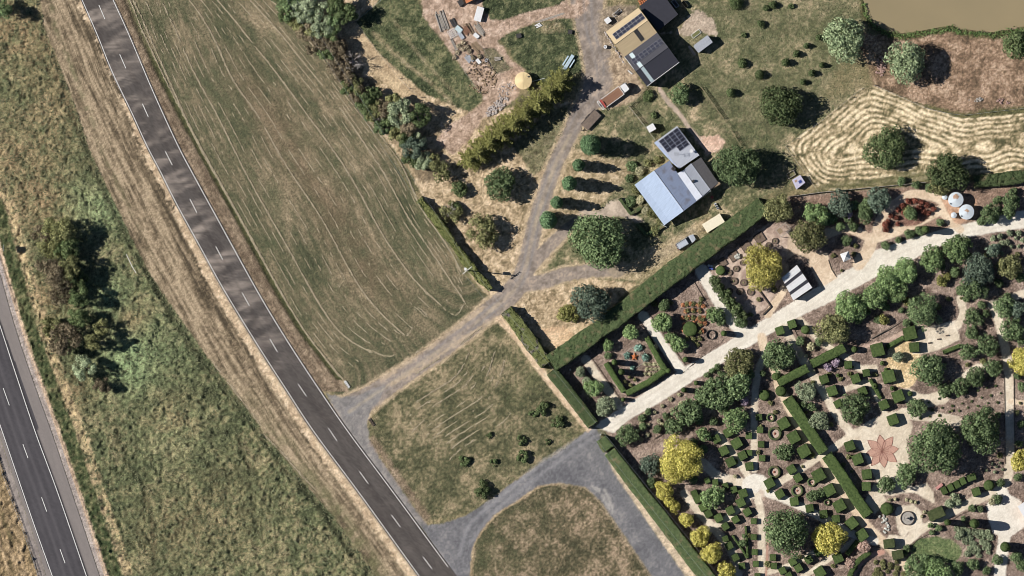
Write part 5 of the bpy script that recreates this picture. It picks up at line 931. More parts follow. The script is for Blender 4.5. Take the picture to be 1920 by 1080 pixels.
# ------------------------------------------------------------------ building materials
def PM(n, rgb, **k): return mat_plain(n, tuple(C(*rgb)*.78), **k)
A30 = atan2(45.4, 61.4)
MT_ = dict(
 tan=PM('tan_roof_metal', (204, 182, 146), var=.10, scale=1.2, rough=.55, streak=(radians(-36.5), 5)), dark=PM('dark_roof_metal', (66, 66, 74), var=.10, scale=1.5, rough=.5, spec=.4, streak=(radians(-36.5), 5)),
 dark2=PM('charcoal_roof_metal', (60, 60, 68), var=.08, scale=1.5, rough=.5), blue=PM('pale_blue_roof_metal', (166, 182, 206), var=.16, scale=1.6, rough=.5, metal=.0, streak=(radians(-53), 7)),
 blue2=PM('aged_blue_roof_metal', (158, 170, 196), var=.14, scale=1.6, rough=.55, streak=(radians(-53), 7), spot=C(126, 128, 140)), zinc=PM('weathered_zinc', (190, 194, 204), var=.14, scale=1.6, rough=.5, streak=(radians(-53), 7)),
 brown=PM('dark_tile_sheet', (92, 90, 92), var=.12, scale=2, rough=.7), wall=PM('cream_wall', (196, 184, 160), var=.08, rough=.85), brick=PM('red_brick', (150, 92, 70), var=.25, scale=6, rough=.9), dkwall=PM('dark_wall_cladding', (70, 70, 74), var=.1),
 white=PM('white_paint', (228, 228, 228), var=.06, rough=.5), cream=PM('cream_paint', (238, 228, 202), var=.06, rough=.55), panel=PM('solar_cell', (52, 54, 68), var=.10, scale=3, rough=.35, spec=.35), frame=PM('panel_frame', (176, 178, 186), var=.05, rough=.4),
 glass=PM('window_glass', (34, 42, 46), var=.1, rough=.15, spec=.5), sky=PM('pale_skylight_sheet', (196, 212, 214), var=.06, rough=.5), rubber=PM('black_rubber', (30, 30, 32), var=.1, rough=.9), steel=PM('galvanised_steel', (170, 174, 182), var=.12, scale=3, rough=.45, spec=.5),
 dksteel=PM('dark_steel', (64, 62, 62), var=.15, rough=.6), wood=PM('weathered_timber', (150, 130, 106), var=.25, scale=5, rough=.9), greywood=PM('grey_timber', (168, 160, 150), var=.25, scale=5, rough=.9), deck=PM('brown_deck_timber', (140, 104, 84), var=.22, scale=4, rough=.85, streak=(radians(-33), 6)),
 decay=PM('worn_trailer_deck', (122, 108, 98), var=.22, scale=2, rough=.85), red=PM('red_paint', (176, 84, 76), var=.15, rough=.5), orange=PM('orange_tarp', (216, 136, 92), var=.12, rough=.8), silver=PM('silver_car_paint', (190, 196, 206), var=.04, rough=.3, spec=.5),
 ltblue=PM('pale_blue_paint', (188, 208, 220), var=.1, rough=.6), stone=PM('pale_stone', (182, 172, 166), var=.3, scale=5, rough=.95), pinkstone=PM('pink_stone', (170, 142, 132), var=.3, scale=5, rough=.95), rust=PM('rusted_steel', (186, 112, 70), var=.3, scale=4, rough=.9),
 terra=PM('pink_brick_paving', (196, 156, 138), var=.32, scale=5, rough=.9), terra2=PM('dark_brick_border', (142, 98, 86), var=.2, scale=6, rough=.9), conc=PM('grey_stone', (168, 162, 154), var=.15, scale=4, rough=.9), tank=PM('cream_tank_plastic', (236, 212, 164), var=.07, scale=.6, rough=.6),
 tanksteel=PM('tank_steel', (206, 214, 220), var=.08, scale=1.2, rough=.5, spec=.4), rustspot=PM('rusty_patch', (182, 150, 126), var=.25, scale=3, rough=.8), edge=PM('timber_edging', (96, 84, 74), var=.2, scale=4, rough=.9), soil=PM('bed_soil', (120, 104, 92), var=.3, scale=5, rough=.95, bump=.4), plastic=PM('blue_plastic', (70, 84, 150), var=.1, rough=.5),
 straw=PM('straw_mulch', (206, 178, 124), var=.3, scale=6, rough=.95), pinkp=PM('faded_pink_paint', (224, 160, 154), var=.12), lilac=PM('pale_lilac_sheet', (204, 200, 220), var=.1, rough=.6))
def z3(p, z): x, y = W(*p); return (x, y, z)
def slab(c, th=.12):
    """roof sheet from four (px,py,z) corners, thickened downwards"""
    m = MB(); pts = [W(p[0], p[1]) for p in c]; zs = [p[2] for p in c]; m.prism(pts, [z-th for z in zs], zs); return m
def lerp(a, b, t): return tuple(a[i]*(1-t)+b[i]*t for i in range(len(a)))
def quadpt(c, u, v): return lerp(lerp(c[0], c[1], u), lerp(c[3], c[2], u), v)
def sub_quad(c, u0, u1, v0, v1, dz=0.0): return [(*quadpt(c, u, v)[:2], quadpt(c, u, v)[2]+dz) for u, v in ((u0, v0), (u1, v0), (u1, v1), (u0, v1))]
def panels(parent, c, nu, nv, gap=.06, name='solar_panel', dz=.10, skip=()):
    for i in range(nu):
        for j in range(nv):
            if (i, j) in skip: continue
            q = sub_quad(c, (i+gap/2)/nu, (i+1-gap/2)/nu, (j+gap/2)/nv, (j+1-gap/2)/nv, dz); p = slab(q, .05).build(name, MT_['frame'], parent)
            qi = sub_quad(q, .035, .965, .03, .97, .012); m = MB(); m.add([z3(k[:2], k[2]) for k in qi][::-1], [[0, 1, 2, 3]])
            f = m.build('cell_sheet', MT_['panel'], p, org=ORG[parent.name])
def rect(cx, cy, L, Wd, ang):      # plan-unit rectangle, ang in plan degrees (clockwise positive, screen sense)
    a = radians(ang); ux, uy = cos(a), sin(a); return [(cx+ux*L*s/2-uy*Wd*t/2, cy+uy*L*s/2+ux*Wd*t/2) for s, t in ((-1, -1), (1, -1), (1, 1), (-1, 1))]
def pr(m, pts, z0, z1): return m.prism([W(*p) for p in pts], z0, z1)
# ------------------------------------------------------------------ big shed
SA, SN, SE, SS = (1135.6, 61), (1197, 15.6), (1273, 117.5), (1212.5, 162.5)
sh = thing('shed', 1204, 89, 'large farm shed, half tan roof and half dark roof, with long solar panel rows', 'shed')
e, r1, r2, vz = 4.2, 5.5, 5.6, 4.35
tq = .455
TW, TE = lerp(SA, SS, tq), lerp(SN, SE, tq)         # seam of tan and dark
def P3(p, z): return (p[0], p[1], z)
tm0, tm1 = lerp(SA, TW, .5), lerp(SN, TE, .5); dm0, dm1 = lerp(TW, SS, .5), lerp(TE, SE, .5)
m = MB(); ins = [lerp(p, (1204, 89), .03) for p in (SA, SN, SE, SS)]; pr(m, ins, 0, 4.05); m.build('wall', MT_['dkwall'], sh)
tan1 = [P3(SA, e), P3(SN, e), P3(tm1, r1), P3(tm0, r1)]; tan2 = [P3(tm0, r1), P3(tm1, r1), P3(TE, vz), P3(TW, vz)]
dk1 = [P3(TW, vz), P3(TE, vz), P3(dm1, r2), P3(dm0, r2)]; dk2 = [P3(dm0, r2), P3(dm1, r2), P3(SE, e), P3(SS, e)]
for c, k, lb in ((tan1, 'tan', 'tan roof slope with solar panels'), (tan2, 'tan', 'tan roof slope with dark strip'), (dk1, 'dark', 'dark roof slope with solar panels'), (dk2, 'dark', 'plain dark roof slope')): setp(slab(c, .14).build('roof', MT_[k], sh), lb)
panels(sh, sub_quad(tan1, .09, .98, .35, .80), 8, 2, dz=.10)
panels(sh, sub_quad(dk1, .07, .98, .33, .68), 8, 2, dz=.12, gap=.09)
setp(slab(sub_quad(tan2, .55, .66, .03, .86, .04), .05).build('skylight', MT_['dksteel'], sh), 'dark skylight strip')
for u0, u1, v0, v1, q in ((.12, .22, .05, .42, dk1), (.13, .23, .60, .99, dk1), (.14, .23, .03, .98, dk2)): slab(sub_quad(q, u0, u1, v0, v1, .05), .06).build('skylight', MT_['sky'], sh)
m = MB(); m.tube(z3(TW, vz+.2), z3(lerp(TW, SS, .42), 5.2), .07, 5); m.tube(z3(lerp(TW, SS, .42), 5.2), z3(lerp(lerp(TW, SS, .42), lerp(TE, SE, .42), .05), 5.3), .07, 5); m.build('conduit', MT_['white'], sh)
m = MB(); m.tube(z3(SS, 4.15), z3(SE, 4.15), .09, 6); m.build('gutter', MT_['white'], sh); m = MB(); m.tube(z3(SA, 4.15), z3(SN, 4.15), .08, 6); m.build('gutter', MT_['tan'], sh)
# two ridge caps
for a, b, k in ((tm0, tm1, 'tan'), (dm0, dm1, 'dark')):
    m = MB(); m.tube(z3(a, (r1 if k == 'tan' else r2)+.0), z3(b, (r1 if k == 'tan' else r2)), .10, 6); m.build('ridge_cap', MT_[k], sh)
lt = thing('carport', 1235, 22, 'flat charcoal carport roof attached to the far end of the big shed', 'carport')
LQ = [(1198.5, 13, 3.0), (1236, -19, 3.0), (1271.3, 27.5, 2.5), (1233.5, 58.5, 2.5)]
slab(LQ, .12).build('roof', MT_['dark2'], lt)
for p in LQ:
    q = lerp(p[:2], (1235, 22), .06); x, y = W(*q); m = MB(); m.box(x, y, .15, .15, -.05, p[2]-.25); m.build('post', MT_['dksteel'], lt)
m = MB(); pr(m, [lerp(p[:2], (1235, 22), .1) for p in LQ], 0, 2.2); m.build('wall', MT_['dkwall'], lt)
# ------------------------------------------------------------------ house
ho = thing('house', 1265, 350, 'farmhouse with pale blue corrugated metal roofs, brick chimney and solar rear wing', 'house')
HU, HV = (.59, .807), (.807, -.59)
def hp(u, v, z=None): p = (1200+HU[0]*u+HV[0]*v, 339+HU[1]*u+HV[1]*v); return p if z is None else (*p, z)
EA, EB = hp(0, 0), hp(94, 0); VA, VB = hp(0, -13), hp(94, -13)
R3 = [('veranda roof along the front', 'blue', [hp(0, -13, 2.3), hp(0, 0, 2.72), hp(94, 0, 2.72), hp(94, -13, 2.3)]),
 ('pale blue front roof slope', 'blue', [hp(0, 0, 2.8), hp(0, 32, 4.6), hp(94, 32, 4.6), hp(94, 0, 2.8)]),
 ('grey blue back slope of the front gable', 'blue2', [hp(0, 32, 4.6), hp(2, 66, 2.9), hp(93, 63, 3.0), hp(94, 32, 4.6)]),
 ('worn pale slope of the second gable', 'zinc', [hp(30, 64.5, 3.0), hp(32, 77, 3.7), hp(92.5, 76.5, 3.7), hp(93, 63, 3.03)]),
 ('zinc slope behind the second ridge', 'zinc', [hp(32, 77, 3.7), hp(30, 96, 2.9), hp(91, 96, 2.9), hp(92.5, 76.5, 3.7)]),
 ('dark tiled lean-to roof', 'brown', [hp(31, 96.5, 2.85), hp(32, 118, 2.4), hp(90, 116, 2.4), hp(91, 96.5, 2.85)])]
for lb, k, c in R3: setp(slab(c, .12).build('roof', MT_[k], ho), lb)
for k_ in (1, 3, 4):
    c = R3[k_][2]; m = MB(); a, b = (c[1], c[2]); m.tube(z3(a[:2], a[2]+.03), z3(b[:2], b[2]+.03), .07, 5); m.build('ridge_cap', MT_['zinc'], ho)
for a, b, z in ((hp(93.5, 0), hp(93.5, 96), 2.75), (hp(94, -13), hp(94, -1), 2.3)):
    m = MB(); m.tube(z3(a, z), z3(b, z), .07, 5); m.build('fascia', MT_['white'], ho)
m = MB(); pr(m, [lerp(p, (1262, 355), .04) for p in (hp(2, 0), hp(3, 63), hp(32, 66), hp(34, 115), hp(89, 113), hp(91, 64), hp(92, 0))], 0, 2.45); m.build('wall', MT_['wall'], ho)
m = MB()
for u in (.0, .25, .5, .75, 1): x, y = W(*lerp(VA, VB, u*.96+.02)); m.box(x+.15, y+.1, .11, .11, -.05, 2.2)
m.build('veranda_posts', MT_['white'], ho)
W1, W2, W3, W4 = (1226, 268), (1269, 236.5), (1311, 291.5), (1276, 314)
WL = (1252, 297)
wr0, wr1 = lerp(W1, WL, .0), None
wc1 = [(*W1, 2.7), (*lerp(W1, W2, .3), 3.3), (*lerp(WL, W3, .33), 3.3), (*WL, 2.7)]
wc2 = [(*lerp(W1, W2, .3), 3.3), (*W2, 2.6), (*W3, 2.6), (*lerp(W4, W4, 0), 3.2)]
wc2 = [(*lerp(W1, W2, .12), 3.3), (*W2, 2.6), (*W3, 2.6), (1273, 317, 3.3)]; wc1 = [(*W1, 2.7), (*lerp(W1, W2, .12), 3.3), (1273, 317, 3.3), (1258, 304, 2.7)]
setp(slab(wc1, .12).build('roof', MT_['blue2'], ho), 'narrow pale slope of the rear wing'); setp(slab(wc2, .12).build('roof', MT_['zinc'], ho), 'rear wing roof slope carrying solar panels')
m = MB(); pr(m, [lerp(p, (1268, 278), .05) for p in (W1, W2, W3, (1278, 312), (1258, 303))], 0, 2.45); m.build('wall', MT_['wall'], ho)
panels(ho, sub_quad(wc2, .04, .97, .04, .44), 4, 4, dz=.14); panels(ho, sub_quad(wc2, .46, .95, .45, .60), 2, 2, dz=.14)
m = MB(); x, y = W(1262, 317); m.box(x, y, .8, .65, 2.6, 5.3, radians(-33)); m.build('chimney', MT_['brick'], ho); m = MB(); m.box(x, y, .9, .75, 5.3, 5.42, radians(-33)); m.box(x-.15, y, .22, .22, 5.42, 5.6); m.build('chimney_cap', MT_['dksteel'], ho)
m = MB(); x, y = W(1299, 340); m.box(x, y, .7, .5, 3.6, 3.95, radians(33)); m.build('roof_vent', MT_['dksteel'], ho)
m = MB(); x, y = W(1297, 284); m.tube((x, y, 2.7), (x, y, 3.5), .04); m.cyl(x-.15, y+.05, .12, 3.4, 3.55, 12, .42); m.build('satellite_dish', MT_['white'], ho)
m = MB(); x, y = W(1268, 289); m.tube((x, y, 2.8), (x, y, 5.0), .035)
for k in range(5): m.tube((x-.5+.25*k, y-.5, 4.9), (x-.5+.25*k, y+.5, 4.9), .02, 4)
m.tube((x-.6, y, 4.9), (x+.6, y, 4.9), .025, 4); m.build('antenna', MT_['dksteel'], ho)
m = MB(); m.tube(z3((1240, 421), 2.25), z3((1250, 426), 2.2), .05); m.build('downpipe', MT_['white'], ho)
m = MB(); pr(m, [(1330, 352), (1348, 341), (1351, 345), (1333, 356)], 2.3, 2.42); m.build('porch_roof', MT_['wood'], ho)
m = MB(); pr(m, [(1237, 412), (1246, 424), (1252, 421), (1243, 409)], .0, .14); m.build('step', MT_['conc'], ho)
# ------------------------------------------------------------------ vehicles
def local(cx, cy, ang, zoff=0):
    a = radians(ang); ux, uy = cos(a), sin(a)
    return lambda l, t: W(cx+(ux*l-uy*t)/M_PX, cy+(uy*l+ux*t)/M_PX)         # l forwards, t to the right, metres
def wheel(parent, f, l, t, r=.36, w=.24):
    m = MB(); p = Vector((*f(l, t-w/2), r)); q = Vector((*f(l, t+w/2), r)); m.tube(p, q, r, 14); o = m.build('wheel', MT_['rubber'], parent)
    m = MB(); d = (q-p).normalized()*.012; m.tube(p-d, q+d, r*.55, 10); m.build('rim', MT_['steel'], o, org=ORG[parent.name])
def pl(m, f, pts, z0, z1): return m.prism([f(*p) for p in pts], z0, z1)
car = thing('station_wagon', 1286, 454, 'silver station wagon parked on dry grass beside the broad hedge', 'car'); f = local(1286, 454, -31)
m = MB(); pl(m, f, [(-2.3, -.8), (-2.25, -.88), (1.6, -.9), (2.15, -.78), (2.4, -.5), (2.45, 0), (2.4, .5), (2.15, .78), (1.6, .9), (-2.25, .88), (-2.3, .8), (-2.36, 0)], .28, .72)
V0 = [(-2.3, -.86), (1.1, -.86), (1.1, .86), (-2.3, .86)]; pl(m, f, [(-2.3, -.86), (1.5, -.88), (2.05, -.74), (2.33, -.45), (2.37, 0), (2.33, .45), (2.05, .74), (1.5, .88), (-2.3, .86)], .72, [.95, .95, .88, .84, .84, .84, .88, .95, .95]); m.build('body', MT_['silver'], car)
m = MB()
def frus(m, f, a, z0, b, z1):
    V = [(*f(*p), z0) for p in a]+[(*f(*p), z1) for p in b]; n = len(a); m.add(V, [list(range(n, 2*n))[::-1]]+[[i, n+i, n+(i+1) % n, (i+1) % n] for i in range(n)])
frus(m, f, [(-2.28, -.82), (1.15, -.84), (1.15, .84), (-2.28, .82)], .95, [(-2.1, -.64), (.35, -.66), (.35, .66), (-2.1, .64)], 1.42); m.build('windows', MT_['glass'], car)
m = MB(); pl(m, f, [(-2.16, -.66), (.33, -.68), (.33, .68), (-2.16, .66)], 1.42, 1.50); m.build('roof', MT_['silver'], car)
m = MB()
for t in (-.52, .52): m.tube((*f(-1.9, t), 1.56), (*f(.1, t), 1.56), .025, 5)
m.build('roof_rails', MT_['steel'], car)
for l in (-1.45, 1.45):
    for t in (-.78, .78): wheel(car, f, l, t, .32, .2)
for t in (-.6, .6):
    m = MB(); pl(m, f, [(2.22, t-.14), (2.4, t-.10), (2.4, t+.10), (2.22, t+.14)], .62, .75); m.build('headlight', MT_['sky'], car)
    m = MB(); pl(m, f, [(-2.37, t-.12), (-2.3, t-.12), (-2.3, t+.12), (-2.37, t+.12)], .7, .95); m.build('tail_light', MT_['red'], car)
    m = MB(); pl(m, f, [(.85, t*1.62-.09), (1.0, t*1.62-.09), (1.0, t*1.62+.09), (.85, t*1.62+.09)], .92, 1.05); m.build('wing_mirror', MT_['dksteel'], car)
m = MB(); pl(m, f, [(-2.5, -.8), (-2.36, -.82), (-2.36, .82), (-2.5, .8)], .35, .55); m.build('rear_bumper', MT_['dksteel'], car)
tk = thing('flatbed_truck', 1152, 180, 'white cab truck with long brown timber tray, parked nose to the shed', 'truck'); f = local(1152, 179, -36)
m = MB(); pl(m, f, [(-4.4, -.42), (3.9, -.42), (3.9, .42), (-4.4, .42)], .62, .86); m.build('chassis', MT_['dksteel'], tk)
for k in range(6): m = MB(); t0 = -1.05+.35*k; pl(m, f, [(-3.05, t0+.01), (1.95, t0+.01), (1.95, t0+.34), (-3.05, t0+.34)], .95, 1.04+.006*(k % 2)); m.build('deck_plank', MT_['deck'], tk)
for t in (-1.13, 1.13): m = MB(); pl(m, f, [(-3.05, t-.06), (1.95, t-.06), (1.95, t+.06), (-3.05, t+.06)], .88, 1.12); m.build('side_rail', MT_['white'], tk)
m = MB(); pl(m, f, [(1.95, -1.19), (2.08, -1.19), (2.08, 1.19), (1.95, 1.19)], .88, 1.9); m.build('headboard', MT_['white'], tk)
m = MB(); frus(m, f, [(2.3, -1.02), (3.75, -1.0), (4.05, -.8), (4.05, .8), (3.75, 1.0), (2.3, 1.02)], .75, [(2.3, -1.0), (3.7, -.98), (3.98, -.78), (3.98, .78), (3.7, .98), (2.3, 1.0)], 1.6); m.build('cab', MT_['white'], tk)
m = MB(); frus(m, f, [(2.32, -.98), (3.68, -.96), (3.95, -.76), (3.95, .76), (3.68, .96), (2.32, .98)], 1.6, [(2.34, -.9), (3.5, -.88), (3.68, -.7), (3.68, .7), (3.5, .88), (2.34, .9)], 2.2); m.build('windscreen', MT_['glass'], tk)
m = MB(); pl(m, f, [(2.3, -.93), (3.5, -.91), (3.70, -.72), (3.70, .72), (3.5, .91), (2.3, .93)], 2.2, 2.32); m.build('cab_roof', MT_['white'], tk)
for l, t in ((3.1, -.95), (3.1, .95), (-1.9, -.9), (-1.9, .9), (-2.9, -.9), (-2.9, .9)): wheel(tk, f, l, t, .42, .3)
m = MB(); pl(m, f, [(-3.6, -1.1), (-3.1, -1.1), (-3.1, 1.1), (-3.6, 1.1)], .7, .85); m.build('tail_platform', MT_['red'], tk)
m = MB(); pl(m, f, [(-3.5, -.5), (-3.0, -.5), (-3.0, .3), (-3.5, .3)], .9, 1.35); pl(m, f, [(-3.3, -.1), (-3.05, -.1), (-3.05, .8), (-3.3, .8)], 1.04, 1.3); m.build('winch', MT_['red'], tk)
m = MB()
for a, b in (((-4.2, -1.15), (-4.2, 1.15)), ((-3.72, -1.15), (-3.72, 1.15)), ((-4.2, -1.15), (-3.72, -1.15)), ((-4.2, 1.15), (-3.72, 1.15))): m.tube((*f(*a), 1.0), (*f(*b), 1.0), .09, 4)
m.build('ramp_frame', MT_['white'], tk)
for t in (-1.08, 1.08): m = MB(); pl(m, f, [(3.3, t-.14), (3.42, t-.14), (3.42, t+.14), (3.3, t+.14)], 1.7, 2.0); m.build('wing_mirror', MT_['dksteel'], tk)
tr = thing('flat_trailer', 1107, 225, 'brown flat-deck trailer parked across the farm drive edge', 'trailer'); f = local(1108, 225, -47.5)
for k in range(5): m = MB(); t0 = -1.05+.42*k; pl(m, f, [(-2.35, t0+.01), (2.35, t0+.01), (2.35, t0+.41), (-2.35, t0+.41)], .62, .72+.006*(k % 2)); m.build('deck_plank', MT_['decay'], tr)
m = MB()
for t in (-1.1, 1.1): pl(m, f, [(-2.4, t-.05), (2.4, t-.05), (2.4, t+.05), (-2.4, t+.05)], .52, .80)
pl(m, f, [(2.36, -1.1), (2.46, -1.1), (2.46, 1.1), (2.36, 1.1)], .52, .80); m.build('side_rail', MT_['dksteel'], tr)
m = MB(); m.tube((*f(-2.35, -.6), .6), (*f(-3.5, 0), .5), .06, 5); m.tube((*f(-2.35, .6), .6), (*f(-3.5, 0), .5), .06, 5); m.build('drawbar', MT_['dksteel'], tr)
m = MB(); m.tube((*f(-3.2, .1), .0), (*f(-3.2, .1), .8), .07, 6); m.build('jockey_wheel', MT_['steel'], tr)
for l in (-.3, .5):
    for t in (-1.22, 1.22): wheel(tr, f, l, t, .34, .2)
def van(name, label, cat_, cx, cy, L, Wd, ang, h, mat, ridge=None, dbar=None, rnd=.15):
    t = thing(name, cx, cy, label, cat_); f = local(cx, cy, ang); m = MB(); l, w = L/2, Wd/2
    pl(m, f, [(-l, -w+rnd), (-l+rnd, -w), (l-rnd, -w), (l, -w+rnd), (l, w-rnd), (l-rnd, w), (-l+rnd, w), (-l, w-rnd)], .45, h-.1); m.build('body', mat, t)
    m = MB(); l2, w2 = l-.06, w-.06; z = h; pl(m, f, [(-l2, -w2), (l2, -w2), (l2, w2), (-l2, w2)], h-.1, h); m.build('roof', mat, t)
    if ridge: m = MB(); pl(m, f, [(-l2, -.06), (l2, -.06), (l2, .06), (-l2, .06)], h, h+.05); m.build('roof_seam', MT_['steel'], t)
    for s in (-1, 1): wheel(t, f, 0, s*(w-.12), .33, .2)
    if dbar: m = MB(); m.tube((*f(dbar*l, -.4), .5), (*f(dbar*(l+1.2), 0), .48), .05, 5); m.tube((*f(dbar*l, .4), .5), (*f(dbar*(l+1.2), 0), .48), .05, 5); m.build('drawbar', MT_['dksteel'], t)
    return t, f
van('caravan', 'grey white caravan parked right of the big shed on the lawn', 'caravan', 1318, 83, 4.25, 2.15, -37, 2.3, MT_['steel'], True, None, .25)
van('covered_trailer', 'long cream white box trailer lying against the broad hedge', 'trailer', 1337.7, 418.5, 4.9, 2.35, -32, 2.0, MT_['cream'], None, -1, .04)
t = thing('pallet_steps', 1297, 95, 'row of pale timber pallets laid at the caravan door', 'pallets'); f = local(1297.5, 95, 56)
for k in range(5): m = MB(); pl(m, f, [(-1.3+.52*k, -.3), (-.84+.52*k, -.3), (-.84+.52*k, .3), (-1.3+.52*k, .3)], .02, .16); m.build('pallet', MT_['greywood'], t)
def frame_bed(label, cx, cy, L, Wd, ang, h=.3, mat='white', fill='soil', cat_='raised bed', name='raised_bed', tk_=.08):
    t = thing(name, cx, cy, label, cat_); f = local(cx, cy, ang); l, w = L/2, Wd/2
    for a, b, c, d in ((-l, -w, l, -w+tk_), (-l, w-tk_, l, w), (-l, -w+tk_, -l+tk_, w-tk_), (l-tk_, -w+tk_, l, w-tk_)): m = MB(); pl(m, f, [(a, b), (c, b), (c, d), (a, d)], 0, h); m.build('side_board', MT_[mat], t)
    if fill: m = MB(); pl(m, f, [(-l+tk_, -w+tk_), (l-tk_, -w+tk_), (l-tk_, w-tk_), (-l+tk_, w-tk_)], 0, h*.75); m.build('soil', MT_[fill] if fill in MT_ else fill, t)
    return t, f
frame_bed('white framed garden bed in front of the grey caravan', 1305, 63.5, 2.3, 1.0, -37, .3, 'white', LEAF['olive'])
t, f = frame_bed('white framed box trailer with dark load beside the charcoal carport', 1266, 7, 1.9, .95, 53, .9, 'white', 'dksteel', 'trailer', 'box_trailer')
for s in (-1, 1): wheel(t, f, 0, s*.6, .28, .16)
t, f = frame_bed('thin steel frame leaning on posts near the top right of the carport', 1284, 8, 1.7, .8, 50, .8, 'dksteel', None, 'trestle', 'trestle_table', .05)
# --- small farm things
def cuboid(name, label, cat_, cx, cy, L, Wd, ang, h, mat, lid=None, group=None):
    t = thing(name, cx, cy, label, cat_, group); f = local(cx, cy, ang); m = MB(); l, w = L/2, Wd/2; pl(m, f, [(-l, -w), (l, -w), (l, w), (-l, w)], 0, h-.1); m.build('body', MT_[mat], t); m = MB(); pl(m, f, [(-l-.05, -w-.05), (l+.05, -w-.05), (l+.05, w+.05), (-l-.05, w+.05)], h-.1, h); m.build('lid', MT_[lid or mat], t); return t
cuboid('tank_cube', 'small square white crate left of the tan shed roof', 'crate', 1139.5, 38.5, 1.25, 1.2, -36, 1.1, 'white')
cuboid('garden_hut', 'small white square hut roof on the lawn above the house', 'hut', 1221, 240, 1.7, 1.5, -30, 1.9, 'white')
t = thing('steel_drum', 1135, 88, 'round white drum with lid on the dirt left of the big shed', 'drum'); x, y = W(1135, 88); m = MB(); m.cyl(x, y, .42, 0, .85, 14); m.build('body', MT_['white'], t); m = MB(); m.cyl(x-.1, y+.06, .22, .85, .93, 10); m.build('lid', MT_['steel'], t)
t = thing('water_tank', 981, 151, 'cream coloured round water tank with conical lid above the windbreak row', 'water tank'); x, y = W(981, 151.5); m = MB(); m.cyl(x, y, 1.95, 0, 1.7, 36); m.build('body', MT_['tank'], t)
m = MB(); V = [(x, y, 2.15)]+[(x+2.02*cos(2*pi*i/36), y+2.02*sin(2*pi*i/36), 1.72) for i in range(36)]; m.add(V, [[0, 1+i, 1+(i+1) % 36] for i in range(36)]); m.build('lid', MT_['tank'], t)
for k in range(12): a = 2*pi*k/12; m = MB(); m.tube((x+.5*cos(a), y+.5*sin(a), 2.07), (x+1.95*cos(a), y+1.95*sin(a), 1.76), .035, 4); m.build('lid_rib', MT_['tank'], t)
m = MB(); m.cyl(x+1.2, y+.95, .2, 1.75, 1.98, 10); m.build('hatch', MT_['dksteel'], t)
m = MB(); m.tube((x+2.0, y-.2, .1), (x+5.0, y+.6, .08), .06, 6); m.build('pipe', MT_['white'], t)
t = thing('picnic_table', 1066, 117, 'pale blue picnic table with two benches on the lawn above the windbreak row', 'picnic table'); f = local(1066, 117, -58)
m = MB()
for k in range(3): m = MB(); pl(m, f, [(-2.0, -.4+.27*k), (2.0, -.4+.27*k), (2.0, -.15+.27*k), (-2.0, -.15+.27*k)], .72, .78); m.build('table_plank', MT_['ltblue'], t)
for s in (-1, 1):
    m = MB(); pl(m, f, [(-1.3 if s < 0 else -.9, s*.85-.16), (1.3, s*.85-.16), (1.3, s*.85+.16), (-1.3 if s < 0 else -.9, s*.85+.16)], .42, .47); m.build('bench_seat', MT_['ltblue'], t)
    m = MB(); m.tube((*f(s*1.2, -.8), 0), (*f(s*1.2, .1), .7), .05, 5); m.tube((*f(s*1.2, .8), 0), (*f(s*1.2, -.1), .7), .05, 5); m.build('leg', MT_['ltblue'], t)
cuboid('site_container', 'white oblong box trailer standing in the dirt farm yard', 'container', 898, 26.5, 3.3, 1.6, -75, 1.1, 'white')
t = thing('small_shed', 874, 0, 'orange roofed small shed at the top edge of the farm yard', 'shed'); m = MB(); Q = [(868, -12, 2.4), (880, -26, 2.4), (892, -2, 2.0), (874, 7, 2.0)]; pr(m, [q[:2] for q in Q], 0, 1.9); m.build('wall', MT_['wood'], t); slab(Q, .1).build('roof', MT_['orange'], t)
t = thing('roof_sheet_stack', 863, 5, 'dark sheet stack leaning beside the orange roofed shed', 'sheets'); m = MB(); pr(m, [(857, 3), (865, -3), (871, 6), (863, 13)], 0, .7); m.build('sheet', MT_['dksteel'], t)
t = thing('tile_stack', 1205, 3, 'stack of orange red roof tiles beside the charcoal carport', 'tile stack')
for i in range(5): 
    for j in range(3): m = MB(); x, y = W(1198+3.6*i+1.5*j, 6-2.4*i+3*j-4); m.box(x, y, .36, .28, 0, .3+.1*((i+j) % 3), radians(33)); m.build('tile', MT_['orange'], t)
# junk of the yard
def plank_pile(label, a, b, n, w, mat, h=.3, name='timber_stack', cat_='timber stack', spread=0.3):
    cx, cy = (a[0]+b[0])/2, (a[1]+b[1])/2; t = thing(name, cx, cy, label, cat_); L = hypot(b[0]-a[0], b[1]-a[1])*M_PX; ang = math.degrees(atan2(b[1]-a[1], b[0]-a[0])); f0 = local(cx, cy, ang)
    for i in range(n):
        tt = (i-(n-1)/2)*w; l = L/2*random.uniform(.75, 1); s = random.uniform(-.3, .3); sk = random.uniform(-spread, spread)*.3; m = MB(); z = random.choice([0, 0, .08, .16])
        pl(m, f0, [(-l+s, tt-w*.4-sk), (l+s, tt-w*.4+sk), (l+s, tt+w*.4+sk), (-l+s, tt+w*.4-sk)], z, z+h*random.uniform(.4, 1)); m.build('plank', MT_[mat], t)
plank_pile('long grey timber pile at the left edge of the farm yard', (822, 22), (835, 58), 7, .32, 'greywood'); plank_pile('pair of pale rails laid beside the pink dirt drive', (1005, 42), (1060, 24), 2, .25, 'greywood', .15, spread=0)
plank_pile('dark sheet metal strip between timber piles', (845, 34), (854, 50), 2, .6, 'dksteel', .25, 'metal_sheets', 'metal sheets'); plank_pile('two pale rails in the middle of the junk rows', (873, 42), (887, 64), 3, .3, 'wood', .25)
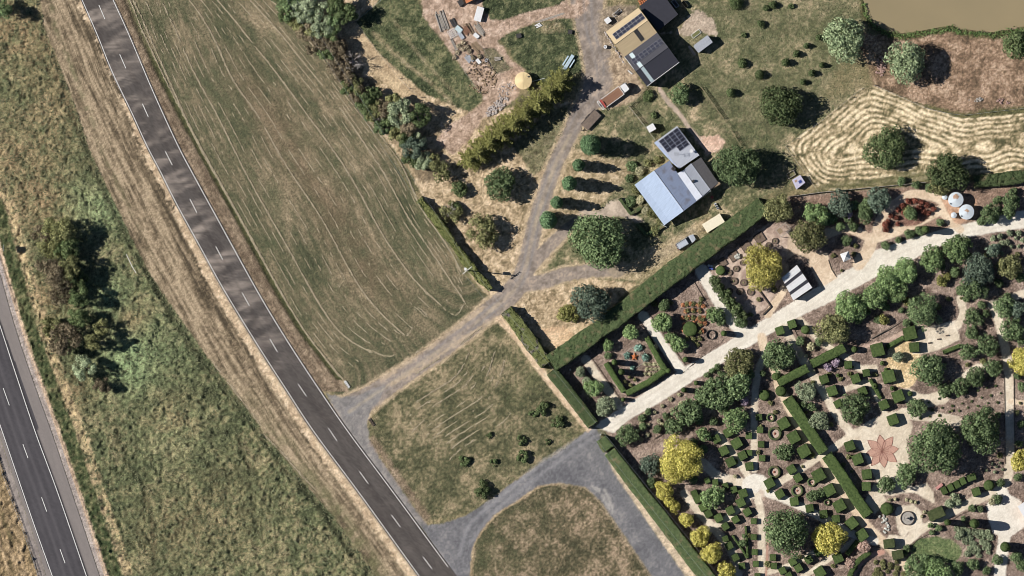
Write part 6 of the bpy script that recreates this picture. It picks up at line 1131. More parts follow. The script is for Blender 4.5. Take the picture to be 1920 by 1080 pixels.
plank_pile('grey timber rails right of the junk rows', (892, 44), (907, 66), 4, .3, 'greywood', .35); plank_pile('brown timber offcuts among the junk rows', (884, 80), (902, 96), 6, .3, 'wood', .2); plank_pile('thin pipes along the left yard border', (845, 72), (862, 105), 3, .22, 'greywood', .15)
plank_pile('grey corrugated sheets near the lower junk piles', (874, 103), (884, 117), 5, .28, 'steel', .3, 'metal_sheets', 'metal sheets'); plank_pile('pale timber bench frame on the green patch of the yard', (927, 111), (941, 109), 3, .3, 'greywood', .45); plank_pile('broken white boards on the lawn near the dirt drive', (1003, 50), (1014, 46), 3, .3, 'white', .2)
plank_pile('brown boards under the white sheets of the junk row', (870, 50), (878, 64), 5, .3, 'deck', .3)
t = thing('lattice_frame', 848, 62, 'white lattice frame lying on the junk rows', 'lattice'); f = local(848, 63, 60)
for k in range(5):
    m = MB(); pl(m, f, [(-1.0, -.85+.4*k), (1.0, -.85+.4*k), (1.0, -.76+.4*k), (-1.0, -.76+.4*k)], .3, .36); m.build('bar', MT_['white'], t); m = MB(); pl(m, f, [(-1.0+.45*k, -.95), (-.91+.45*k, -.95), (-.91+.45*k, .9), (-1.0+.45*k, .9)], .37, .43); m.build('bar', MT_['white'], t)
for nm, lb, cx, cy, L, Wd, a, h, mt in (('metal_sheet', 'pale grey panel lying on the junk rows', 860, 55, 1.6, 1.1, 40, .5, 'sky'), ('metal_sheet', 'blue grey panel at the end of the dark metal strip', 864, 66, 1.9, .8, 55, .4, 'steel'), ('metal_sheet', 'crumpled white sheet near the grey rails', 893, 67, 1.3, .8, 40, .4, 'white'), ('metal_sheet', 'white panel scrap by the lower junk piles', 897, 115, 1.2, .7, 50, .3, 'white'), ('trough', 'dark square trough on the lawn below the dirt drive', 973, 67, 1.1, .9, -15, .5, 'dksteel'), ('fire_pit', 'dark low drum grate on the farm lawn', 1069, 60, .9, .9, 10, .5, 'dksteel')): cuboid(nm, lb, nm.replace('_', ' '), cx, cy, L, Wd, a, h, mt)
t = thing('tyre', 912, 113, 'pale round tyre ring among the lower junk piles', 'tyre'); m = MB(); x, y = W(912, 113); m.ring(x, y, .22, .42, 0, .22, 16); m.build('ring', MT_['steel'], t)
t = thing('trailer_chassis', 1156, 24, 'small steel trailer frame on the gravel left of the carport', 'trailer'); f = local(1157, 24, -40); m = MB()
for a, b in (((-1.1, -.35), (1.1, -.35)), ((-1.1, .35), (1.1, .35)), ((-1.1, -.35), (-1.1, .35)), ((1.1, -.35), (1.1, .35)), ((-.2, -.35), (.6, .35))): m.tube((*f(*a), .35), (*f(*b), .35), .06, 5)
m.build('frame_bars', MT_['steel'], t); m = MB(); pl(m, f, [(-.6, -.2), (.6, -.2), (.6, .25), (-.6, .25)], .38, .6); m.build('load', MT_['dksteel'], t)
plank_pile('short white pole on the ground beside the dark shed corner', (1176, 130), (1184, 138), 1, .3, 'white', .15, 'white_pole', 'pole')
def rocks(label, spots, mat, kind=None, name='rock_pile', size=(.18, .45)):
    rg = random.Random(len(spots)); cx = sum(s[0] for s in spots)/len(spots); cy = sum(s[1] for s in spots)/len(spots); t = thing(name, cx, cy, label, 'rock pile'); m = MB()
    for (px, py) in spots:
        x, y = W(px, py); s = rg.uniform(*size); a = rg.uniform(0, 6.28); n = 6; lo = [(x+s*cos(a+i*pi/3)*rg.uniform(.7, 1.1), y+s*sin(a+i*pi/3)*rg.uniform(.6, 1), -.02) for i in range(n)]; z = s*rg.uniform(.5, 1)
        hi = [(x+(p[0]-x)*.6, y+(p[1]-y)*.6, z*rg.uniform(.8, 1.1)) for p in lo]; m.add(lo+hi, [list(range(n, 2*n))]+[[i, (i+1) % n, n+(i+1) % n, n+i] for i in range(n)])
    o = m.build('stones', mat, t); setp(o, kind='stuff'); return t
rg = random.Random(4)
def scat(cx, cy, rx, ry, n, rot=0):
    o = []
    for i in range(n):
        a = rg.uniform(0, 6.28); q = rg.uniform(0, 1)**.5; u, v = rx*q*cos(a), ry*q*sin(a); o.append((cx+u*cos(rot)-v*sin(rot), cy+u*sin(rot)+v*cos(rot)))
    return o
rocks('pinkish stone heap between the two pale grey-green trees', scat(1652, 124, 11, 18, 90), MT_['pinkstone']); rocks('whitish rubble ribbon above the left end of the windbreak row', scat(932, 200, 26, 9, 110, -.7), MT_['stone'])
rocks('scattered brown clods below the junk rows', scat(905, 145, 28, 30, 120), MT_['wood'], size=(.12, .4)); rocks('pale stones on the reddish dam bank', scat(1830, 187, 14, 4, 14), MT_['conc']); rocks('clods at the right side of the dam bank', scat(1880, 190, 14, 6, 16), MT_['pinkstone'])
rocks('loose rubble along the yard border above the water tank', scat(950, 170, 20, 12, 50, -.6), MT_['stone'], size=(.1, .3)); rocks('dug clods strip at the foot of the lower junk', scat(900, 125, 22, 16, 60), MT_['soil'], size=(.12, .35))
rocks('stone row lining the shed front on the dirt', [(1134+1.6*i+rg.uniform(-1, 1), 60+2.6*i+rg.uniform(-1, 1)) for i in range(24)], MT_['stone'], size=(.15, .35)); rocks('stone row edging the orange flower bed along the gravel drive', [(1362-2.6*i+rg.uniform(-1, 1), 633+2.1*i) for i in range(32)], MT_['edge'], size=(.10, .22))
for px, py in ((868, 80), (860, 86), (880, 96), (886, 108), (868, 92), (858, 98), (899, 106), (852, 108), (876, 88)): shrub('dry straw-coloured weed clump', px, py, 5, .6, 'straw', name='weed_clump', cat_='weed', leafs=.3, group='weeds in the junk rows')
# ------------------------------------------------------------------ garden structures
ks = thing('kiosk', 1494, 530, 'white metal shed with two dark roof stripes beside the gravel drive', 'shed')
KQ = [(1466, 519, 3.0), (1493.5, 496, 3.0), (1523, 540, 2.6), (1487, 564, 2.6)]; KQ = [(1465, 521, 3.0), (1493.5, 496.5, 3.0), (1522.5, 539.5, 2.6), (1487, 563.5, 2.6)]
m = MB(); pr(m, [lerp(q[:2], (1494, 530), .06) for q in KQ], 0, 2.5); m.build('wall', MT_['wall'], ks)
for k in range(5):
    v0, v1 = [(0, .26), (.26, .38), (.38, .64), (.64, .76), (.76, 1)][k]; setp(slab(sub_quad(KQ, 0, 1, v0+.003, v1-.003, .02 if k % 2 else 0), .08).build('roof_sheet', MT_['dark2' if k % 2 else 'white'], ks), 'dark roof stripe' if k % 2 else None)
cv = thing('pyramid_canopy', 1584.5, 481, 'small white pyramid canopy on posts above a dark bed', 'canopy'); Q = [(1574.5, 476.5), (1590, 471), (1595, 485), (1581, 491.5)]; x, y = W(1584.8, 481)
m = MB(); m.add([(*W(*q), 2.3) for q in Q]+[(x, y, 3.3)], [[0, 1, 4][::-1], [1, 2, 4][::-1], [2, 3, 4][::-1], [3, 0, 4][::-1]]); m.build('roof', MT_['white'], cv)
for q in Q: a, b = W(*lerp(q, (1584.8, 481), .12)); m = MB(); m.box(a, b, .12, .12, -.05, 2.4); m.build('post', MT_['white'], cv)
def rtank(label, px, py, r, h, spot, cone=.35):
    t = thing('round_tank', px, py, label, 'water tank'); x, y = W(px, py); R = r*M_PX; m = MB(); m.cyl(x, y, R, 0, h, 32); m.build('body', MT_['tanksteel'], t); m = MB(); V = [(x, y, h+cone)]+[(x+R*1.02*cos(2*pi*i/32), y+R*1.02*sin(2*pi*i/32), h+.01) for i in range(32)]; m.add(V, [[0, 1+i, 1+(i+1) % 32] for i in range(32)]); m.build('lid', MT_['tanksteel'], t)
    if spot: 
        m = MB(); V = [(x+spot[0], y+spot[1], h+cone*.93+.03)]+[(x+spot[0]+spot[2]*cos(2*pi*i/14)*(1+.2*sin(i*2.3)), y+spot[1]+spot[2]*sin(2*pi*i/14)*(1+.2*cos(i*1.7)), h+cone*.62+.03) for i in range(14)]; m.add(V, [[0, 1+i, 1+(i+1) % 14] for i in range(14)]); m.build('stain', MT_['rustspot'], t)
        m = MB(); m.cyl(x-R*.72, y-R*.55, .16, h+.05, h+.3, 8); m.build('hatch', MT_['dksteel'], t)
    return t
rtank('upper of the two large silver round tanks, with a rusty stain on top', 1791.5, 374.5, 14, 2.3, (0, .6, .7)); rtank('lower of the two large silver round tanks, with a tan stain in the middle', 1811.5, 397.5, 14, 2.3, (.05, .1, .55)); rtank('small round tank left of the upper silver tank', 1771, 369.5, 5, 1.2, None, .25); rtank('small round tank left of the lower silver tank', 1788, 403.5, 5.4, 1.3, None, .25)
hh = thing('henhouse', 1497, 342, 'tiny white roofed henhouse with blue and brown objects on its roof', 'henhouse'); Q = [(1484.5, 337.5, 1.9), (1500, 328, 1.9), (1509.5, 342.5, 1.6), (1493, 355.5, 1.6)]; m = MB(); pr(m, [lerp(q[:2], (1497, 341), .08) for q in Q], 0, 1.5); m.build('wall', MT_['wood'], hh); slab(Q, .07).build('roof', MT_['lilac'], hh)
slab(sub_quad(Q, .5, .8, .45, .75, .06), .05).build('roof_panel', MT_['plastic'], hh); slab(sub_quad(Q, .2, .45, .2, .4, .06), .05).build('roof_panel', MT_['rustspot'], hh)
frame_bed('small timber pen frame left of the henhouse', 1483, 327, 2.0, 1.3, -30, .5, 'greywood', None, 'pen', 'pen_frame')
# star paving
sp_ = thing('star_paving', 1654, 846, 'eight-pointed star of pink brick paving with dark petal borders', 'paving'); cx, cy = 1654, 846
for k in range(8):
    a = radians(22.5+45*k+14); L = 34 if k % 2 == 0 else 31; wd = 8.2; tip = (cx+L*cos(a), cy+L*sin(a)); px_, py_ = -sin(a), cos(a)
    def side(s): return [(cx+L*t*cos(a)+px_*s*wd*sin(pi*min(1, t*1.0))*(.95 if t < .6 else .9), cy+L*t*sin(a)+py_*s*wd*sin(pi*t)) for t in (.12, .28, .42, .56, .7, .84)]
    pts = [(cx, cy)]+side(1)+[tip]+side(-1)[::-1]; m = MB(); pr(m, pts, .0, .028+.004*(k % 2)); pe = m.build('petal', MT_['terra'], sp_)
    m = MB(); e1 = [(cx, cy)]+side(1)+[tip]; e2 = [(cx, cy)]+side(-1)+[tip]
    for e_ in (e1, e2):
        for q, w in zip(e_[:-1], e_[1:]): m.tube(z3(q, .045), z3(w, .045), .06, 4)
    m.build('border', MT_['terra2'], pe, org=ORG[sp_.name])
# fountain
fo = thing('fountain', 1705, 971, 'round stone fountain basin with a small dark statue at its centre', 'fountain'); x, y = W(1701.5, 971.5)
m = MB(); m.ring(x, y, 1.5, 1.68, 0, .45, 32); m.build('rim', MT_['edge'], fo); m = MB(); m.cyl(x, y, 1.5, -.02, .28, 32); m.build('basin_floor', MT_['conc'], fo); m = MB(); m.ring(x, y, .75, .83, .2, .33, 24); m.build('inner_ring', MT_['conc'], fo)
m = MB(); m.cyl(x, y, .3, .28, .8, 12, .22); m.cyl(x, y, .42, .8, .95, 12, .5); m.build('pedestal', MT_['conc'], fo); m = MB(); m.cyl(x, y, .16, .95, 1.5, 10, .1); m.cyl(x, y, .10, 1.5, 1.72, 10, .08); m.cyl(x, y, .13, 1.72, 1.95, 10, .07); m.tube((x, y, 1.45), (x+.32, y+.2, 1.25), .05, 6); m.tube((x, y, 1.45), (x-.3, y-.1, 1.25), .05, 6); m.build('statue', MT_['dksteel'], fo)
# rusty star sculpture with square border
st = thing('star_sculpture', 1190, 669, 'rusty steel star sculpture lying in a square bed of rosette plants', 'sculpture'); x, y = W(1190, 669); m = MB(); V = [(x, y, .75)]; 
for k in range(10): a = 2*pi*k/10+.3; r = 1.05 if k % 2 == 0 else .48; V.append((x+r*cos(a), y+r*sin(a), .1 if k % 2 == 0 else .28))
m.add(V, [[0, 1+k, 1+(k+1) % 10] for k in range(10)]); m.build('star_body', MT_['rust'], st)
frame_bed('square pale timber border round the rusty star', 1192, 669, 4.6, 4.5, -33, .18, 'greywood', None, 'bed border', 'bed_border', .12)
# potted garden: square frames, round beds
for i, (px, py, s) in enumerate(((1399, 462, 2.3), (1376, 480, 2.2), (1424, 446, 2.3), (1354, 492, 2.0))): frame_bed(['dark soil-filled square bed beside the yellow tree', 'square bed with white flowers and a pot', 'square bed with a round pot, uppermost of the row', 'square bed with a round bush, lowest of the row'][i], px, py, s, s, -33, .28, 'edge', 'soil', 'raised bed', 'square_bed', .1)
def rbed(px, py, r):
    t = thing('round_bed', px, py); x, y = W(px, py); R = r*M_PX; m = MB(); m.ring(x, y, R*.84, R, 0, .32, 20); m.build('rim', MT_['edge'], t); m = MB(); m.cyl(x, y, R*.84, -.02, .22, 20); m.build('soil', MT_['soil'], t); m = MB(); m.cyl(x, y, R*.25, .22, .4, 6, .1); m.build('small_plant', LEAF['olive'], t); reg(t, 'round timber-edged planter', px, py, 'planter', 'round planters of the potted garden')
for p in ((1380, 504, 6), (1367, 511, 5.8), (1376, 527, 7), (1394, 530, 6.5), (1369, 546, 6), (1387, 546.5, 6.8), (1407, 547.5, 6.8), (1453, 452, 6), (1441, 460, 6), (1422, 444.5, 4), (1392, 493, 5)): rbed(*p)
rb = thing('ring_trellis', 1333, 627, 'round thin metal ring trellis at the corner of the orange flower bed', 'trellis'); x, y = W(1333, 627.5); m = MB(); m.ring(x, y, 1.02, 1.13, .0, .5, 30); m.build('ring', MT_['dksteel'], rb)
for a in range(3): m = MB(); th = a*2.1+.4; m.tube((x, y, .1), (x+1.02*cos(th), y+1.02*sin(th), .1), .03, 4); m.build('spoke', MT_['edge'], rb)
shrub('white-flowered plant in the square bed', 1383, 481, 6, .7, 'white', name='flowering_plant', cat_='plant', leafs=.22, label='white flower mass in the square bed near the yellow tree')
pg = thing('pergola', 1466, 430, 'timber pergola frame between the olive trees and potted garden', 'pergola'); f = local(1468, 431, -38)
for l, t in ((-1.4, -1.0), (1.4, -1.0), (-1.4, 1.0), (1.4, 1.0)): m = MB(); m.tube((*f(l, t), 0), (*f(l, t), 2.1), .07, 5); m.build('post', MT_['greywood'], pg)
for a, b in (((-1.5, -1), (1.5, -1)), ((-1.5, 1), (1.5, 1)), ((-1.4, -1.1), (-1.4, 1.1)), ((1.4, -1.1), (1.4, 1.1))): m = MB(); m.tube((*f(*a), 2.15), (*f(*b), 2.15), .08, 4); m.build('beam', MT_['greywood'], pg)
m = MB(); pl(m, f, [(-1.3, -.9), (-.2, -.9), (-.2, .4), (-1.3, .4)], 2.2, 2.26); m.build('roof_sheet', MT_['wood'], pg)
bn = thing('garden_bench', 1761, 912, 'pink painted slatted bench left of the box row', 'bench'); f = local(1761, 912, -38)
for k in range(4): m = MB(); pl(m, f, [(-.95, -.34+.18*k), (.95, -.34+.18*k), (.95, -.22+.18*k), (-.95, -.22+.18*k)], .42, .47); m.build('slat', MT_['pinkp'], bn)
for s in (-1, 1): m = MB(); pl(m, f, [(s*.8-.05, -.34), (s*.8+.05, -.34), (s*.8+.05, .34), (s*.8-.05, .34)], 0, .42); m.build('leg', MT_['dksteel'], bn)
for px, py in ((1743, 643), (1760, 636), (1776, 629)):
    t = thing('court_stone', px, py); m = MB(); x, y = W(px, py); m.box(x, y, .75, .3, 0, .3, radians(8)); m.build('block', MT_['edge'], t); reg(t, 'small dark block on pale gravel court', px, py, 'stone block')
t = thing('leaning_log', 1660, 612, 'long thin dark trunk lying slanted across the garden bed', 'log'); m = MB(); m.tube((*W(1634, 635), .2), (*W(1665, 617), .45), .14, 6, .11); m.tube((*W(1665, 617), .45), (*W(1695, 597), .5), .11, 6, .07); m.build('stem', BARK, t)
t = thing('white_hut', 1915, 955, 'corner of a white building roof at the right edge near the bottom', 'building'); Q = [(1907, 949, 2.8), (1935, 930, 2.8), (1960, 965, 2.8), (1928, 985, 2.8)]; m = MB(); pr(m, [lerp(q[:2], (1932, 957), .08) for q in Q], 0, 2.6); m.build('wall', MT_['brick'], t); slab(Q, .12).build('roof', MT_['white'], t)
t = thing('red_bin', 1335, 370, 'small red bin standing by the house corner', 'bin'); m = MB(); x, y = W(1335, 370); m.box(x, y, .55, .55, 0, .95, .4); m.build('body', MT_['red'], t); m = MB(); m.box(x, y, .6, .6, .95, 1.02, .4); m.build('lid', MT_['red'], t)
t = thing('garden_chair', 1344, 388, 'white garden furniture stack above the cream trailer', 'chair'); f = local(1344, 387, 60)
for k in range(3): m = MB(); pl(m, f, [(-.9+.6*k, -.25), (-.45+.6*k, -.25), (-.45+.6*k, .25), (-.9+.6*k, .25)], .4, .46); pl(m, f, [(-.9+.6*k, .2), (-.45+.6*k, .2), (-.45+.6*k, .27), (-.9+.6*k, .27)], .46, .9); m.build('seat', MT_['white'], t)
t = thing('plastic_crates', 1331, 502, 'blue and white plastic tubs at the shaded corner of the potted garden', 'tubs')
for k, (dx, dy, c) in enumerate(((0, 0, 'plastic'), (4, 2, 'plastic'), (-2, -4, 'white'), (3, -3, 'white'))): m = MB(); x, y = W(1331+dx, 502+dy); m.cyl(x, y, .25, 0, .5, 10, .3); m.build('tub', MT_[c], t)
# flat edging boards along the beds
def edging(label, pts, z=.16, w=.10):
    cx = sum(p[0] for p in pts)/len(pts); cy = sum(p[1] for p in pts)/len(pts); t = thing('bed_edging', cx, cy, label, 'edging')
    for a, b in zip(pts[:-1], pts[1:]):
        m = MB(); d = Vector((b[0]-a[0], b[1]-a[1])).normalized(); n = (-d.y*w/2/M_PX, d.x*w/2/M_PX); pr(m, [(a[0]+n[0], a[1]+n[1]), (b[0]+n[0], b[1]+n[1]), (b[0]-n[0], b[1]-n[1]), (a[0]-n[0], a[1]-n[1])], -.02, z); m.build('board', MT_['edge'], t)
edging('timber edging left of the first side path near the entrance', [(1092, 684), (1153, 763)]); edging('timber edging right of the first side path near the entrance', [(1107, 668), (1166, 752)]); edging('timber edging between the rusty star garden and second side path', [(1200, 602), (1225, 640), (1266, 703)]); edging('timber edging between second side path and orange flower bed', [(1217, 588), (1285, 684)])
edging('timber edging between orange flower bed and cream path', [(1299, 524), (1328, 574)]); edging('timber edging along the potted garden by the drive', [(1420, 541), (1445, 575), (1430, 590)], .4, .25); edging('timber edging on the left of the long right gravel walk', [(1883, 702), (1885, 870)]); edging('timber edging on the right of the long right gravel walk', [(1901, 702), (1903, 860)])
edging('timber edging of the canopy bed', [(1553, 487), (1559, 505), (1568, 519)]); edging('timber edging along the left garden walk', [(1436, 650), (1456, 700), (1462, 722)]); edging('timber edging along the lower fountain path', [(1690, 1042), (1720, 1012), (1765, 990), (1800, 965), (1850, 945)]); edging('timber edging right of the upper side walk', [(1486, 612), (1532, 700)])
edging('timber edging below the mulch bed at the garden entrance', [(1228, 822), (1254, 806)], .3, .2)
# ------------------------------------------------------------------ poles, wires, fences, signs
pp = thing('power_pole', 871, 505, 'white power pole with crossarm and transformer at the paddock corner', 'power pole'); x, y = W(875.5, 507); m = MB(); m.cyl(x, y, .16, -.1, 9.6, 10, .12); m.build('pole', MT_['conc'], pp)
m = MB(); a, b = W(868, 513.5), W(885, 500); m.tube((*a, 9.2), (*b, 9.2), .09, 5); m.build('crossarm', MT_['white'], pp)
for u in (.05, .35, .65, .95): q = lerp(a, b, u); m = MB(); m.cyl(*q, .07, 9.28, 9.5, 7); m.build('insulator', MT_['white'], pp)
m = MB(); m.cyl(x-.35, y+.3, .36, 7.4, 8.4, 12); m.build('transformer', MT_['white'], pp)
def wire(label, p, q, z0, z1, sag=1.0):
    cx, cy = (p[0]+q[0])/2, (p[1]+q[1])/2; t = thing('overhead_wire', cx, cy, label, 'wire'); n = 14; m = MB(); P = []
    for i in range(n+1): u = i/n; P.append((*W(*lerp(p, q, u)), z0*(1-u)+z1*u-sag*4*u*(1-u)))
    for a_, b_ in zip(P[:-1], P[1:]): m.tube(a_, b_, .015, 4)
    m.build('cable', MT_['steel'], t)
wire('left overhead wire running down from the pole over the drive hedge', (869, 512), (1349, 1112), 9.4, 9.2); wire('right overhead wire running down from the pole over the drive hedge', (883, 501), (1364, 1100), 9.4, 9.2)
wire('overhead wire running up along the paddock edge from the pole', (869, 511), (500, -60), 9.4, 9.2, 1.6); wire('second overhead wire running up along the paddock edge', (882, 500), (512, -68), 9.4, 9.2, 1.6)
def fence(label, pts, sp=3.0, h=1.1, pm='greywood', rails=(.4, .75, 1.05), wr=.012, name='fence', rail_r=None):
    pts = [tuple(p) for p in pts]; L = plen(np.array(pts)); n = max(2, int(L*M_PX/sp)+1); q = resample(np.array(pts, float), n); c = q.mean(0); t = thing(name, c[0], c[1], label, 'fence'); pm0 = None
    for i, p in enumerate(q):
        x, y = W(*p)
        if pm0 is None:
            m = MB(); m.cyl(x, y, .07, -.2, h, 6); pm0 = m.build('post', MT_[pm], t); x0, y0 = x, y
        else: o = pm0.copy(); COL.objects.link(o); o.parent = t; o.location = (x-x0, y-y0, 0); ORG[o.name] = ORG[t.name]
    for zr in rails:
        m = MB()
        for a_, b_ in zip(q[:-1], q[1:]): m.tube((*W(*a_), zr), (*W(*b_), zr), rail_r or wr, 4)
        m.build('rail' if rail_r else 'wire', MT_[pm if rail_r else 'steel'], t)
fence('pale rail fence between the hay field and the garden top beds', [(1478, 369), (1535, 361), (1640, 351), (1735, 342)], 2.4, 1.2, 'greywood', (.35, .7, 1.05), rail_r=.06); fence('wire fence at the left end of the hay field', [(1473, 274), (1500, 312), (1535, 361)], 2.5, rail_r=.04, rails=(1.05,)); fence('wire fence on the upper left edge of the hay field', [(1473, 274), (1545, 224), (1616, 166)], 3)
fence('wire fence between the dam bank and hay field', [(1640, 160), (1740, 205), (1800, 217), (1920, 203), (1985, 195)], 3); fence('rail fence left of the path to the big shed', [(1179, 199), (1205, 232), (1228, 262)], 2.2, 1.2, rail_r=.05); fence('long dark rail fence on the lawn above the house', [(1314, 163), (1335, 193), (1356, 222)], 2.2, 1.3, 'wood', rail_r=.05)
fence('short fence stub left of the broad green house tree', [(1372, 246), (1388, 272)], 1.6, 1.2, 'wood', rail_r=.05); fence('wire fence between the scrub and green farm paddock', [(640, 48), (668, 40), (705, 8), (740, -20)], 3); fence('wire fence along the inner scrub edge', [(668, 42), (716, 108), (760, 160), (830, 215)], 3); fence('wire fence along the paddock side of the vine hedgerow', [(722, 270), (778, 362), (845, 465), (870, 500), (905, 545)], 3, 1.1)
fence('yard fence along the left border of the junk rows', [(818, 30), (850, 95), (880, 150), (902, 175)], 3, 1.0); fence('white post and rail gate by the shed corner path', [(1180, 199), (1198, 184), (1213, 164)], 1.4, 1.1, 'dksteel', rail_r=.04); fence('thin fence right of the junk rows', [(894, 72), (912, 100), (924, 130)], 2.2, .8)
def barrier(label, pts, sp=3.05):
    L = plen(np.array(pts)); n = int(L*M_PX/sp)+1; q = resample(cat(pts, 5), n); c = q.mean(0); t = thing('cable_barrier', c[0], c[1], label, 'barrier'); p0 = None
    for p in q:
        x, y = W(*p)
        if p0 is None: m = MB(); m.box(x, y, .11, .07, -.05, .85); p0 = m.build('post', MT_['dksteel'], t); x0, y0 = x, y
        else: o = p0.copy(); COL.objects.link(o); o.parent = t; o.location = (x-x0, y-y0, 0)
    for zr in (.5, .62, .74): m = MB(); [m.tube((*W(*a_), zr), (*W(*b_), zr), .022, 4) for a_, b_ in zip(q[:-1], q[1:])]; m.build('cable', MT_['steel'], t)
barrier('cable barrier with posts along the right shoulder of the highway', [(-20, 440), (17, 551), (34, 600), (67, 695), (107, 815), (140, 911), (165, 982), (199, 1079), (212, 1125)]); barrier('cable barrier with posts along the left shoulder of the highway', [(-30, 780), (2.5, 882), (19, 930), (45, 1001), (69, 1072), (82, 1120)])
def sign(label, px, py, h, kind, s):
    t = thing('road_sign', px, py, label, 'road sign'); x, y = W(px, py); m = MB(); m.cyl(x, y, .05, -.1, h, 8); m.build('post', MT_['steel'], t); m = MB()
    if kind == 'diamond': m.add([(x+.06, y, h-2*s), (x+.06, y-s, h-s), (x+.06, y, h), (x+.06, y+s, h-s), (x+.09, y, h-2*s), (x+.09, y-s, h-s), (x+.09, y, h), (x+.09, y+s, h-s)], [[0, 1, 2, 3], [7, 6, 5, 4], [0, 4, 5, 1], [1, 5, 6, 2], [2, 6, 7, 3], [3, 7, 4, 0]])
    else: m.box(x+.08, y, .05, s*2, h-1.6, h)
    m.build('sign_plate', MT_['steel'], t)
sign('diamond road sign on a thin post at the highway shoulder', 187, 1032, 2.7, 'diamond', .55); sign('tall sign plate on a thin post at the left edge by the highway', 7, 465, 4.3, 'rect', .75)
t = thing('bent_pipe', 246, 494, 'pale bent pipe lying in the tall grass between the roads', 'pipe'); m = MB(); P = [(*W(237, 477), .55), (*W(242, 487), .6), (*W(248, 500), .6), (*W(255.5, 512), .55)]; [m.tube(a_, b_, .07, 6) for a_, b_ in zip(P[:-1], P[1:])]; m.build('tube', MT_['white'], t)
for px, py, lb in ((651, 721, 'white striped culvert headwall at the farm drive corner'), (697, 792, 'dark culvert grate beside the farm drive mouth')):
    t = thing('culvert', px, py, lb, 'culvert'); f = local(px, py, 55)
    for k in range(4): m = MB(); pl(m, f, [(-1.0+.5*k, -.3), (-.65+.5*k, -.3), (-.65+.5*k, .3), (-1.0+.5*k, .3)], -.05, .3); m.build('block', MT_['white' if px < 690 else 'edge'], t)
t = thing('gate_post', 1119, 800, 'pair of pale posts at the garden entrance gap', 'gate')
for q in ((1113, 797), (1126, 815)): m = MB(); x, y = W(*q); m.box(x, y, .2, .2, 0, 1.4, .5); m.build('post', MT_['white'], t)
t = thing('white_marker', 1069, 693, 'tiny white statue at the shaded hedge corner of the garden', 'ornament'); m = MB(); x, y = W(1069, 693); m.cyl(x, y, .25, 0, .3, 10, .2); m.cyl(x, y, .18, .3, 1.0, 10, .1); m.build('figure', MT_['white'], t)
# ------------------------------------------------------------------ straw rows and grass tufts (uncountable)
def scatter(name, P, ang, L, asp, z, mat, tilt=.25):
    n = len(P); x = (P[:, 0]-960)*M_PX; y = (540-P[:, 1])*M_PX; t = np.c_[np.cos(ang), -np.sin(ang), RNG.normal(size=n)*tilt*.4]; nr = unit(np.c_[RNG.normal(size=(n, 2))*tilt, np.ones(n)])
    V, F = cards(np.c_[x, y, z+RNG.uniform(0, .1, n)], nr, L*RNG.uniform(.5, 1.5, n), asp, t); o = link(name, mesh_np(name, V, F, mat)); setp(o, kind='stuff'); return o
PP = []; AA = []; ZZ = []
def straw_row(pts, dens, w, br=.45, seed=0):
    q = resample(pts, max(4, int(plen(pts)*dens))); g = np.gradient(q, axis=0); a = np.arctan2(g[:, 1], g[:, 0]); k = fbm(np.arange(len(q))/dens/26, np.full(len(q), seed*3.7), 2, 4) > br
    q = q[k]; a = a[k]; off = RNG.normal(size=len(q))*w; PP.append(np.c_[q[:, 0]-np.sin(a)*off, q[:, 1]+np.cos(a)*off]); AA.append(a+RNG.normal(size=len(a))*.14)
for i, L in enumerate(PAD):
    straw_row(L, 2.8, .65, .30, i); straw_row(L+1.6, 1.4, .6, .45, i+40)
    if i < 5:
        A, B = resample(PAD[i], 60), resample(PAD[i+1], 60)
        for j, u in enumerate((.22, .42, .60, .80)): straw_row(A*(1-u)+B*u, 1.3, .5, .545, 10+i*7+j)
straw_row(DITCH+np.array([5.5, 0]), 3.0, .7, .25, 3)
for j, p in enumerate(([(660, 690), (700, 700), (740, 690), (790, 655)], [(720, 600), (757, 630), (775, 610), (778, 580)], [(690, 655), (730, 668), (775, 650)], [(780, 700), (850, 655), (905, 612)], [(795, 545), (850, 590), (870, 570)], [(760, 560), (800, 592), (795, 640)])): straw_row(cat(p, 6), 1.6, .9, .52, 60+j)
base2 = np.array([(770, 815), (784, 798), (806, 780), (842, 757), (882, 730), (904, 694), (918, 652)], float)
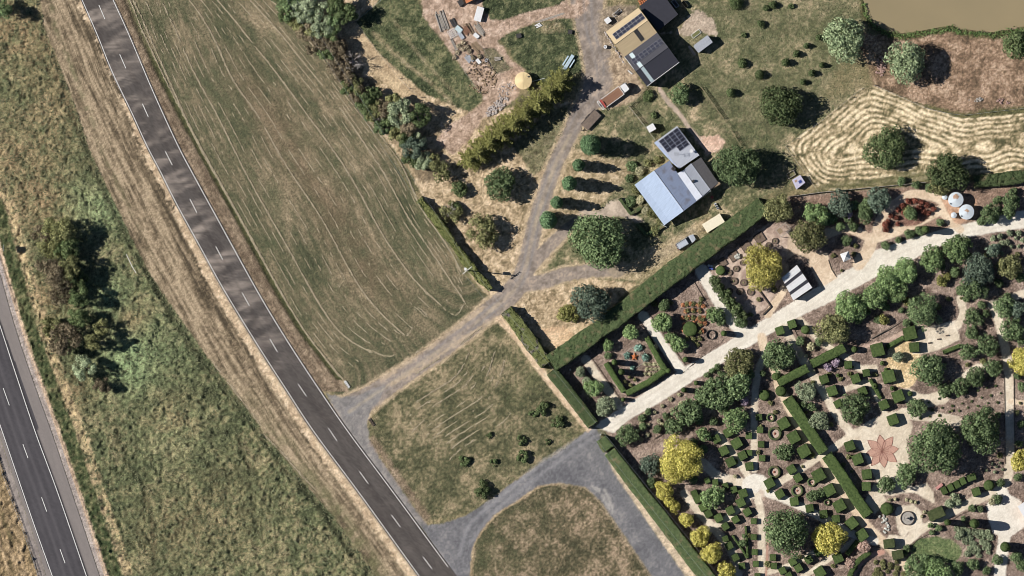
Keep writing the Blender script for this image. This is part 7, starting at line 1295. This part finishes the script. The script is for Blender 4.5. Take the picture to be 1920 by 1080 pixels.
for j in range(11):
    o = np.array([9.5, 8.0])*(j-3); q = cat(base2+o, 6); k0 = max(0, 10-3*j) if j < 4 else random.randint(0, 6); k1 = len(q)-random.choice([0, 2, 5, 9]) if j < 7 else len(q)-10-random.randint(0, 6); straw_row(q[k0:k1], 1.6, .8, .47, 80+j)
straw_row(cat([(495, 815), (530, 850), (560, 885), (600, 925), (622, 935)], 6), 2.4, .9, .4, 97); straw_row(cat([(385, 660), (430, 720), (480, 785), (530, 850)], 6), 1.6, .9, .5, 98)
scatter('hay_rows', np.concatenate(PP), np.concatenate(AA), .60, .17, -.03, LEAF['straw'], .10)
# tall grass tufts in the meadow and rough edges
n = 60000; P = np.c_[RNG.uniform(-60, 740, n), RNG.uniform(-40, 1120, n)]
ii = np.clip(((P[:, 0]-gx[0])/ST).astype(int), 0, W_-1); jj = np.clip(((P[:, 1]-gy[0])/ST).astype(int), 0, H_-1)
hd = psdf(hwpoly, P[:, 0], P[:, 1]); k = (LAB[jj, ii] == LI['meadow']) & (hd > 6); P = P[k]; hz = HT[jj[k], ii[k]]
fl = fbm(P[:, 0]/40, P[:, 1]/40, 3, 3)*8
scatter('tall_grass', P, fl+RNG.normal(size=len(P))*.6, .55, .35, hz+.1, LEAF['tuft'], .7)

# reeds and long grass on the pond edge
q = resample(np.array([(1619, 5), (1624, 30), (1640, 48), (1662, 60), (1690, 66), (1730, 61), (1786, 51), (1800, 58), (1862, 63), (1905, 55), (1985, 47)], float), 900); q = q+RNG.normal(size=q.shape)*np.array([2.2, 3.0])+np.array([0, 2])
scatter('pond_reeds', q, RNG.uniform(0, 6.28, len(q)), .55, .4, .1, LEAF['hedge'], .8)
n = 26000; P = np.c_[RNG.uniform(650, 1640, n), RNG.uniform(-40, 420, n)]; ii = ((P[:, 0]-gx[0])/ST).astype(int); jj = ((P[:, 1]-gy[0])/ST).astype(int); P = P[np.isin(LAB[jj, ii], [LI['lawn']])]
scatter('lawn_grass', P, RNG.uniform(0, 6.28, len(P)), .34, .4, -.02, LEAF['tuft'], .5)
finish_labels()
